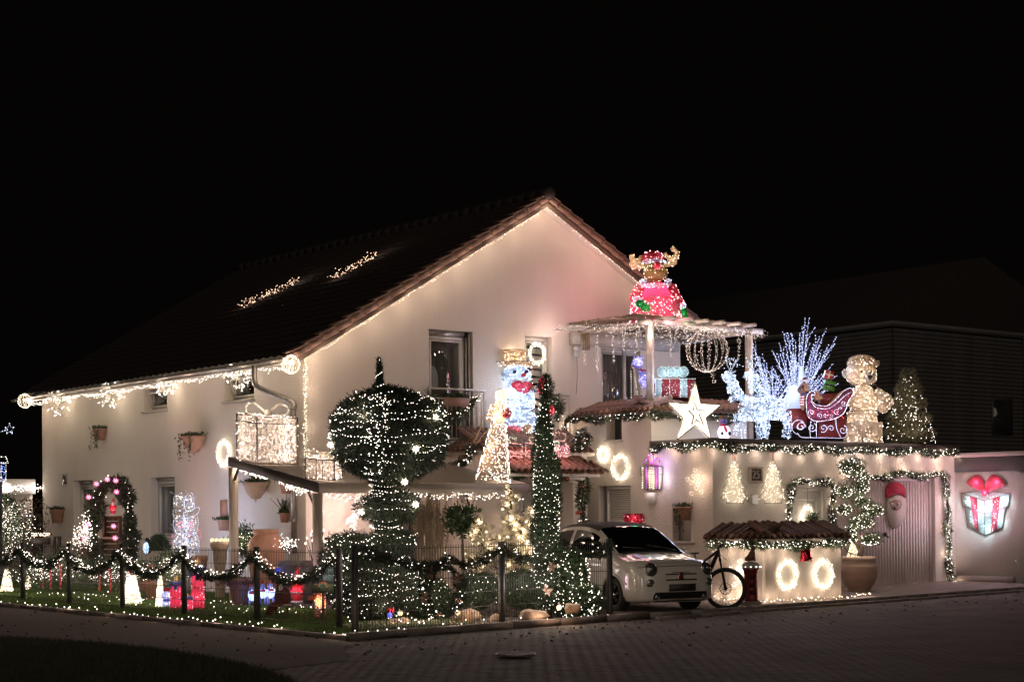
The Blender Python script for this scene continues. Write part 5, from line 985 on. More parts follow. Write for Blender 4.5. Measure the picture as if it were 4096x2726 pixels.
def deer(label,hx,hy,d,flip=1,sc_=1.):
    t=thing('light_reindeer',label,'light reindeer',Wp(hx+60,1757,d)); g=lambda x,y,o=0: Wp(hx+x*sc_,hy+(y)*sc_,d+o)
    pr=[Cp(g(-25,8),g(8,-8),.05,.085),Cp(g(5,-5),g(25,70),.085,.13),Cp(g(25,75),g(48,118),.14,.21),Cp(g(45,125),g(140,140),.24,.20),]
    legs=[Cp(g(32,150,-.1),g(28,255,-.12),.07,.03),Cp(g(52,150,.12),g(60,255,.12),.07,.03),Cp(g(128,150,-.1),g(140,200,-.1),.10,.04),Cp(g(140,200,-.1),g(128,255,-.1),.04,.03),Cp(g(145,148,.12),g(158,200,.12),.09,.04),Cp(g(158,200,.12),g(150,255,.12),.04,.03)]
    threads(t,pr,1250,aC,.09,.0075,'body_threads',vert=.45,wild=.5); threads(t,legs,380,aC,.09,.0075,'leg_threads',vert=.8); bulbson(t,pr,420,gC,.012,out=.02); bulbson(t,legs,150,gC,.0095,'leg_bulbs')
    m=MB()
    for s in (-1,1):
        m.tube(spline([g(8,-18,s*.05),g(8+14*s,-45,s*.12),g(18+24*s,-72,s*.2)],4),.012,5); m.tube([g(8+12*s,-40,s*.1),g(-8+8*s,-62,s*.1)],.009,5); m.tube([g(12+18*s,-55,s*.15),g(30+6*s,-75,s*.15)],.009,5); m.tube([g(8,-12,s*.05),g(20+6*s,-20,s*.18)],.02,5)
    m.build('antlers',mat('ice_wire',(.6,.68,.75),.4),t,kind='stuff'); bulbs_=[g(8+R.normal()*16,-50+R.normal()*14,R.normal()*.1) for _ in range(34)]; MB().bulbs(bulbs_,.009).build('antler_bulbs',gC,t,kind='stuff')
    for q in ((0,0),(18,50),(60,130),(120,135),(50,210),(140,215)): lamp(g(*q),(.62,.76,1),.27,.06,t)
deer('front ice white light reindeer facing left beside the small snowman',2915,1503,35.0)
deer('rear ice white light reindeer facing left just behind the front one',3003,1500,35.6,sc_=1.0)
def ledtree(label,base,tops,d,n=1,rnd=1.):
    t=thing('led_tree',label,'light tree',Wp(*base,d)); m=MB(); b=MB(); s=d/F
    for tx,ty in tops:
        dz=R.uniform(-.25,.25); A=Wp(*base,d); B=Wp(tx,ty,d+dz); Mi=lerp(A,B,.45)+VZ*.04; P=spline([A,Mi,B],8); m.tube(P,np.linspace(.012,.004,len(P)),4)
        Q=path(P,.055); Q=Q[int(len(Q)*.15):]; b.bulbs(Q+R.normal(size=Q.shape)*.011,.018)
        for k in range(5):
            i=int(len(P)*R.uniform(.3,.85)); e=P[i]+nrm(B-A)*R.uniform(.2,.36)+(VR*R.normal()+VF*R.normal())*.07; m.tube([P[i],e],.004,3); q=path([P[i],e],.06); b.bulbs(q+R.normal(size=q.shape)*.01,.016)
    m.build('branches',mat('frost_branch',(.42,.44,.55),.6),t,kind='stuff'); b.build('bulbs',glow('ice_blossom',(.55,.62,1),1.22),t,kind='stuff')
    return t
t=ledtree('big fan of ice blue blossom lights behind the sleigh',(3190,1640),[(3221,1269),(3236,1272),(3302,1315),(3345,1349),(3316,1380),(3332,1455),(3346,1503),(3352,1533),(3279,1343),(3153,1332),(3167,1335),(3134,1329),(3118,1372),(3120,1414),(3094,1407),(3181,1362),(3290,1440),(3140,1480),(3100,1500),(3250,1390),(3200,1330),(3230,1340),(3270,1450),(3170,1420),(3262,1520),(3300,1520)],38.4)
for x,y in ((3190,1450),(3220,1380),(3270,1480),(3140,1460)): lamp(Wp(x,y,37.4),(.5,.6,1),4.,.2,t)
t=ledtree('smaller fan of ice blue blossom lights rising behind the light reindeer',(3090,1640),[(3012,1376),(3020,1410),(3036,1450),(3050,1420),(3090,1470),(3105,1520),(3060,1500),(3140,1560),(3120,1500),(3160,1540),(3040,1500),(3075,1540)],37.9)
lamp(Wp(3060,1500,37.3),(.5,.6,1),4,.2,t)
tk=MB(); tk.tube([Wp(3205,1660,38.2),Wp(3203,1560,38.2),Wp(3206,1465,38.2)],[.17,.09,.05],10); o=tk.build('snow_post',mat('snow_cloth',(.6,.66,.78),.8,bump=.5,bscale=9),None,off=Wp(3205,1660,38.2)); tag(o,'white cloth wrapped trunk in the middle of the big blossom light fan','trunk')
tk=MB(); tk.lathe([(.42,0),(.36,.15),(.2,.45),(.12,.62),(0,.7)],Wp(3178,1660,37.9),14); o=tk.build('snow_mound',MATS['snow_cloth'],None,off=Wp(3178,1660,37.9)); tag(o,'white cloth snow mound beside the plush reindeer','decoration')
d=36.5; sl=thing('light_sleigh','purple red light sleigh with curled white outline and scrolled runners on the garage roof','light sleigh',Wp(3300,1752,d))
S=lambda x,y,o=0: Wp(2750+x/2.6133,1250+y/2.6133,d+o)
out_=[(1240,985),(1238,900),(1262,845),(1300,822),(1330,840),(1322,860),(1296,858),(1292,905),(1330,955),(1400,975),(1470,968),(1550,905),(1620,830),(1670,795),(1705,790),(1728,820),(1720,860),(1680,920),(1655,1000),(1620,1060),(1540,1105),(1440,1128),(1340,1135),(1270,1100),(1245,1050)]
side=spline([S(*p) for p in out_+[out_[0]]],4); body_m=mat('sleigh_red',(.16,.02,.05),.6,noise=.6,nscale=30,trans=.3)
for o_ in (-.02,.62): MB().poly([p+VF*o_ for p in side[:-1]],VF,.02).build('side_panel',body_m,sl)
rim=spline([S(*p) for p in ((1296,858),(1292,905),(1330,955),(1400,975),(1470,968),(1550,905),(1620,830),(1670,795))],5); m=MB(); 
for a,b_ in zip(rim[:-1],rim[1:]): m.add([a,b_,b_+VF*.62+VZ*.0,a+VF*.62],[(0,1,2,3)]); m.add([a,b_,b_-VZ*.14,a-VZ*.14],[(0,1,2,3)]) 
m.build('gold_rim',mat('tinsel_gold',(.40,.25,.06),.5,noise=.6,nscale=60),sl)
b=MB(); b.bulbs(path(side,.028)-VF*.045,.0105); b.bulbs(path(spline([S(*p) for p in ((1290,930),(1330,985),(1410,1005),(1480,998),(1560,945),(1640,870),(1700,835))],5),.028)-VF*.05,.010)
def scroll(cx,cy_,r,turn=2.2,s=1,a0=0,xs=1):
    a=np.linspace(0,turn*math.pi,40); return [S(cx+xs*r*(1-t/(turn*math.pi)*.8)*math.cos(s*t+a0),cy_+r*(1-t/(turn*math.pi)*.8)*math.sin(s*t+a0),-.05) for t in a]
for q in ((1295,1045,38,2.3,1,2),(1375,1075,30,2,-1,1),(1440,1070,26,2,1,0),(1500,1075,24,2,-1,2),(1560,1030,34,2.3,1,1),(1635,945,34,2.3,1,0),(1600,1000,20,2,1,3)): b.bulbs(path(scroll(*q),.03),.0105)
fr_=MB()
for q in ((1170,1185,88,2.6,1,math.pi*.6),(1185,1190,50,2.4,-1,0),(1300,1200,52,2.6,1,-1),(1420,1205,45,2.3,-1,2),(1500,1210,36,2.3,1,3),(1625,1225,48,2.4,1,-1.2)): P=scroll(*q); b.bulbs(path(P,.027),.0105); fr_.tube(P,.008,4)
for P in (((1290,1140),(1280,1230),(1285,1300)),((1350,1140),(1345,1220),(1350,1305)),((1550,1110),(1560,1210),(1600,1300)),((1150,1260),(1190,1300),(1300,1306),(1500,1308),(1600,1312),(1650,1300),(1668,1250))): P=spline([S(*p,-.05) for p in P],6); b.bulbs(path(P,.027),.0105); fr_.tube(P,.009,4)
b.build('bulbs',glow('violet_white_led',(.78,.76,1),2.80),sl,kind='stuff'); fr_.build('runner',MATS['ice_wire'],sl,kind='stuff'); MB().bulbs([S(x,y,-.06) for x,y in ((1265,940),(1330,1050),(1450,1105),(1560,1060),(1575,1020),(1640,930),(1655,900),(1680,870),(1400,1060),(1470,1105))]+[S(R.uniform(1270,1640),R.uniform(1000,1110),-.06) for _ in range(24)],.014).build('red_bulbs',gR,sl,kind='stuff')
for x,y in ((1300,1050),(1400,1080),(1560,1050),(1650,930),(1200,1190),(1400,1220),(1580,1220)): lamp(S(x,y,-.4),(.8,.6,.9),.6,.05,sl)
tb=mat('tinsel_red_box',(.22,.025,.02),.5,noise=.7,nscale=40)
o=MB().obb(S(1135,1105,.5),VR*95*d/F/2.61,VF*.2,VZ*100*d/F/2.61).build('tinsel_box',tb,None,off=S(1135,1205,.5)); tag(o,'red tinsel box standing between the reindeer and the sleigh','box')
b2=MB().obb(S(1480,910,.75),VR*100*d/F/2.61,VF*.2,VZ*62*d/F/2.61).obb(S(1510,1190,.45),VR*140*d/F/2.61,VF*.1,VZ*112*d/F/2.61); o=b2.build('tinsel_box',tb,None,off=S(1480,1300,.75)); tag(o,'red tinsel covered box behind the seat of the sleigh','box')

t=thing('gift_stack','topmost red paper gift tilted above the green gift by the sleigh','gift',S(1475,690,.6)); t.name='paper_gift'; a=-.2; u=VR*math.cos(a)+VZ*math.sin(a); v=-VR*math.sin(a)+VZ*math.cos(a)
MB().obb(S(1475,650,.6),u*.09,VF*.09,v*.085).build('box',mat('gift_paper_red',(.42,.03,.02),.4),t); m=MB(); m.obb(S(1475,650,.6-.0),u*.018,VF*.093,v*.088); m.obb(S(1475,650,.6),u*.093,VF*.094,v*.018); m.build('ribbon',mat('ribbon_white',(.6,.5,.35),.5),t,kind='stuff')
t=thing('paper_gift','green paper gift with dark ribbon tilted below the red gift by the sleigh','gift',S(1480,830,.6)); u,v=VR*math.cos(.25)-VZ*math.sin(.25),VR*math.sin(.25)+VZ*math.cos(.25)
MB().obb(S(1482,762,.6),u*.12,VF*.1,v*.1).build('box',mat('gift_paper_green',(.07,.22,.03),.5),t); MB().obb(S(1482,762,.6),u*.123,VF*.103,v*.018).build('ribbon',black,t)
t=thing('plush_reindeer','tan plush reindeer with brown nose, red hat and striped scarf in the sleigh','plush toy',S(1230,1000,.25)); tan=mat('tan_plush',(.45,.24,.13),.9,bump=.3)
core(t,[El(3216,1552,d+.2,20,24),El(3212,1600,d+.25,15,40)],1,tan,'body'); MB().ell(S(1187,805,-.05),(.085,.08,.085),12,8).build('nose',mat('nose_brown',(.10,.05,.03),.5),t,smooth=True); MB().ell(S(1208,765,-.03),.03).build('eye',black,t); MB().tube([S(1222,715,.15),S(1218,678,.15)],[.09,.02],8).build('hat',mat('hat_red',(.40,.04,.03),.8),t); MB().lathe([(.09,0),(.1,.02),(.09,.045)],S(1222,722,.15),12).build('hat_band',mat('hat_white',(.7,.68,.66),.9),t)
for k in range(7): MB().obb(S(1193+(k%2)*2,880+k*13,.0),VR*.045,VF*.03,VZ*.016).build('scarf_stripe',MATS['hat_red'] if k%2 else MATS['hat_white'],t)
MB().tube([S(1265,830,.1),S(1238,850,.05),S(1195,858,.0)],.035,6).build('scarf',mat('scarf_dark',(.08,.06,.10),.8),t); MB().tube([S(1340,820,.3),S(1355,900,.3),S(1390,870,.3)],.09,8).build('arm',tan,t)
for x,y in ((1215,820),(1440,700),(1450,900),(1130,1050),(1240,930)): lamp(S(x,y,-.7),(.85,.8,.95),1.3,.06,t)
# teddy
d=37.2; te=thing('light_teddy','tall golden lit teddy bear with red fluffy hat standing on the garage roof','light figure',Wp(3449,1776,d))
tb_=[El(3443,1492,d,62,53,48),El(3481,1510,d-.25,26,24,22),El(3454,1600,d,64,60,46),El(3449,1690,d,70,70,50)]; lg=[Cp(Wp(3416,1690,d),Wp(3412,1778,d),.24,.20),Cp(Wp(3486,1690,d),Wp(3490,1778,d),.24,.20)]
ar_=[Cp(Wp(3498,1572,d),Wp(3553,1602,d-.1),.15,.13),Cp(Wp(3553,1602,d-.1),Wp(3530,1634,d-.35),.13,.11)]; er=[El(3381,1492,d,11,16,8),El(3508,1452,d+.2,8,12,8)]
allp=tb_+lg+ar_+er; threads(te,allp,15000,acr('honey_acrylic',(.90,.80,.64)),.075,.011,vert=.12); core(te,allp,.9,mat('honey_liner',(.72,.60,.45),.6,trans=.5,noise=.3,nscale=40),'liner'); bulbson(te,allp,520,gN,.0105)
ht=[('e',Wp(3446,1450,d),np.array((.27,.24,.13)),RM)]; P,N=samp(ht,2400); m=MB(); k=len(P); top=P[:,2]>Wp(0,1447,d)[2]; m.leaves(P[~top],N[~top]+R.normal(size=((~top).sum(),3))*.5,.06,.012); m.build('hat_fur',aG,te,kind='stuff'); m=MB(); m.leaves(P[top],N[top]+R.normal(size=(top.sum(),3))*.5,.06,.014); m.build('hat_red_fur',mat('fur_red',(.45,.02,.05),.7,trans=.3),te,kind='stuff'); bulbson(te,ht,50,gN,.0095)
for x,y in ((3447,1486),(3485,1487)): MB().ell(Wp(x,y,d-.30 if x<3460 else d-.36),.028,10,7).build('eye',black,te,smooth=True)
m=MB(); q=Wp(3480,1508,d-.50); m.ell(q+VR*.025+VZ*.015,.033,8,6); m.ell(q-VR*.025+VZ*.015,.033,8,6); m.ell(q-VZ*.02,.035,8,6); m.build('nose',black,te,smooth=True)
m=MB()
for z_ in (1645,1540): c=Wp(3452,z_,d); m.tube(ring(c,VR,VF,.37 if z_>1600 else .28,26)*np.array((1,1,1)),.007,4,close=True)
m.tube([Wp(3451,1750,d-.26),Wp(3451,1772,d-.26)],.02,5); m.build('seam_wire',steel,te,kind='stuff')
for x,y,p_ in ((3443,1492,5),(3454,1600,5),(3449,1690,5),(3415,1740,3),(3483,1740,3),(3540,1600,1.5),(3525,1625,1.2),(3481,1510,1)): lamp(Wp(x,y,d if x<3500 else d-.12),(1,.82,.62),p_*.6,.08,te)
for x,y in ((3420,1480),(3460,1590),(3440,1700),(3530,1620)): lamp(Wp(x,y,d-.95),(1,.84,.64),.9,.1,te)
# conifer on the roof
d=38.6; cf_=thing('conifer_tree','light wound olive green conifer standing on the garage roof beside the teddy bear','tree',Wp(3634,1782,d)); pr=[]
fm=MB(); k=15000; t_=R.random(k)**.75; z=t_; r_=.60*t_**.72*(.85+.15*np.sin(t_*30)); a=R.random(k)*6.283; c0=Wp(3634,1482,d); hgt=1.66
P=c0+np.outer(np.cos(a)*r_*R.random(k)**.3,VR)+np.outer(np.sin(a)*r_*R.random(k)**.3,VF)-np.outer(t_*hgt,VZ); D=np.outer(np.cos(a),VR)+np.outer(np.sin(a),VF)+VZ*.7+R.normal(size=(k,3))*.3; fm.leaves(P,D,.14*R.uniform(.5,1.3,k),.022); fm.build('foliage',mat('conifer_olive',(.13,.12,.06),.8,noise=.4,nscale=8),cf_,kind='stuff'); MB().tube([c0+VZ*-.1,c0-VZ*1.7],[.01,.05],6).build('trunk',bark,cf_)
b=MB(); n=330; t_=R.random(n)*.88+.1; a=R.random(n)*6.28; r_=.60*t_**.72*.97+.02; b.bulbs(c0+np.outer(np.cos(a)*r_,VR)+np.outer(np.sin(a)*r_,VF)-np.outer(t_*hgt+.03*np.sin(a*2.3),VZ),.0095); b.build('bulbs',gN,cf_,kind='stuff')
for x,y in ((3620,1600),(3650,1720)): lamp(Wp(x,y,d-.9),(1,.85,.65),2.6,.2,cf_)
m=MB(); m.bx(28.2,30.6,24.9,25.4,2.87,3.13); o=m.build('roof_case',mat('dark_case',(.03,.03,.035),.6),None,off=(28.2,24.9,2.87)); tag(o,'long dark equipment case lying on the garage roof under the sleigh','case')
# ======== courtyard wall, garage front and bin enclosure ========
garland('fir garland with dense cream lights along the courtyard parapet towards the street corner',[(TX-.09,y,2.98+.035*math.sin(y*6)) for y in np.linspace(TB-.1,FY-.1,14)],.085,1000,needled,bulb=48,br=.0105,lamps=.6,lp=.35,loff=(-.06,0,-.12))
garland('long fir garland with dense cream lights under the garage parapet facing the street',[(x,FY-.10,2.94+.03*math.sin(x*4)) for x in np.linspace(TX-.05,AX-.05,50)],.09,1000,needled,bulb=52,br=.0105,lamps=.62,lp=.4,loff=(0,-.05,-.12),lc=(1,.80,.6))
g_=[onY(x,y,FY-.1) for x,y in ((3395,1895),(3440,1893),(3480,1908),(3540,1912),(3580,1895),(3620,1888),(3680,1908),(3730,1900),(3775,1890),(3785,1915),(3787,1980),(3795,2050),(3788,2110),(3800,2160),(3795,2230),(3800,2290),(3815,2328))]
garland('fir garland with cream lights framing the ribbed garage door top and right side',g_,.08,900,needled,bulb=46,br=.0105,lamps=.6,lp=.5,loff=(-.02,-.05,.05))
g_=[onY(x,y,FY-.1) for x,y in ((3160,2128),(3155,2060),(3165,1990),(3168,1930),(3200,1922),(3260,1930),(3325,1925),(3338,1960),(3325,2040),(3335,2100),(3340,2128))]
garland('leafy garland with warm lights framing the front door behind the bin enclosure',g_,.075,900,needled,bulb=50,br=.0105,lamps=.5,lp=.5,loff=(0,-.05,0))
for (x,lb) in ((2940,'left of two flat wall trees of cream lights beside the number plaque'),(3092,'right of two flat wall trees of cream lights beside the number plaque')):
    y=FY-.05; t=thing('light_wall_tree',lb,'light tree',onY(x,2000,y)); G_=lambda a,b_: np.array(onY(x+a,b_,y)); m=MB(); P=[(0,1836)]
    for w0,w1,ya,yb_ in ((24,14,1870,1870),(38,26,1908,1908),(46,30,1945,1945)): pass
    for s in (-1,1): m.tube([G_(0,1838),G_(s*24,1872),G_(s*12,1872),G_(s*36,1912),G_(s*22,1912),G_(s*48,1952),G_(s*30,1955),G_(s*62,1996),G_(s*35,2000),G_(s*35,2011)],.005,4)
    m.tube([G_(-35,2011),G_(35,2011)],.005,4); m.build('wire_frame',steel,t); Q=[]
    while len(Q)<165:
        yy=R.uniform(1845,2008); hw=8+(yy-1840)*.30 if yy<1998 else 30; xx=R.uniform(-hw,hw); Q.append(G_(xx,yy)+np.array((0,R.normal()*.01,0)))
    MB().bulbs(Q,.012).build('bulbs',glow('cream_led',(1,.85,.6),1.87),t,kind='stuff'); MB().bar(G_(0,1800),G_(0,1840),.02,.01,up=(0,1,0)).build('ribbon',mat('ribbon_red',(.5,.06,.05),.6),t)
    for q in ((0,1880),(-10,1930),(12,1930),(-22,1975),(22,1975),(0,2000)): lamp(G_(*q)-np.array((0,.07,0)),(1,.86,.58),.11,.05,t)
# framed number
t=thing('number_plaque','square framed grey plaque with the number 25 between the two wall trees','plaque',onY(3017,1930,FY)); a0,a1=np.array(onY(2994,1930,FY)),np.array(onY(3046,1866,FY)); MB().bx(a0[0]+.045,a1[0]-.045,FY-.02,FY-.004,a0[2]+.045,a1[2]-.045).build('board',mat('plaque_dark',(.10,.08,.06),.7,noise=.5,nscale=12),t)
m=MB()
for q in ((a0[0],a1[0],a1[2]-.045,a1[2]),(a0[0],a1[0],a0[2],a0[2]+.045),(a0[0],a0[0]+.045,a0[2]+.045,a1[2]-.045),(a1[0]-.045,a1[0],a0[2]+.045,a1[2]-.045)): m.bx(q[0],q[1],FY-.05,FY-.003,q[2],q[3])
m.build('frame',mat('plaque_frame',(.33,.27,.21),.7,noise=.3),t)
def text(s,loc,size,mt,par,rot=(math.pi/2,0,0),ext=.004,name='lettering',ax='CENTER'):
    c=bpy.data.curves.new(name,'FONT'); c.body=s; c.size=size; c.extrude=ext; c.align_x=ax; c.align_y='CENTER'; c.materials.append(mt); o=bpy.data.objects.new(name,c); COL.objects.link(o); o.rotation_euler=rot; off=wloc(par); bpy.context.view_layer.update(); me=bpy.data.meshes.new_from_object(o.evaluated_get(bpy.context.evaluated_depsgraph_get())); bpy.data.objects.remove(o); o=bpy.data.objects.new(name,me); COL.objects.link(o); o.rotation_euler=rot; o.location=np.array(loc)-off; o.parent=par; return o
text('25',((a0[0]+a1[0])/2,FY-.03,(a0[2]+a1[2])/2),.24,mat('number_grey',(.42,.35,.28),.6,noise=.3),t)
m=MB(); q=np.array(onY(3017,1997,FY-.1)); m.add([q+(-.05,0,-.08),q+(.12,0,-.1),q+(.12,.09,-.1),q+(-.05,.09,-.06),q+(-.05,0,.09),q+(.12,0,.1),q+(.12,.09,.1),q+(-.05,.09,.08)],[(0,1,5,4),(1,2,6,5),(4,5,6,7),(0,3,7,4),(0,1,2,3)]); tag(m.build('wall_lamp',white,None,off=q),'unlit white wedge wall lamp between the two wall trees','wall lamp')
# bin enclosure
be=thing('bin_enclosure','low rendered bin enclosure with clay tile roof and two glowing wreaths by the kerb','wall',(21.99,20.79,0)); BX,BYY=21.99,20.79
MB().bx(BX,BX+1.95,BYY,BYY+.12,-.02,1.12).build('front_wall',stucco,be); MB().bx(BX,BX+.12,BYY+.12,BYY+1.4,-.02,1.12).build('side_wall',stucco,be); MB().bx(BX+1.83,BX+1.95,BYY+.12,BYY+1.4,-.02,1.12).build('side_wall',stucco,be); MB().bx(BX-.03,BX+1.98,BYY-.03,BYY+1.43,1.121,1.16).build('roof_board',stucco,be)
m=MB(); m.add([(BX-.03,BYY+.0,1.16),(BX+1.98,BYY,1.16),(BX+1.98,BYY+.5,1.38),(BX+.35,BYY+.5,1.38),(BX-.0,BYY+1.43,1.16),(BX+.35,BYY+1.43,1.38),(BX+1.98,BYY+1.43,1.16)],[(0,1,2,3),(0,3,5,4),(3,2,6,5)]); m.build('roof_bed',rooft,be)
dterra=mat('dark_clay_tile',(.22,.12,.08),.85,noise=.5,nscale=8,bump=.3)
barrel(be,(BX-.05,BYY-.14,1.16),(1,0,0),(0,.86,.36),13,.62,.165,mt=dterra,twist=.06,jitz=.01); barrel(be,(BX-.16,BYY-.02,1.16),(0,1,0),(.86,0,.36),9,.52,.165,mt=dterra,twist=.06,jitz=.01)
garland('fir garland dense with cream lights under the tile eave of the bin enclosure',[(BX-.12,BYY+1.35,1.06),(BX-.13,BYY+.1,1.06),(BX-.08,BYY-.12,1.05),(BX+.6,BYY-.13,1.03),(BX+1.2,BYY-.13,1.05),(BX+2.0,BYY-.12,1.07)],.075,1100,leafg,bulb=70,br=.0105,lamps=.36,lp=.32,loff=(-.03,-.05,-.1))
glowwreath('left oval wreath of cream lights on the bin enclosure front wall',onY(3143,2297,BYY),(1,0,0),(0,0,1),.235,(0,-1,0),.055,430,lp=.09); glowwreath('right oval wreath of cream lights on the bin enclosure front wall',onY(3287,2294,BYY),(1,0,0),(0,0,1),.235,(0,-1,0),.055,430,lp=.09)
glowwreath('small upper left oval wreath of cream lights on the courtyard wall',onX(2418,1817,TX),(0,1,0),(0,0,1),.145,(-1,0,0),.045,290,lp=.10); glowwreath('larger lower right oval wreath of cream lights on the courtyard wall',onX(2486,1868,TX),(0,1,0),(0,0,1),.245,(-1,0,0),.055,430,lp=.10)
P=[(BX-.1,BYY+1.3,.05),(BX-.1,BYY-.12,.05),(BX+2.1,BYY-.14,.05),(BX+2.6,BYY+.1,.06),(BX+3.0,BYY+.2,.05)]; P=path(P,.06); P[:,2]+=.03*np.abs(np.sin(np.arange(len(P))*1.3)); lightstring('ground_light_string','warm lights on dark wire lying at the foot of the bin enclosure and big pot',P,.085,gW,.014,.015,1,lamps=.32,lp=.20,loff=(0,-.03,.02))
t=thing('bells','pair of glossy red metal bells hanging under the bin enclosure eave','bells',onY(3230,2200,BYY-.12)); t.name='christmas_bell'
for dx,tl,mm_ in ((-28,.35,mat('bell_red',(.45,.02,.04),.12,metal=.85)),(12,-.4,MATS['bell_red'] if 'bell_red' in MATS else None)):
    q=np.array(onY(3228+dx*.5,2195,BYY-.16)); pf=[(.12,-.19),(.095,-.15),(.07,-.07),(.05,-.02),(.0,0)]; m=MB(); m.lathe(pf,(0,0,0),16); m.lathe([(.115,-.185),(.06,-.1),(0,-.05)],(0,0,0),16); V=np.concatenate(m.v); c_,s_=math.cos(tl),math.sin(tl)
    for i,v in enumerate(m.v): x=v[:,0]*c_-v[:,2]*s_; z=v[:,0]*s_+v[:,2]*c_; m.v[i]=np.stack([x,v[:,1],z],1)+q
    m.build('bell',MATS['bell_red'],t,smooth=True)
m=MB(); k=80; m.leaves(np.array(onY(3228,2190,BYY-.14))+R.normal(size=(k,3))*.03,R.normal(size=(k,3)),.07,.02); m.build('fir_sprig',leafg,t,kind='stuff')
# red pillar with dog statue
q=np.array(onZ(3005,2424)); t=thing('letter_pillar','red cast letter pillar box with string of white lights beside the mountain bike','pillar',q); redp=mat('pillar_red',(.20,.018,.012),.5,noise=.3,nscale=9)
MB().lathe([(.20,0),(.20,.03),(.18,.05),(.18,.08),(.145,.1)],q,12).build('foot',mat('plinth_stone',(.25,.2,.16),.8),t); MB().lathe([(.135,.1),(.12,.14),(.115,.55),(.13,.62),(.155,.66)],q,8).build('column',redp,t); MB().lathe([(.155,.66),(.17,.68),(.17,.71),(.11,.76),(.02,.78)],q,12).build('cap',mat('snow_cap',(.5,.45,.4),.9,bump=.5),t)
for z in (.25,.38,.52): MB().obb(q-VF*.118+VZ*z,VR*.045,VF*.008,VZ*.035).build('panel',mat('pillar_dark',(.05,.01,.01),.5),t)
MB().bulbs([q+(VR*math.cos(a)+VF*math.sin(a))*.175+VZ*.69 for a in np.linspace(0,6.28,12)],.012).build('bulbs',gN,t,kind='stuff')
dg=thing('dog_statue','small terracotta dog statue sitting on top of the red letter pillar','statue',q+VZ*.78); clay=mat('clay_brown',(.22,.11,.06),.7,noise=.3,nscale=20); z0=q+VZ*.78
prs=[('c',z0+VR*-.03+VZ*.03,z0+VR*.03+VZ*.16,.065,.05),('e',z0-VR*.05+VZ*.045,np.array((.06,.05,.05)),RM),('e',z0+VR*.035+VZ*.235,np.array((.042,.04,.045)),RM),('c',z0+VR*.04+VZ*.23,z0+VR*.085+VZ*.215,.028,.02),('c',z0+VR*.03+VZ*.15,z0+VR*.035+VZ*.22,.045,.035)]
core(dg,prs,1,clay,'body'); m=MB(); 
for s in (-.03,.03): m.tube([z0+VR*.05+VF*s+VZ*.14,z0+VR*.06+VF*s],[.022,.018],6); 
m.build('front_legs',clay,dg,kind='stuff'); m=MB(); 
for s in (-.04,.04): m.ell(z0+VR*.02+VF*s+VZ*.225,(.02,.012,.03),8,6)
m.build('ears',clay,dg,kind='stuff')
# present on the courtyard wall, star cluster, vent, niche pot
t=thing('light_gift','tall flat lit gift with purple pink ribbons on the courtyard wall','light gift',onX(2605,1950,TX)); XX=TX-.05; U=lambda x,y,o=0: np.array(onX(2200+x/2.613,1550+y/2.613,XX-o))
fr_=MB(); 
for P in (((945,835),(945,910),(955,910),(965,1050),(1060,1080),(1165,1050),(1170,905),(1177,905),(1175,825),(1060,798),(945,835)),((945,910),(1060,900),(1175,905)),((1060,798),(1060,1080)),((985,820),(990,1058)),((1022,808),(1025,1068)),((1095,808),(1097,1068)),((1133,815),(1133,1058))): fr_.tube([U(*p) for p in P],.006,4)
fr_.build('wire_frame',steel,t); MB().poly([U(*p) for p in ((948,838),(968,1048),(1060,1075),(1162,1048),(1172,828),(1060,802))],(1,0,0),.02).build('panel',mat('gift_cream',(.72,.66,.52),.6,trans=.4),t)
pv=mat('ribbon_violet',(.55,.12,.45),.5,trans=.4)
for a,b_ in ((988,1023),(1096,1131)): MB().poly([U(a,822,.004),U(a+5,1056,.004),U(b_+2,1066,.004),U(b_,812,.004)],(-1,0,0),.006).build('ribbon',pv,t)
for P in (((1060,800),(1030,740),(1045,690),(1075,700),(1085,760),(1065,800)),((1055,798),(1000,795),(985,760),(1010,740),(1040,770)),((1070,798),(1130,800),(1145,765),(1120,735),(1085,770))): MB().tube(spline([U(*p,.03) for p in P],5),.014,5).build('bow_loop',pv,t)
b=MB(); b.bulbs([U(x,y,.02) for x in (965,1145,1060,1040,1080) for y in np.arange(835,1050,26)+R.normal()*4],.011); b.build('bulbs',gN,t,kind='stuff'); b=MB(); b.bulbs([U(x,y,.02) for x in (1005,1114) for y in np.arange(830,1060,24)],.011); b.bulbs([U(x,y,.05) for x,y in ((1005,750),(1030,705),(1062,690),(1090,720),(1130,745),(1140,790),(990,780),(1050,780),(1075,760))],.013); b.build('violet_bulbs',glow('violet_led',(.6,.45,1),1.70),t,kind='stuff')
for x,y,c_ in ((985,900,(1,.85,.6)),(1140,900,(.9,.7,.9)),(1060,1000,(1,.8,.7)),(1060,760,(.7,.4,1)),(1150,780,(.5,.35,1)),(1150,980,(.8,.7,.8))): lamp(U(x,y,.12),c_,.38,.05,t)
MB().tube(spline([U(1050,560),U(1065,600,.02),U(1050,650,.02),U(1080,700,.05)],5),.008,5).build('cable',black,t)
t=thing('light_star_cluster','snowflake of small warm star lights on the courtyard wall near the corner','light decoration',onX(2780,1930,TX)); b=MB(); m=MB(); cc=[(1517,860),(1437,955),(1610,935),(1478,1105),(1582,1088),(1500,920),(1545,925),(1475,990),(1560,975),(1530,1045),(1520,975),(1545,1010)]
for x,y in cc:
    m.tube([U(1522,985),U(x,y)],.004,4)
    for k in range(7): a=k*.9; b.bulbs([U(x+17*math.cos(a),y+20*math.sin(a),.01)],.0115)
b.build('bulbs',glow('peach_led',(1,.74,.52),2.04),t,kind='stuff'); m.build('arms',whitewire,t,kind='stuff')
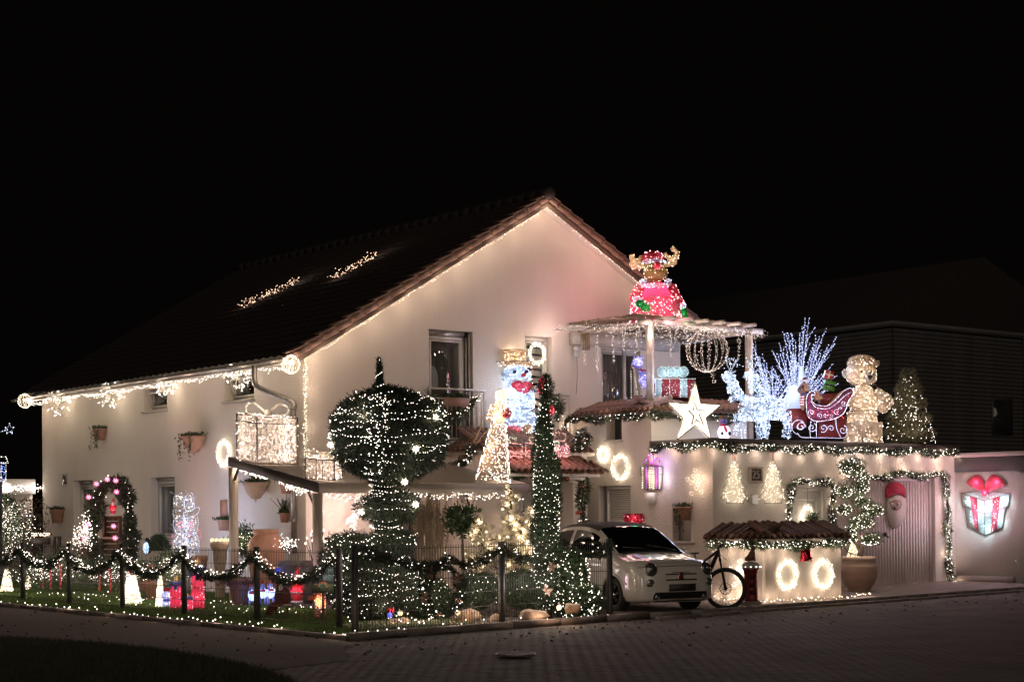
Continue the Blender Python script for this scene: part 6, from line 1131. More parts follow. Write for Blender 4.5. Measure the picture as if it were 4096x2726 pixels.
for x,y in ((1520,900),(1460,980),(1590,960),(1530,1080),(1520,990)): lamp(U(x,y,.1),(1,.72,.48),.2,.05,t)
q=np.array(onX(2601,1992,TX-.06)); tag(MB().obb(q,(.06,0,0),(0,.12,0),(0,0,.12)).build('wall_vent',white,None,off=q),'square white vent cover below the purple gift on the courtyard wall','vent')
wallpot('clay pot with long trailing ivy hanging inside the arched wall niche','X',2737,2026,.15,.27,'round','trail',c=TX+.05)
# snowflake lights on low wall behind the bike
t=thing('light_star_cluster','snowflake of small lights on the enclosure side wall behind the bike wheel','light decoration',(BX-.03,BYY+.7,.6)); b=MB(); V_=lambda x,y: np.array(onX(2200+x/2.613,2000+y/2.613,BX-.04)); m=MB()
for x,y in ((1985,635),(1925,875),(1965,710),(1985,760),(2000,720),(1950,790),(1890,715),(2020,700),(1980,830)):
    m.tube([V_(1975,740),V_(x,y)],.003,3)
    for k in range(6): a=k*1.05; b.bulbs([V_(x+19*math.cos(a),y+22*math.sin(a))],.0105)
b.build('bulbs',gN,t,kind='stuff'); m.build('arms',whitewire,t,kind='stuff'); lamp(V_(1975,740)-np.array((.12,0,0)),(1,.85,.6),.6,.06,t); lamp(V_(1990,1000)-np.array((.2,0,0)),(1,.82,.55),.6,.06,t)
# big gift on annexe wall
t=thing('light_gift','big flat lit gift with pink bow on the neighbouring garage end wall','light gift',onX(3940,2000,AX)); U2=lambda x,y,o=0: np.array(onX(3300+x/2.0905,1750+y/2.0905,AX-.06-o)); fr_=MB()
A_=[((1137,460),(1150,570),(1172,585),(1192,735),(1337,815),(1480,750),(1507,590),(1530,575),(1545,465),(1337,440),(1137,460)),((1150,570),(1335,637),(1530,575)),((1335,525),(1335,812)),((1137,460),(1335,525),(1545,465)),((1212,485),(1230,590),(1250,745)),((1268,505),(1272,610),(1282,780)),((1405,505),(1400,610),(1388,790)),((1460,490),(1452,595),(1436,770))]
for P in A_: fr_.tube([U2(*p) for p in P],.007,4)
fr_.build('wire_frame',steel,t); MB().poly([U2(*p) for p in ((1140,463),(1152,568),(1174,583),(1194,733),(1337,812),(1478,748),(1505,590),(1528,573),(1542,467),(1337,445))],(1,0,0),.03).build('panel',mat('gift_aqua',(.74,.82,.84),.6,noise=.3,nscale=25,trans=.3),t); pk=mat('ribbon_pink',(.70,.09,.16),.5,noise=.3,nscale=30,trans=.3)
MB().poly([U2(*p,.006) for p in ((1212,487),(1230,590),(1250,745),(1282,778),(1272,610),(1266,506))],(-1,0,0),.01).build('ribbon',pk,t); MB().poly([U2(*p,.006) for p in ((1405,506),(1400,610),(1388,788),(1436,768),(1452,595),(1458,490))],(-1,0,0),.01).build('ribbon',pk,t)
for P in (((1330,450),(1230,410),(1190,370),(1225,330),(1275,312),(1310,340),(1330,400)),((1340,450),(1450,420),(1500,390),(1470,335),(1410,310),(1370,335),(1345,400))):
    Q=spline([U2(*p,.05) for p in P+(P[0],)],4); MB().poly(Q[:-1],(-1,0,0),.03).build('bow_loop',mat('bow_pink',(.62,.07,.13),.5,trans=.3),t); MB().tube(Q,.014,5).build('bow_wire',pk,t)
MB().ell(U2(1335,455,.08),(.06,.09,.09),10,7).build('bow_knot',pk,t)
b=MB(); b.bulbs([U2(x,y,.03) for x,y in zip(R.uniform(1160,1515,34),R.uniform(480,590,34))]+[U2(x,y,.03) for x,y in zip(R.uniform(1200,1470,46),R.uniform(600,750,46))]+[U2(1335+R.normal()*20,780+R.normal()*12,.03) for _ in range(6)],.014); b.build('bulbs',glow('aqua_led',(.75,.95,1),1.70),t,kind='stuff'); b=MB(); b.bulbs([U2(x,y,.05) for x,y in ((1240,520),(1245,560),(1250,625),(1258,680),(1265,740),(1430,520),(1425,570),(1420,640),(1415,700),(1400,760),(1230,380),(1275,320),(1300,360),(1220,430),(1250,350),(1275,400),(1390,345),(1410,320),(1450,360),(1480,400),(1430,380),(1360,420),(1320,430),(1335,470),(1290,440),(1385,445))],.014); b.build('pink_bulbs',gP,t,kind='stuff')
for x,y,c_ in ((1170,520,(.6,.9,1)),(1500,520,(.6,.9,1)),(1335,600,(.65,.9,1)),(1335,790,(.6,.9,1)),(1220,700,(.6,.9,1)),(1460,700,(.6,.9,1)),(1250,370,(1,.2,.32)),(1420,370,(1,.2,.32)),(1240,600,(1,.35,.45)),(1425,620,(1,.35,.45)),(1335,460,(1,.25,.35))): lamp(U2(x,y,.14),c_,.85,.05,t)
lamp(U2(1250,450,1.1),(1,.58,.66),8,.2,t)
# garage door bearded face
t=thing('bearded_decoration','flat plush bearded face with red cap hanging on the ribbed garage door','wall decoration',onY(3580,2000,FY)); G_=lambda x,y,o=0: np.array(onY(3300+x/2.0905,1750+y/2.0905,FY+.08-o))
MB().poly([G_(*p) for p in ((503,500),(503,430),(520,390),(560,370),(600,370),(640,395),(660,430),(662,502),(640,480),(600,470),(560,475),(530,490))],(0,-1,0),.05).build('cap',mat('cap_red',(.52,.04,.08),.8,bump=.3),t)
fur=mat('white_fur',(.74,.67,.60),1,bump=.8,bscale=30); MB().poly([G_(*p) for p in ((520,510),(560,485),(610,480),(655,505),(665,560),(655,650),(630,710),(600,745),(575,757),(550,735),(525,670),(515,590))],(0,-1,0),.06).build('beard',fur,t)
MB().poly([G_(*p,.062) for p in ((540,540),(575,515),(625,520),(645,550),(630,590),(600,610),(560,600))],(0,-1,0),.01).build('face',mat('skin_face',(.42,.31,.25),.8),t)
for x in (560,612): MB().ell(G_(x,555,.085),(.035,.01,.04),10,7).build('eye',mat('eye_white',(.75,.72,.68),.4),t); MB().ell(G_(x,557,.097),(.014,.008,.016),8,6).build('pupil',black,t)
MB().ell(G_(585,590,.09),(.02,.02,.022),8,6).build('nose',black,t)
# pots right of enclosure with cloud tree
q=np.array(onZ(3437,2368)); t=thing('big_pot','very large ribbed terracotta pot holding the cloud clipped tree','pot',q); pot(t,q,.36,.72,mat('big_pot_clay',(.60,.42,.32),.8,noise=.15,nscale=5),'ring',24)
dd=q[0]*CA+q[1]*SA; t=thing('cloud_tree','cloud clipped olive tree with twisting stem and light wound leaf pads','tree',q+VZ*.7); m=MB(); J=lambda x,y,o=0: Wp(3300+x/2.0905,1750+y/2.0905,dd+o)
m.tube(spline([J(290,990),J(300,900),J(275,800),J(270,700),J(255,600),J(235,480),J(235,360),J(245,300)],6),np.linspace(.06,.02,43),8)
for P in (((290,940),(230,860),(180,830)),((275,790),(200,700),(150,620)),((255,580),(200,500),(160,460)),((300,900),(350,870),(400,850)),((270,720),(360,680),(420,620)),((290,980),(200,960),(140,880))): m.tube(spline([J(*p) for p in P],4),.014,6)
m.build('trunk',bark,t,kind='stuff'); pads=[El(3300+225/2.09,1750+250/2.09,dd,48,34,38),El(3300+300/2.09,1750+400/2.09,dd,33,32,28),El(3300+165/2.09,1750+445/2.09,dd,27,22,24),El(3300+160/2.09,1750+600/2.09,dd,28,20,24),El(3300+390/2.09,1750+610/2.09,dd,46,22,34),El(3300+310/2.09,1750+540/2.09,dd,28,22,28),El(3300+310/2.09,1750+700/2.09,dd,48,24,30),El(3300+225/2.09,1750+770/2.09,dd,28,20,24),El(3300+370/2.09,1750+850/2.09,dd,40,20,30),El(3300+240/2.09,1750+840/2.09,dd,22,14,18)]
foliage(t,pads,9500,.055,.016,mat('olive_leaf',(.10,.12,.06),.7,noise=.4,nscale=9),out=.6,fuzz=.03,ck=.75); bulbson(t,pads,620,gN,.0095,out=.015)
for p in pads: lamp(p[1]-VF*(p[2][0]+.22),(1,.84,.66),.5,.05,t)
t=thing('light_cone','small cream cone of lights glowing behind the big ribbed pot','light cone',J(230,1000,.3)); p=[Cp(J(235,1000,.3),J(232,880,.3),.12,.02)]; bulbson(t,p,150,MATS['cream_led'],.011); threads(t,p,150,aG); lamp(J(225,930,.1),(1,.84,.6),.7,.05,t)
# door wreath
t=thing('light_wreath','glowing wreath with fir sprig bouquet hanging on the front door','wreath',onY(3235,2064,FY+.05)); c=np.array(onY(3230,2062,FY+.02)); n=420; th=R.random(n)*6.283; r_=.165+R.normal(size=n)*.03; MB().bulbs(c+np.outer(np.cos(th)*r_,(1,0,0))+np.outer(np.sin(th)*r_*1.15,(0,0,1))+R.normal(size=(n,3))*.012,.011).build('bulbs',MATS['cream_led'],t,kind='stuff')
k=260; q=c+np.array((.12,-.05,-.02)); m=MB(); m.leaves(q+R.normal(size=(k,3))*.035,R.normal(size=(k,3))*.7-VZ*.3,.14,.016); m.build('fir_sprig',leafg,t,kind='stuff'); m=MB(); m.tube([q+VZ*.2,q+VZ*.0],.012,5); m.tube([q+VZ*.02,q+(.07,-.04,-.2)],.018,5); m.build('ribbon',mat('bronze_ribbon',(.3,.2,.13),.5),t,kind='stuff'); MB().tube([c+VZ*.16,c+VZ*.62],.006,4).build('cord',black,t)
for a in range(5): lamp(c+np.array((math.cos(a*1.26)*.16,-.10,math.sin(a*1.26)*.18)),(1,.85,.6),.11,.04,t)
MB().bx(26.5,26.72,FY+.08,FY+.094,.75,1.0).build('letter_slot',zinc,dr)
# ======== parked car ========
from mathutils.bvhtree import BVHTree
CY=math.radians(-9); cfw=np.array((math.sin(CY),-math.cos(CY),0)); clf=np.array((math.cos(CY),math.sin(CY),0))
fwl=np.array((18.53,20.86,0)); CO=fwl-cfw*1.0+clf*.70
def cw(p): p=np.asarray(p,float); return CO+p[...,0:1]*cfw+p[...,1:2]*clf+p[...,2:3]*VZ
car=thing('parked_car','small cream white rounded hatchback with dark folding roof parked nose to the street','car',CO)
ST=np.array([(1.82,.43,.02,.44,.02,.45,.012,.455),(1.805,.30,.30,.50,.28,.56,.20,.575),(1.78,.23,.52,.57,.50,.655,.42,.68),(1.68,.19,.70,.665,.67,.765,.56,.80),(1.47,.17,.78,.76,.755,.845,.62,.885),(1.2,.17,.805,.82,.785,.885,.64,.94),(.98,.17,.81,.875,.79,.935,.66,.985),(.86,.17,.812,.89,.79,.99,.66,1.06),(.56,.17,.815,.90,.79,1.17,.63,1.26),(.25,.17,.815,.91,.79,1.325,.60,1.415),(-.1,.17,.815,.92,.79,1.395,.585,1.475),(-.5,.17,.815,.93,.79,1.405,.58,1.487),(-.95,.17,.81,.94,.785,1.365,.57,1.45),(-1.3,.17,.80,.94,.77,1.25,.55,1.34),(-1.55,.18,.77,.91,.72,1.04,.51,1.12),(-1.70,.22,.70,.80,.66,.88,.48,.93),(-1.77,.30,.50,.62,.46,.68,.36,.70),(-1.78,.48,.02,.5,.02,.51,.01,.52)])
def ringpts(s): x,zb,w_,zB,wb,zp,wp,zt=s; return np.array([(x,0,zb),(x,w_*.8,zb),(x,w_*.985,zb+.10),(x,w_,(zb+.1+zB)/2),(x,wb,zB),(x,wp,zp),(x,wp*.62,zt-(zt-zp)*.22),(x,0,zt)])
G=np.array([ringpts(s) for s in ST])           # stations x ring
def cat1(G,n,axis):
    G=np.moveaxis(G,axis,0); E_=np.concatenate([2*G[:1]-G[1:2],G,2*G[-1:]-G[-2:-1]]); out=[]; par=[]
    for i in range(1,len(E_)-2):
        for t in np.linspace(0,1,n,endpoint=False):
            a,b,c,d=E_[i-1:i+3]; out.append(.5*((2*b)+(c-a)*t+(2*a-5*b+4*c-d)*t*t+(3*b-3*c+d-a)*t**3)); par.append(i-1+t)
    out.append(G[-1]); par.append(len(G)-1); return np.moveaxis(np.array(out),0,axis),np.array(par)
G2,pu=cat1(G,5,0); G3,pv=cat1(G2,6,1); nu,nv=len(pu),len(pv)
Gm=G3[:,::-1].copy(); Gm[:,:,1]*=-1; FULL=np.concatenate([G3,Gm[:,1:]],1); pvf=np.concatenate([pv,pv[::-1][1:]]); nf=FULL.shape[1]
ux=FULL[:,:,0]
cells={}
for i in range(nu-1):
    for j in range(nf-1):
        v=(pvf[j]+pvf[j+1])/2; x=(G3[i,20,0]+G3[i+1,20,0])/2
        if v>5.17 and .28<x<.93: k='windscreen'
        elif v>5.0 and -1.36<x<=.25: k='folding_roof'
        elif v>5.35 and -1.53<x<-1.36: k='rear_window'
        elif 4.17<v<4.84 and (-1.12<x<-.50 or (-.42<x<.78-(v-4.17)*.72)): k='side_window'
        else: k='body'
        cells.setdefault(k,[]).append((i*nf+j,i*nf+j+1,(i+1)*nf+j+1,(i+1)*nf+j))
carw=mat('car_paint',(.64,.59,.52),.18,coat=1.,spec=.6); carb=mat('car_roof_cloth',(.05,.045,.04),.75,noise=.2,nscale=30); carg=mat('car_glass',(.006,.006,.007),.03,spec=.5); rub=mat('tyre_rubber',(.018,.017,.016),.8); chrome=mat('chrome',(.6,.58,.55),.12,metal=1.); trim=mat('car_trim',(.015,.015,.015),.4); lens=mat('lamp_lens',(.30,.29,.27),.08,metal=.7,coat=1)
VV=cw(FULL.reshape(-1,3))
# closed body for the arches
body=MB().add(VV,[c for k in cells for c in cells[k]])
bo=body.build('tmp_body',carw,None)
cut=MB()
for x in (1.0,-1.28):
    for s in (-1,1): cut.tube([cw((x,s*.50,.29)),cw((x,s*.95,.29))],.345,28)
co=cut.build('tmp_cut',trim,None)
bvh=BVHTree.FromPolygons([Vector(v) for v in VV],[c for k in cells for c in cells[k]])
def masked(keys):
    m=MB().add(VV,[c for k in keys for c in cells[k]]); return m
# cells removed inside arches, then a clean lip ring hides the stepped edge
def in_arch(c):
    p=FULL.reshape(-1,3)[list(c)].mean(0); return len(c)==4 and abs(p[1])>.5 and min(math.hypot(p[0]-1.0,p[2]-.29),math.hypot(p[0]+1.28,p[2]-.29))<.325
bpy.data.objects.remove(bo); bpy.data.objects.remove(co)
MB().add(VV,[c for c in cells['body'] if not in_arch(c)]).build('body',carw,car,smooth=True)
m=MB()
for x in (1.0,-1.28):
    for s in (-1,1):
        a=np.linspace(-.12,math.pi+.12,26); P=np.array([(x+.335*math.cos(t),s*.80,.29+.335*math.sin(t)) for t in a])
        for q in P: 
            h=bvh.ray_cast(Vector(cw((q[0],s*1.2,q[2]))),Vector(-s*clf)); 
            if h[0] is not None: q[1]=s*(1.2-h[3])-s*.003
        m.tube(cw(P),.024,8); P2=P.copy(); P2[:,1]-=s*.2
        A_=cw(P);B_=cw(P2); k=len(P); m2=MB().add(np.vstack([A_,B_]),[(i,i+1,k+i+1,k+i) for i in range(k-1)]); m2.build('wheel_housing',trim,car)
m.build('arch_lip',carw,car,smooth=True,kind='stuff')
for k,mt_ in (('windscreen',carg),('folding_roof',carb),('rear_window',carg),('side_window',carg)):
    if k in cells: MB().add(VV,cells[k]).build(k,mt_,car,smooth=True)
def front(y,z,off=.004):
    h=bvh.ray_cast(Vector(cw((3,y,z))),Vector(-cfw))
    if h[0] is None: h=bvh.find_nearest(Vector(cw((1.7,y,z))))
    return (np.array(h[0])+np.array(h[1])*off*(1 if h[1].dot(Vector(cfw))>0 else -1), np.array(h[1])*(1 if h[1].dot(Vector(cfw))>0 else -1))
def disc(y,z,r,off,mt_,name,rim=None,par=None,sq=1.):
    p,n=front(y,z,0); n=nrm(n*.55+cfw*.45); a=nrm(np.cross(VZ,n)); b=np.cross(n,a); m=MB()
    L_=[(1,0.),(1,off*.5),(.8,off),(.4,off*1.25),(.0,off*1.35)]; N_=20; V=np.concatenate([p+n*h+(np.outer(np.cos(np.arange(N_)*2*math.pi/N_),a)*r*q+np.outer(np.sin(np.arange(N_)*2*math.pi/N_),b)*r*q*sq) for q,h in L_]); m.add(V,[(i*N_+j,i*N_+(j+1)%N_,(i+1)*N_+(j+1)%N_,(i+1)*N_+j) for i in range(4) for j in range(N_)])
    o=m.build(name,mt_,par or car,smooth=True)
    if rim: MB().tube([p+n*.006+a*r*1.02*math.cos(t)+b*r*1.02*sq*math.sin(t) for t in np.linspace(0,2*math.pi,24,endpoint=False)],rim,6,close=True).build('chrome_ring',chrome,o,smooth=True)
    return o,p,n,a,b
for s in (-1,1):
    o,p,n,a,b=disc(s*.545,.715,.105,.035,mat('headlamp_glass',(.05,.05,.05),.04,spec=1,coat=1),'headlight',.009); MB().ell(p+n*.034,.035,10,7).build('reflector',lens,o,smooth=True)
    o,p,n,a,b=disc(s*.575,.50,.068,.02,lens,'fog_light',.008,sq=.8)
    disc(s*.46,.27,.035,.012,lens,'front_lamp',.005)
def strip(y0,y1,z,w_,name,mt_,off=.006,r=True,n=18):
    P=[front(y,z,off)[0] for y in np.linspace(y0,y1,n)]; return MB().tube(P,w_,6).build(name,mt_,car,smooth=True)
strip(-.30,.30,.635,.010,'grille_bar',trim); strip(-.30,.30,.635,.010,'grille_bar',trim) if 0 else None; strip(-.30,.30,.545,.011,'grille_bar',trim); strip(-.17,.17,.66,.005,'chrome_bar',chrome)
m=MB(); ys=np.linspace(-.53,.53,24); V=[]
for z in (.20,.25,.30,.345):
    for y in ys: y2=y*(1-.06*((z-.27)/.07)**2); V.append(front(y2,z,.007)[0])
m.add(V,[(i*24+j,i*24+j+1,(i+1)*24+j+1,(i+1)*24+j) for i in range(3) for j in range(23)]); m.build('lower_grille',trim,car)
strip(-.54,.54,.355,.008,'grille_rim',carw); strip(-.54,.54,.19,.008,'grille_rim',carw)
P=[front(y,.42,.014)[0] for y in (-.26,.26)]; MB().obb((P[0]+P[1])/2+cfw*.012,clf*.26,cfw*.006,VZ*.056).build('number_plate',mat('plate_dark',(.045,.035,.03),.5),car)
o,p,n,a,b=disc(0,.60,.052,.012,mat('badge_red',(.16,.012,.02),.2,coat=1),'badge',.007,sq=1.15)
P=[front(y,z,.004)[0] for y,z in zip(np.linspace(-.70,.70,24),.745+.02*np.cos(np.linspace(-1.5,1.5,24)))]; MB().tube(P,.004,4).build('bonnet_seam',trim,car)
def top(x,y,off=.004):
    h=bvh.ray_cast(Vector(cw((x,y,3))),Vector((0,0,-1)))
    if h[0] is None: h=bvh.find_nearest(Vector(cw((x,y,1))))
    return np.array(h[0])+VZ*off
for s in (-1,1): MB().tube([top(x,s*(.50+.12*(1.6-x)*.5),.002) for x in np.linspace(1.60,.98,12)],.0035,4).build('bonnet_crease',trim,car)
MB().tube([top(.965,y,.006) for y in np.linspace(-.6,.6,16)],.02,6).build('cowl',trim,car)
for y0,y1 in ((.5,-.02),(.0,-.5)): MB().tube([top(.95,y0,.02),top(.90,(y0+y1)/2,.022),top(.84,y1,.02)],.008,5).build('wiper',trim,car)
def side(x,z,off,s=-1):
    h=bvh.ray_cast(Vector(cw((x,s*2,z))),Vector(-s*clf))
    if h[0] is None: h=bvh.find_nearest(Vector(cw((x,s*.8,z))))
    return np.array(h[0])+s*clf*off
for x0,z0,x1,z1 in ((.82,.25,.84,.92),(-.46,.25,-.44,.92),(.82,.25,-.46,.25)): MB().tube([side(x0+(x1-x0)*t,z0+(z1-z0)*t,.001) for t in np.linspace(0,1,8)],.0035,4).build('door_seam',trim,car)
MB().tube([side(x,.955,.003) for x in np.linspace(.80,-1.15,16)],.008,5).build('waist_trim',chrome,car); MB().obb(side(-.32,.80,.02),cfw*.07,clf*.012,VZ*.014).build('door_handle',chrome,car)
for s in (-1,1):
    p=cw((.62,s*.86,.98)); MB().ell(p,(.06,.05,.065),12,8).build('wing_mirror',carw,car,smooth=True)
MB().tube([side(x,.19,-.02) for x in np.linspace(.6,-.95,10)],.03,6).build('sill_skirt',trim,car)
m=MB(); m.tube([cw((0,0,.33)),cw((.3,0,.33))],.01,4); MB().obb(cw((0.05,0,.36)),cfw*1.2,clf*.62,VZ*.16).build('underbody',trim,car)
for x in (1.0,-1.28):
    for s in (-1,1):
        c=cw((x,s*.715,.29)); w_=MB(); pr=[(.185,-.085),(.24,-.095),(.275,-.08),(.29,-.04),(.29,.04),(.275,.08),(.24,.095),(.185,.085)]
        a=np.arange(30)*2*math.pi/30; V=np.concatenate([c+np.outer(np.cos(a)*r_,cfw)+np.outer(np.sin(a)*r_,VZ)+clf*h for r_,h in pr]); w_.add(V,[(i*30+j,i*30+(j+1)%30,(i+1)*30+(j+1)%30,(i+1)*30+j) for i in range(7) for j in range(30)]); wh=w_.build('wheel',rub,car,smooth=True)
        r2=MB(); pr=[(.19,.07),(.185,.085),(.17,.06),(.165,.0)]; V=np.concatenate([c+np.outer(np.cos(a)*r_,cfw)+np.outer(np.sin(a)*r_,VZ)+clf*s*h for r_,h in pr]); r2.add(V,[(i*30+j,i*30+(j+1)%30,(i+1)*30+(j+1)%30,(i+1)*30+j) for i in range(3) for j in range(30)]); r2.tube([c-clf*s*.02,c],.17,24)
        r2.build('rim',mat('rim_dark',(.035,.033,.03),.3,metal=.8),wh)
        for k in range(5):
            t=k*2*math.pi/5+.3; u=cfw*math.cos(t)+VZ*math.sin(t)
            for dt in (-.16,.16): t2=t+dt; u2=cfw*math.cos(t2)+VZ*math.sin(t2); MB().bar(c+clf*s*.055+u*.03,c+clf*s*.065+u2*.17,.022,.02,up=clf).build('spoke',MATS['rim_dark'],wh)
        MB().tube([c+clf*s*.05,c+clf*s*.078],[.04,.035],14).build('hub_cap',chrome,wh)
# ======== e-mountain bike ========
bk=thing('mountain_bike','black full suspension mountain bike standing behind the nose of the parked car','bicycle',Wp(2905,2437,28.35)); D_=28.35
H_=Wp(2902,2353,D_); CR=Wp(2880,2238,D_+.12); HT=Wp(2874,2196,D_+.18); BB=Wp(2814,2338,D_+.75); ST_=Wp(2789,2262,D_+.85); RH=Wp(2764,2345,D_+1.15); SD=Wp(2779,2211,D_+.92)
fwv=nrm(VR-VF*.08); axl=np.cross(fwv,VZ)
def wheel(c,fw_,name,disc_=True):
    ax_=np.cross(fw_,VZ); k=36; a=np.arange(k)*2*math.pi/k; P=c+.325*(np.outer(np.cos(a),fw_)+np.outer(np.sin(a),VZ)); o=MB().tube(P,.029,8,close=True).build(name,rub,bk,smooth=True)
    m=MB(); 
    for i in range(72): t=i*2*math.pi/72; u=fw_*math.cos(t)+VZ*math.sin(t); tt_=np.cross(ax_,u); [m.obb(c+u*.352+ax_*sx,u*.006,tt_*.008,ax_*.006) for sx in (-.016,.0,.016)]
    m.build('tyre_knobs',rub,o,kind='stuff'); MB().tube(c+.293*(np.outer(np.cos(a),fw_)+np.outer(np.sin(a),VZ)),.012,6,close=True).build('rim',trim,o,smooth=True)
    m=MB(); 
    for i in range(28): t=i*2*math.pi/28; u=fw_*math.cos(t)+VZ*math.sin(t); v=fw_*math.cos(t+.25*(1 if i%2 else -1))+VZ*math.sin(t+.25*(1 if i%2 else -1)); m.tube([c+v*.03+ax_*.03*(1 if i%4<2 else -1),c+u*.287],.0018,3)
    m.build('spokes',mat('spoke_steel',(.05,.05,.05),.3,metal=.8),o,kind='stuff'); MB().tube([c-ax_*.05,c+ax_*.05],.028,12).build('hub',trim,o)
    m=MB(); m.tube(c-ax_*.04*0+ax_*(-.045)+.093*(np.outer(np.cos(a),fw_)+np.outer(np.sin(a),VZ)),.007,4,close=True)
    for i in range(8): t=i*math.pi/4; u=fw_*math.cos(t)+VZ*math.sin(t); v=fw_*math.cos(t+.4)+VZ*math.sin(t+.4); m.tube([c-ax_*.045+u*.03,c-ax_*.045+v*.09],.005,4)
    m.build('brake_disc',mat('disc_steel',(.08,.075,.07),.3,metal=.9),o)
wheel(H_,fwv,'front_wheel'); wheel(RH,nrm(VR*.5-VF*.87),'rear_wheel')
m=MB(); 
for s in (-1,1): m.tube([H_+axl*.055*s,lerp(H_,CR,.55)+axl*.055*s],.021,8); m.tube([lerp(H_,CR,.5)+axl*.055*s,CR+axl*.055*s],.015,8)
m.bar(CR-axl*.075,CR+axl*.075,.04,.04); m.tube([CR,HT],.02,8); m.build('fork',trim,bk)
frm=mat('bike_frame',(.022,.022,.024),.35); m=MB(); m.tube(spline([HT-VZ*.03,lerp(HT,BB,.45)-VZ*.015,BB],4),np.linspace(.032,.052,9),8); m.tube([HT-VZ*.02,lerp(HT,ST_,.6)-VZ*.01,ST_],[.028,.024,.02],8); m.tube([ST_+VZ*.02,BB],.022,8); m.tube([BB,RH],.018,6); m.tube([ST_-VZ*.06,RH],.014,6); m.ell(BB,(.085,.06,.075),12,8); m.build('frame',frm,bk,smooth=True)
MB().tube([ST_,SD-VZ*.02],.015,8).build('seat_post',trim,bk); m=MB(); sv=nrm(VR*.5-VF*.87); m.ell((0,0,0),(1,1,1),14,8); V=m.v[0]; m.v[0]=SD+np.outer(V[:,0]*.13,sv)+np.outer(V[:,1]*(.03+.045*np.clip(-V[:,0],0,1)+.02),np.cross(sv,VZ))+np.outer(V[:,2]*.022+.012*V[:,0]**2,VZ); m.build('saddle',trim,bk,smooth=True)
hb=HT+VZ*.05; m=MB(); m.tube([HT,hb],.018,8); m.tube([hb,hb+fwv*.06],.02,8); q=hb+fwv*.06; m.tube([q-axl*.37+VZ*.03-fwv*.05,q-axl*.15+VZ*.02,q,q+axl*.15+VZ*.02,q+axl*.37+VZ*.03-fwv*.05],.014,8); m.build('handlebar',trim,bk)
for s in (-1,1): e=q+axl*.32*s+VZ*.03; MB().tube([e-axl*.06*s,e+axl*.06*s],.019,8).build('grip',rub,bk); MB().tube([e-axl*.08*s,e+fwv*.06-VZ*.03,e+fwv*.07+axl*s*.05-VZ*.04],.006,5).build('brake_lever',trim,bk)
m=MB(); m.tube(spline([q+axl*.1,q+fwv*.11-VZ*.06,q+fwv*.10-VZ*.22,CR+fwv*.05,H_+VZ*.05],5),.0035,4); m.tube(spline([q-axl*.1,q+fwv*.09-VZ*.04,q+fwv*.06-VZ*.2,HT-VZ*.05],5),.0035,4); m.build('cable',black,bk)
m=MB(); m.ell(BB+VZ*-.02-VF*.08,.06,12,4); m.build('chainring',MATS['disc_steel'],bk); MB().bar(BB-VF*.1,BB-VF*.12+sv*.12-VZ*.12,.02).build('crank',trim,bk)
t=thing('gift_drum','round red tinsel drum standing behind the parked car at the window','decoration',Wp(2536,2120,31)); MB().lathe([(.14,0),(.17,.2),(.175,.23),(.16,.235),(.0,.21)],Wp(2536,2105,30.5),20).build('drum',mat('tinsel_red_box',(.22,.025,.02),.5),t); P,N=samp([Cp(Wp(2536,2100,30.5),Wp(2536,2060,30.5),.15,.18)],900); MB().ribbons(P,P+R.normal(size=P.shape)*.03,.008).build('tinsel',aR,t,kind='stuff'); lamp(Wp(2536,2075,30.2),(1,.3,.4),.6,.05,t); MB().bulbs(P[:24],.008).build('bulbs',gC,t,kind='stuff'); MB().lathe([(.12,0),(.12,1.38)],Wp(2536,2400,30.5)*np.array((1,1,0)),12).build('stand',mat('stand_wood',(.2,.14,.1),.8),t)
# manhole cover
q=np.array(onZ(2062,2617,.014)); t=thing('manhole_cover','round pale iron manhole cover set in the street','manhole cover',q); MB().lathe([(.0,0),(.205,0),(.205,.006)],q,36).build('cover',mat('iron_cover',(.34,.29,.25),.35,metal=.4,noise=.4,nscale=40),t); MB().tube(ring(q+VZ*.008,(1,0,0),(0,1,0),.225,36),.012,5,close=True).build('rim',MATS['iron_cover'],t)
mg=MB().bx(-.02,.02,-.008,.008,0,.006).mesh('raised_stud',MATS['iron_cover'])
for i in range(9):
    for j in range(12):
        x,y=-.24+i*.06,-.24+j*.044
        if x*x+y*y<.034: o=bpy.data.objects.new('raised_stud',mg); COL.objects.link(o); o.parent=t; o.location=(x,y,.005)
# ======== left garden ========
def X_(px,py,X=15.0): return np.array(onX(px,py,X))
def dpt(p): return p[0]*CA+p[1]*SA
def ring3(c,r,n=16): return ring(c,VR,VF,r,n)
# arch of fir with pink stars
XA=15.6; c0=X_(448,2280,XA); dd=dpt(c0)
P=[Wp(x,y,dd) for x,y in ((378,2270),(372,2180),(378,2090),(385,2020),(398,1965),(425,1935),(450,1926),(480,1940),(505,1975),(515,2030),(520,2090),(520,2180),(528,2270))]
garland('tall dark fir arch with pink spiked stars standing on the lawn before the side wall',P,.19,2300,needled,bulb=26,br=.011,L=.1,W=.018,name='fir_arch',cat='garden arch',lamps=1.4,lp=1.2,loff=(-.5,-.4,0))
for i,(x,y) in enumerate(((386,1934),(429,1916),(463,1921),(466,1966),(355,1987),(352,2097),(454,2103),(460,2150),(337,2150))):
    spikestar(Wp(x,y,dd-.32),.072,starp,'pink spiked star lantern, %s'%('upper left on the fir arch','top left of the fir arch crown','top right of the fir arch crown','just inside the fir arch top','outer left edge of the fir arch','lower left edge of the fir arch','inside the fir arch beside the crates','low inside the fir arch by the lower crate','lowest left beside the fir arch')[i],group='pink spiked star lanterns on the fir arch',lp=.35,lc=(1,.2,.35))
wood=mat('crate_wood',(.16,.09,.055),.85,noise=.4,nscale=9)
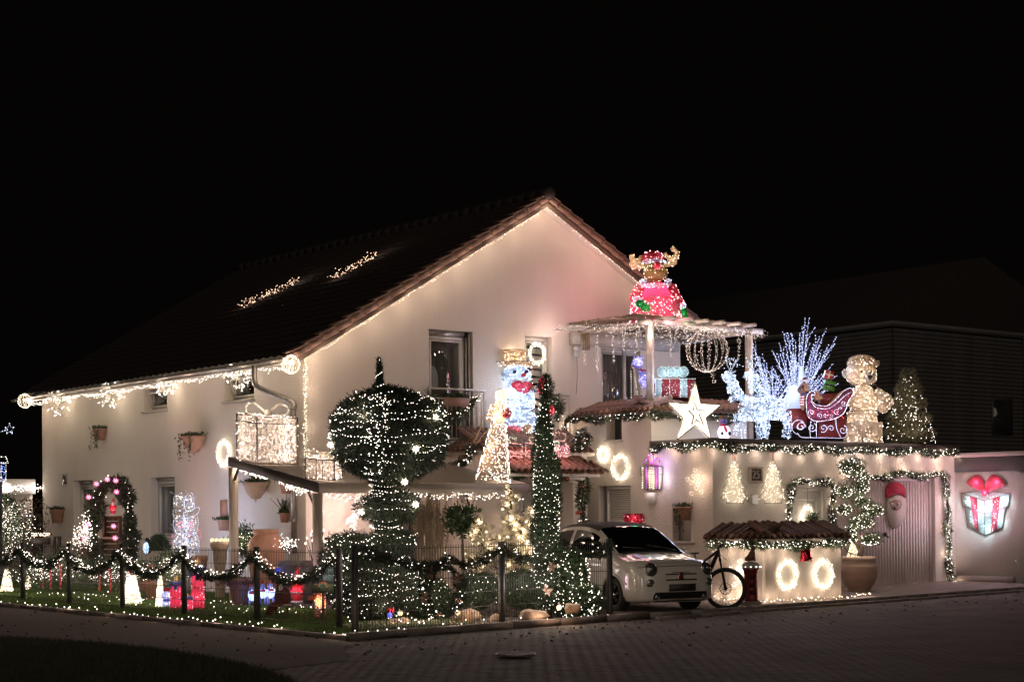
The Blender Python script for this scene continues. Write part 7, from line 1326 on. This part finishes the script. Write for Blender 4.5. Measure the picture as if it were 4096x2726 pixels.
for (x0,x1,y0,y1,lb) in ((410,474,2062,2148,'upper dark wooden crate standing inside the fir arch'),(400,478,2152,2240,'lower brown wooden crate inside the fir arch')):
    d=dd+.1; t=thing('wooden_crate',lb,'crate',Wp((x0+x1)/2,y1,d)); s=d/F; w2=(x1-x0)*s/2; h=(y1-y0)*s; b0=Wp((x0+x1)/2,y1,d)
    for k in range(4): MB().obb(b0+VZ*(h*(k+.5)/4)+VF*.3,VR*w2,VF*.01,VZ*h*.11).build('plank',wood,t)
    for s_ in (-1,1):
        MB().obb(b0+VR*w2*s_+VZ*h/2+VF*.15,VR*.012,VF*.15,VZ*h/2).build('plank',wood,t)
    MB().obb(b0+VZ*(h-.01)+VF*.15,VR*w2,VF*.15,VZ*.01).build('plank',wood,t); MB().obb(b0+VZ*.01+VF*.15,VR*w2,VF*.15,VZ*.01).build('plank',wood,t)
MB_=lambda: MB()
def glowfig(name,label,cat,prims,d,base,lampc,lp=.6,group=None,facing=True):
    t=thing(name,label,cat,Wp(*base,d),group)
    for nm,pr,mt_ in prims: core(t,pr,1,mt_,nm)
    return t
sred=mat('glow_red_plastic',(.62,.04,.06),.5,trans=.5); swht=mat('glow_white_plastic',(.75,.72,.74),.5,trans=.5); sblu=mat('glow_blue_plastic',(.10,.16,.75),.5,trans=.5); sgld=mat('glow_gold_plastic',(.75,.5,.2),.5,trans=.5); skin=mat('skin_plastic',(.65,.36,.25),.6,trans=.3); sgrn=mat('glow_green_plastic',(.05,.45,.12),.5,trans=.4)
def santa(name,label,x,yb,h,d,robe=sred,lp=.8,group=None,lc=(1,.4,.45),trimc=swht,hatc=None):
    # small standing bearded figure, h pixels tall
    u=h/100.; t=thing(name,label,'santa figure',Wp(x,yb,d),group)
    core(t,[El(x,yb-30*u,d,17*u,28*u),El(x,yb-52*u,d,14*u,16*u)],1,robe,'robe'); core(t,[El(x,yb-5*u,d,17*u,4*u),El(x,yb-30*u,d-.02,17*u,3*u,16*u)],1,trimc,'fur_trim')
    core(t,[El(x,yb-70*u,d,9.5*u,9*u)],1,skin,'head'); core(t,[El(x,yb-63*u,d-.04,9.5*u,9*u,7*u)],1,trimc,'beard'); core(t,[Cp(Wp(x,yb-76*u,d),Wp(x+5*u,yb-98*u,d),9*u*d/F,2*u*d/F),El(x+6*u,yb-97*u,d,3*u,3*u)],1,hatc or robe,'hat'); core(t,[El(x,yb-76*u,d,10.5*u,2.6*u)],1,trimc,'hat_trim')
    core(t,[Cp(Wp(x-14*u,yb-55*u,d),Wp(x-17*u,yb-36*u,d-.08),5*u*d/F,4*u*d/F),Cp(Wp(x+14*u,yb-55*u,d),Wp(x+17*u,yb-36*u,d-.08),5*u*d/F,4*u*d/F)],1,robe,'sleeve')
    for s in (-1,1): MB().ell(Wp(x+s*3.5*u,yb-71*u,d)-VF*9*u*d/F,1.2*u*d/F).build('eye',black,t)
    lamp(Wp(x,yb-40*u,d),lc,lp,.05,t); lamp(Wp(x,yb-50*u,d-.5),lc,lp*.5,.05,t); return t
santa('santa_figure','small red and white santa figure standing on the upper crate in the fir arch',452,2060,72,dd-.05,lp=.9,lc=(1,.5,.5))
def litshrub(label,prs,nb,d,dens=2500,mt=None,twigs=True,lp=1.2,name='lit_shrub',base=None,br=.0105):
    x,y=prs[0][:2]; t=thing(name,label,'shrub',Wp(x,y+prs[0][3],d)); pr=[El(a,b,d,c,e) for a,b,c,e in prs]
    if dens: foliage(t,pr,dens,.07,.02,mt or leafg,fuzz=.07,ck=0,lump=.06)
    if twigs:
        m=MB(); P,N=samp(pr,70,False); b0=Wp(x,y+prs[0][3],d)
        for q in P: m.tube([b0+VR*R.normal()*.05,lerp(b0,q,.5)+VZ*.06+VR*R.normal()*.04,q],[.006,.004,.002],3)
        m.build('twigs',bark,t,kind='stuff')
    P,N=samp(pr,nb,False); P=np.array([p[1] for p in [pr[0]]])[0]*0+P; c=np.mean([p[1] for p in pr],0); P=P+R.normal(size=P.shape)*.05; sc_=R.random((len(P),1))**.4; MB().bulbs(P*sc_+(1-sc_)*c,br).build('bulbs',gN,t,kind='stuff')
    for p in pr: lamp(p[1]-VF*(p[2][0]+.25),(1,.85,.65),lp,.12,t)
    return t
litshrub('bare twiggy bush wound with white lights left of the fir arch',[(330,2160,48,72),(345,2080,22,50)],300,X_(330,2230,15.0)@np.array((CA,SA,0)),dens=0)
litshrub('lit low hedge tangle behind the left part of the lane fence',[(230,2275,120,38),(120,2290,80,40)],420,dpt(X_(230,2330,14.2)),dens=4200)
litshrub('lit low hedge tangle below the fir arch behind the lane fence',[(430,2290,110,34),(560,2290,70,30)],420,dpt(X_(430,2330,14.4)),dens=4200)
litshrub('dark low shrub with scattered lights behind the tall red candles',[(700,2270,70,45)],170,dpt(X_(700,2330,14.6)),dens=2600)
litshrub('tall lit conifer at the far left edge of the garden',[(20,2030,48,60),(10,2120,60,60)],260,dpt(X_(20,2200,14.6)),dens=4200,mt=needle)
litshrub('leafless lit climbing branches before the low neighbour wall at far left',[(95,2080,55,70),(60,2180,60,60)],200,dpt(X_(95,2230,15.2)),dens=300)
litshrub('small box bush wound with lights beside the left pergola post',[(977,2165,30,48)],120,dpt(X_(977,2260,16.4)),dens=2600)
litshrub('little twig bush of white lights in a grey pot under the downpipe',[(1150,2172,36,26)],110,dpt(X_(1150,2240,16.2)),dens=0,lp=.8)
# planters and urns along the side wall
def potat(px,pyb,wpx,hpx,X,prof,label,mt=terrapot,name='clay_pot'):
    b=X_(px,pyb,X); d=dpt(b); zt=X_(px,pyb-hpx,X)[2]; b[2]=.02; t=thing(name,label,'pot',b); pot(t,b,wpx/2*d/F,zt-.02,mt,prof,22); return t,b,d
potat(880,2330,78,165,16.0,'goburn','tall stone goblet urn topped with glowing lights left of the pergola post',mat('stone_urn',(.33,.25,.18),.9,noise=.3,nscale=9))
for i in range(5): q=Wp(848+i*17,2158,dpt(X_(880,2330,16.0))-.0); o=MB().obb(q,VR*.03+VZ*.01,VF*.03,VZ*.028-VR*.008).build('ice_light',glow('ice_cube',(1,.80,.45),.55),None,off=q); tag(o,('leftmost','second from left','middle','second from right','rightmost')[i]+' warm glowing cube light on top of the stone urn','light','glowing cubes on the stone urn'); lamp(q-VF*.12+VZ*.05,(1,.85,.55),.2,.03,o)
potat(1065,2330,146,215,16.5,'amph','huge smooth terracotta jar standing beside the downpipe',terrapot)
potat(1155,2400,70,160,15.8,'taper','dark grey tall planter holding the little twig bush',mat('grey_clay',(.14,.12,.10),.8))
potat(1232,2370,72,130,16.2,'jar','dark clay jug standing behind the garland near the fence corner',mat('dark_clay',(.12,.08,.065),.7),'clay_jug')
potat(960,2430,96,120,14.9,'taper','wide clay bowl of purple heather on the lawn',mat('heather_bowl',(.20,.13,.10),.8)); q=X_(960,2335,14.9); k=900; t=thing('heather','clump of dark purple heather filling the clay bowl','plant',q); m=MB(); a=R.normal(size=(k,3))*np.array((.16,.16,.03)); m.leaves(q+a,R.normal(size=(k,3))*.6+VZ,.09,.014); m.build('heather_sprigs',mat('heather_purple',(.10,.05,.055),.9,noise=.4),t,kind='stuff')
potat(800,2330,60,110,15.9,'taper','terracotta tub on the lawn behind the tall candle'); potat(620,2400,100,70,14.8,'taper','low wide terracotta bowl behind the glowing cone')
b=X_(575,2290,16.4); e=X_(662,2290,16.4); t=thing('planter_box','long terracotta planter box below the side window','planter',b); MB().bx(16.2,16.55,e[1],b[1],.02,.62).build('box',terrapot,t)
q=X_(638,2200,16.35); t=thing('small_conifer','small dark conifer growing from the long terracotta planter','shrub',q); foliage(t,[Cp(q,q+VZ*.33,.16,.03)],1500,.09,.02,needle,ck=.6)
q=X_(587,2208,16.3); d=dpt(q); t=thing('light_penguin','small glowing penguin standing on the long planter box','penguin',q); core(t,[El(584,2190,d,13,24)],1,mat('penguin_white',(.5,.6,.75),.5,trans=.5),'belly'); core(t,[El(596,2185,d+.05,12,28),El(589,2157,d,9,9)],1,black,'back'); MB().tube([Wp(583,2157,d-.05),Wp(574,2156,d-.05)],[.015,.003],6).build('beak',dark,t); lamp(Wp(584,2190,d),(.6,.75,1),.3,.03,t); MB().bulbs([Wp(584+R.uniform(-10,10),2190+R.uniform(-20,20),d-.09) for _ in range(24)],.009).build('bulbs',gC,t,kind='stuff')
# two led outline snowmen
for i,(x,lb,dx) in enumerate(((718,'front tall outline snowman of blue white rope light before the side window',.0),(760,'rear tall outline snowman of blue white rope light before the side window',.5))):
    q=X_(x,2230,15.6+dx*.6); d=dpt(q)+dx*.5; t=thing('outline_snowman',lb,'light figure',Wp(x,2240,d),None); b=MB(); w_=MB(); fr_=MB(); m=MB()
    o=(0,0)
    for P in (((-25,-225),(10,-240),(18,-185),(-20,-180),(-25,-225)),((-28,-170),(38,-190),(30,-165),(-22,-150),(-28,-170)),((-22,-160),(-26,-120),(-5,-92),(25,-98),(36,-130),(32,-160)),((-5,-92),(-26,-60),(-22,-20),(0,0),(30,-5),(40,-50),(36,-80),(25,-98))):
        Q=spline([Wp(x+a*.92,2240+c*1.12,d) for a,c in P],4); b.bulbs(path(Q,.045),.0105); fr_.tube(Q,.006,4)
    for P in (((-10,-130),(12,-140),(14,-120),(-4,-118)),): Q=[Wp(x+a,2240+c*1.12,d-.05) for a,c in P]; MB().bulbs(path(Q+[Q[0]],.035),.012).build('nose_bulbs',gR,t,kind='stuff')
    for P in (((34,-110),(44,-100),(40,-80)),((-26,-90),(-34,-70),(-26,-60))): MB().bulbs(path([Wp(x+a,2240+c*1.1,d) for a,c in P],.04),.012).build('scarf_bulbs',gR,t,kind='stuff')
    b.build('bulbs',glow('sky_led',(.62,.72,1),1.9),t,kind='stuff'); fr_.build('wire_frame',whitewire,t,kind='stuff'); P,N=samp([El(x+4,2240-60,d,28,60,10),El(x,2240-145,d,26,34,10),El(x-3,2240-235,d,18,26,10)],420); m.ribbons(P,P+R.normal(size=P.shape)*.05,.005); m.build('acrylic_threads',acr('frost_thread',(.7,.72,.75)),t,kind='stuff'); MB().bulbs(P[::5],.008).build('inner_bulbs',gN,t,kind='stuff')
    for yy in (2020,2100,2190): lamp(Wp(x+10,yy,d+.35),(.5,.62,1),1.5,.1,t)
    lamp(Wp(x,2150,d-.3),(.6,.7,1),.8,.1,t)
# candles
def candle(x,yt,yb,w2,label,X,lp=1.2):
    q=X_(x,yb,X); q[2]=.02; d=dpt(q); s=d/F; h=(yb-yt)*s; t=thing('light_candle',label,'candle',q); r=w2*s; MB().lathe([(r,0),(r,h*.98),(r*.85,h),(0,h)],q,16).build('candle_body',mat('candle_red',(.66,.085,.15),.5,trans=.5),t)
    m=MB(); m.lathe([(r*1.06,h*.86),(r*1.08,h*.97),(r*.9,h*1.02),(0,h*1.03)],q,16)
    for a in np.linspace(0,6.28,7): m.ell(q+np.array((r*math.cos(a),r*math.sin(a),h*R.uniform(.76,.86))),(r*.32,r*.32,h*.10),8,6)
    m.build('wax_drips',mat('wax_blue',(.22,.30,.80),.5,trans=.5),t,kind='stuff'); MB().tube([q+VZ*h*1.02,q+VZ*h*1.1+VR*.01,q+VZ*h*1.24],[r*.3,r*.42,.004],8).build('flame',mat('flame_gold',(.75,.5,.2),.5,trans=.6),t)
    a=R.random(int(34*h/.5))*6.28; MB().bulbs(q+np.column_stack([np.cos(a)*r*1.02,np.sin(a)*r*1.02,R.uniform(.03,.8,len(a))*h]),.012).build('bulbs',glow('blush_led',(1,.6,.6),1.7),t,kind='stuff')
    for k in (.3,.75): lamp(q+VZ*h*k,(1,.5,.55),lp*.16,r*.4,t)
    lamp(q+VZ*h*.5-VF*.4,(1,.5,.5),lp*.10,.06,t); lamp(q+VZ*h*1.15-VF*.1,(1,.8,.5),.12,.03,t)
candle(792,2268,2438,27,'tallest red candle with blue wax drips right of the thick fence post',13.9,2.6); candle(705,2335,2442,25,'wide red candle with blue wax drips left of the fence post',13.7,1.6); candle(748,2388,2445,22,'shortest red candle with blue wax drips beside the fence post',13.5,1.0)
# grey blue snow couple
for i,(y,h,lb) in enumerate(((2392,46,'upper small blue grey snowman with red cap beside the red candles'),(2432,50,'lower small blue grey snowman with dark wreath beside the red candles'))):
    d=dpt(X_(668,2432,13.8)); t=thing('small_snowman',lb,'snowman',Wp(668,y,d)); core(t,[El(668,y-14,d,24,22)],1,mat('snow_dim',(.42,.42,.55),.6,trans=.5),'body'); core(t,[El(668,y-34,d,18,12)],1,sred if i==0 else sblu,'cap'); MB().bulbs([Wp(668+R.uniform(-18,18),y-12+R.uniform(-14,14),d-.12) for _ in range(16)],.010).build('bulbs',MATS['sky_led'],t,kind='stuff'); lamp(Wp(668,y-15,d),(.6,.65,1),.4,.05,t)
# glowing cones / angels
for (x,yt,yb,w0,X,lb) in ((640,2292,2424,16,13.7,'slim tall cone of cream micro lights beside the small snowmen'),(530,2300,2412,36,13.8,'wide bell shaped cone of cream micro lights behind the third fence post'),(512,2305,2370,14,13.9,'short cone of cream lights touching the wide bell cone'),(28,2275,2362,24,13.6,'bright cream light reindeer body at the far left behind the fence'),(112,2300,2350,11,13.8,'small cream light figure left of the candy canes')):
    d=dpt(X_(x,yb,X)); t=thing('light_cone',lb,'light cone',Wp(x,yb,d)); pr=[Cp(Wp(x,yb,d),Wp(x,yt,d),w0*d/F,w0*.25*d/F)]; bulbson(t,pr,int(2.6*(yb-yt)*w0/10),MATS['cream_led'] if 'cream_led' in MATS else gN,.0105); threads(t,pr,500,aW,.06,.008)
    for yy in ((yt+yb)/2,yb-10): lamp(Wp(x,yy,d),(1,.86,.62),.9,.05,t)
    lamp(Wp(x,yb-12,d-.35),(1,.88,.66),.5,.05,t)
# candy canes
for i,(x,yt,yb) in enumerate(((172,2262,2345),(202,2262,2350),(242,2258,2352),(398,2280,2360),(442,2275,2372),(529,2283,2320))):
    d=dpt(X_(x,yb,13.9)); s=d/F; t=thing('candy_cane','%s red candy cane counted from the left behind the lane fence'%('first second third fourth fifth sixth'.split()[i]),'candy cane',Wp(x,yb,d),'red light candy canes on the lawn'); P=spline([Wp(x,yb,d),Wp(x,yt+10,d),Wp(x-3,yt,d),Wp(x-10,yt-2,d),Wp(x-14,yt+8,d)],5); MB().tube(P,.014,6).build('cane',sred,t,smooth=True)
    for k in range(8): q=P[1+int(k*1.3)%len(P)]; 
    Q=path(P,.09); m=MB(); [m.ell(q,(.017,.017,.012),8,4) for q in Q]; m.build('stripes',swht,t,kind='stuff'); lamp(lerp(P[0],P[5],.5)-VF*.15,(1,.3,.3),.18,.03,t)
# reindeer group, big santa, blue figures behind the fence corner panel
d=dpt(X_(1185,2410,15.2)); santa('santa_figure','tall glowing red and white santa figure behind the garland right of the thick post',1187,2412,150,d,lp=3.2,lc=(1,.45,.6)); 
d=dpt(X_(1115,2410,15.6)); santa('santa_figure','blue hatted glowing figure above the seated santa',1112,2300,52,d,robe=sblu,lp=1.0,lc=(.4,.45,1),trimc=swht)
for i,(x,y,lb) in enumerate(((1010,2380,'left of three small blue and red glowing reindeer behind the thick post'),(1052,2370,'middle of three small blue and red glowing reindeer right of the thick post'),(1085,2368,'right of three small blue and red glowing reindeer beside the seated santa'))):
    d=dpt(X_(x,2430,14.9)); t=thing('small_reindeer',lb,'light reindeer',Wp(x,y+45,d)); core(t,[El(x,y,d,18,22),El(x-4,y-26,d,12,12)],1,mat('inflatable_blue',(.35,.45,.85),.5,trans=.5),'body'); core(t,[El(x-2,y-10,d-.06,13,5)],1,sred,'scarf'); core(t,[El(x-8,y-40,d,6,8)],1,sred,'cap'); m=MB(); [m.tube([Wp(x+dx,y+15,d),Wp(x+dx,y+46,d)],.025,6) for dx in (-12,10)]; m.build('legs',MATS['inflatable_blue'],t,kind='stuff'); MB().bulbs([Wp(x+R.uniform(-16,16),y+R.uniform(-24,24),d-.12) for _ in range(26)],.010).build('bulbs',MATS['sky_led'],t,kind='stuff'); lamp(Wp(x,y,d),(.45,.5,1),1.1,.06,t); lamp(Wp(x,y,d-.4),(.6,.5,1),.35,.06,t)
# seated santa (dark plush) on a stool
d=dpt(X_(1140,2455,14.0)); t=thing('seated_santa','dark plush santa in red robe seated on a small stool behind the fence','santa figure',Wp(1135,2465,d)); dr_=mat('plush_red',(.12,.02,.018),.95,noise=.3); core(t,[El(1130,2385,d,34,42,26),El(1122,2350,d,18,22,16),Cp(Wp(1120,2405,d-.1),Wp(1085,2430,d-.35),.07,.06),Cp(Wp(1085,2430,d-.35),Wp(1072,2458,d-.35),.06,.05)],1,dr_,'robe'); core(t,[El(1122,2345,d-.06,10,20,8)],1,fur,'beard'); MB().ell(Wp(1122,2330,d-.02),(.05,.05,.055)).build('face',mat('skin_face2',(.25,.15,.11),.8),t); core(t,[Cp(Wp(1122,2325,d),Wp(1110,2302,d+.05),.06,.01)],1,dr_,'hat'); core(t,[El(1068,2462,d-.38,16,7,10)],1,black,'boot'); core(t,[El(1130,2418,d-.02,36,5,27)],1,fur,'robe_hem')
for x in (1105,1150): MB().tube([Wp(x,2420,d+.1),Wp(x-3,2470,d+.1)],.015,6).build('stool_leg',wood,t)
MB().obb(Wp(1128,2420,d+.1),VR*.15,VF*.14,VZ*.015).build('stool_seat',wood,t)
# orange light dachshund / garden sign with rainbow
d=dpt(X_(1290,2480,13.9)); t=thing('light_dog','orange lit dog figure with striped stockings by the fence corner','light figure',Wp(1285,2485,d)); og=mat('orange_net',(.62,.25,.13),.5,noise=.3,nscale=30,trans=.5); core(t,[El(1282,2405,d,22,38,14,.1),El(1250,2388,d,22,10,10,.3),El(1272,2372,d,15,12,12)],1,og,'body'); core(t,[Cp(Wp(1290,2430,d),Wp(1294,2484,d),.05,.025),Cp(Wp(1272,2425,d-.05),Wp(1268,2440,d-.05),.045,.035)],1,og,'leg')
for k in range(6): MB().obb(Wp(1268,2440+k*5,d-.05),VR*.035,VF*.03,VZ*.011).build('stocking_stripe',sred if k%2 else swht,t)
MB().bulbs([Wp(1284+R.normal()*12,2410+R.normal()*24,d-.09) for _ in range(50)],.0095).build('bulbs',glow('apricot_led',(1,.7,.5),1.8),t,kind='stuff'); lamp(Wp(1282,2405,d),(1,.5,.3),1.1,.05,t); lamp(Wp(1270,2400,d-.4),(1,.55,.35),.4,.05,t)
d=dpt(X_(1292,2400,13.3)); t=thing('rainbow_sign','dark teal wooden garden sign with a faded rainbow near the fence corner','sign',Wp(1292,2470,d)); s=d/F
for k in range(3): MB().obb(Wp(1290,2280+k*36,d),VR*43*s,VF*.01,VZ*17.6*s).build('plank',mat('teal_paint',(.055,.085,.085),.7,noise=.3,nscale=5) if k<2 else mat('green_paint',(.045,.075,.03),.7,noise=.3),t)
for k,c_ in enumerate(((.35,.06,.04),(.35,.16,.04),(.30,.26,.08),(.08,.2,.12))): 
    a=np.linspace(0,math.pi,12); MB().tube([Wp(1292,2350,d)-VF*.014+VR*math.cos(x)*(.085-k*.013)+VZ*math.sin(x)*(.095-k*.013) for x in a],.007,4).build('rainbow_band',mat('rainbow_%s'%'red orange yellow green'.split()[k],c_,.7),t)
MB().tube([Wp(1292,2365,d+.03),Wp(1292,2480,d+.03)],.02,6).build('post',wood,t)
# twig with big drop lights
d=dpt(X_(1245,2300,16.6)); t=thing('drop_light_twig','dark twig spray with large white drop lights beside the pergola post','light decoration',Wp(1250,2260,d)); m=MB(); b=MB()
for x,y in ((1254,2106),(1250,2123),(1244,2137),(1228,2150),(1250,2160),(1222,2172),(1296,2120),(1292,2150),(1258,2140),(1300,2165)): m.tube(spline([Wp(1255,2260,d),Wp((1255+x)/2,(2250+y)/2,d),Wp(x,y,d)],3),.008,4); b.ell(Wp(x,y,d),(.02,.02,.028),8,6)
m.build('twigs',dark,t,kind='stuff'); b.build('drop_bulbs',glow('drop_white',(1,.86,.72),1.0),t,kind='stuff'); lamp(Wp(1245,2150,d-.2),(1,.85,.7),.8,.05,t)
# arrow-like light tree under the pergola
d=dpt(np.array(onY(1420,2130,27.9))); t=thing('wall_light_arrow','pink white arrow shaped light tree leaning on the patio wall under the pergola','light tree',Wp(1420,2140,d)); P=[]
for _ in range(480):
    k=R.random()
    if k<.5: y=R.uniform(1960,2140); x=1440-(y-1960)*.18+R.uniform(-14,14)
    else: u=R.random(); x=1385+u*55; y=2085-u*45+R.uniform(-10,12)
    P.append(Wp(x,y,d+R.normal()*.02))
MB().bulbs(P,.0105).build('bulbs',MATS['rosewhite_led'],t,kind='stuff'); MB().tube([Wp(1440,1960,d),Wp(1405,2140,d)],.01,4).tube([Wp(1385,2085,d),Wp(1440,2040,d)],.01,4).build('frame',whitewire,t,kind='stuff')
for q in ((1430,2000),(1415,2080)): lamp(Wp(*q,d-.25),(1,.72,.6),3.5,.1,t)
lamp(Wp(1600,2120,d-.6),(1,.68,.55),5,.2,t)
# far left: gate with post box, low neighbour wall with hedge, blue lamp-post lantern and star
gt=thing('garden_gate','dark metal garden gate with letter box at the far left','gate',X_(150,2330,15.5)); d=dpt(X_(150,2330,15.5))
for x,w_ in ((66,4),(104,3),(218,5),(236,9)): MB().obb(Wp(x,2180+20,d),VR*w_*d/F,VF*.03,VZ*.33).build('gate_post',dark,gt)
MB().obb(Wp(142,2135,d),VR*.38,VF*.02,VZ*.018).build('gate_rail',dark,gt)
t=thing('letter_box','dark letter box planter with a row of warm lights along its top','letter box',Wp(160,2180,d-.1)); MB().obb(Wp(162,2163,d-.1),VR*.20,VF*.12,VZ*.075).build('box',mat('box_dark',(.06,.05,.045),.5),t); MB().bulbs([Wp(R.uniform(122,200),R.uniform(2130,2142),d-.1+R.uniform(-.1,.1)) for _ in range(70)],.014).build('bulbs',gP if 0 else glow('peach_led2',(1,.72,.5),2.),t,kind='stuff'); lamp(Wp(160,2130,d-.1),(1,.75,.5),.8,.1,t)
lw=thing('neighbour_building','low white building edge with light string at the far left behind the hedge','building',X_(100,1940,17.2)); MB().bx(12,17.0,41.4,48,2.25,2.62).build('fascia',white,lw); MB().bx(12,17.0,41.6,48,-.05,2.25).build('wall',stucco,lw)
lightstring('fascia_light_string','short string of white lights under the low white fascia at the far left',[onY(40,1953,41.3),onY(168,1950,41.3)],.05,gN,.013,.045,5,lamps=.7,lp=1.4,lc=(1,.85,.7))
hg=thing('hedge','bare brown hedge growing under the low white fascia at the far left','hedge',(14.5,40.5,0)); m=MB(); k=2600; P=np.column_stack([R.uniform(12.2,16.9,k),R.uniform(40.2,41.0,k),R.uniform(0,1.5,k)]); m.ribbons(P,P+R.normal(size=(k,3))*.12+VZ*.32,.009); P=R.uniform((12.2,40.2,1.2),(16.9,41,2.1),(2600,3)); m.leaves(P,R.normal(size=P.shape),.09,.03); m.build('twigs',mat('hedge_brown',(.10,.065,.04),.9,noise=.4),hg,kind='stuff')
m=MB(); b=MB(); d=dpt(onY(20,1900,36.)); t=thing('light_lantern','blue white outline lantern of lights at the far left edge','light decoration',Wp(8,1925,d))
for P in (((-20,1826),(24,1826),(32,1850),(-20,1850)),((24,1850),(24,1925)),((4,1850),(4,1925)),((-10,1850),(-10,1925)),((-20,1925),(24,1925))): b.bulbs(path([Wp(x,y,d) for x,y in P],.045),.013); m.tube([Wp(x,y,d) for x,y in P],.008,4)
b.build('bulbs',gN,t,kind='stuff'); m.build('frame',whitewire,t,kind='stuff'); MB().bulbs([Wp(R.uniform(-15,22),R.uniform(1850,1925),d) for _ in range(70)],.011).build('blue_bulbs',gB,t,kind='stuff'); lamp(Wp(5,1890,d-.3),(.6,.7,1),1.2,.1,t); MB().tube([Wp(4,1925,d),Wp(4,2300,d)],.03,6).build('post',dark,t)
t=thing('light_star_wand','small blue white outline star of lights at the far left edge','light star',Wp(38,1715,d)); P=[Wp(38+(20 if k%2==0 else 9)*math.sin(k*math.pi/5),1715-(22 if k%2==0 else 9)*math.cos(k*math.pi/5),d) for k in range(11)]; MB().bulbs(path(P,.045),.0135).bulbs(path([Wp(-10,1730,d),Wp(20,1720,d)],.045),.0125).build('bulbs',MATS['sky_led'],t,kind='stuff'); MB().tube(P,.007,4).tube([Wp(-10,1730,d),Wp(20,1720,d)],.008,4).tube([Wp(-8,1730,d),Wp(-6,2300,d)],.03,6).build('frame',whitewire,t)
# lights strewn in the lawn
P=[]
for i in range(60): x,y=R.uniform((13.3,19.9),(15.2,33)); P.append((x,y,.09))
P.sort(key=lambda p:p[1]); lightstring('lawn_light_string','thin string of white lights strewn through the lawn grass',P,.34,gN,.0115,.03,1,lamps=3.,lp=.4,loff=(0,0,.15),wire=False)
for (x,y,z,pw) in ((14.2,36.5,.6,7),(14.3,32.5,.6,7),(14.5,28.8,.6,6),(14.4,25,.5,3)): lamp((x,y,z),(1,.80,.60),pw,.25,MATS and [o for o in COL.objects if o.get('label','').startswith('thin string of white lights strewn')][0])  # added fill lamps that brighten the side wall, no bulbs of their own
# fire hydrant-like blue red figure right of the big trunk
d=24.9; t=thing('small_figure','tiny blue and red glowing figure at the foot of the clipped tree','light figure',Wp(1560,2470,d)); core(t,[El(1560,2458,d,10,10)],1,sblu,'body'); core(t,[El(1556,2438,d,9,9)],1,sred,'head'); core(t,[El(1572,2440,d,4,14)],1,sred,'arm'); lamp(Wp(1560,2450,d),(.5,.4,1),.25,.03,t)

# dead leaves blown over the lane and street
P=[]
for _ in range(420): a=R.uniform(0,1); P.append((R.uniform(8.5,12.0),R.uniform(15.5,36),.012) if a<.45 else (*K(R.uniform(-1,16),abs(R.normal())*1.6+.1),.006))
P=np.array(P); MB().leaves(P,np.column_stack([R.normal(size=(len(P),2)),R.random(len(P))*.25]),.06*R.uniform(.4,1.2,len(P)),.03).build('fallen_leaves',mat('dead_leaf',(.07,.045,.025),.9,noise=.5),None,kind='stuff')
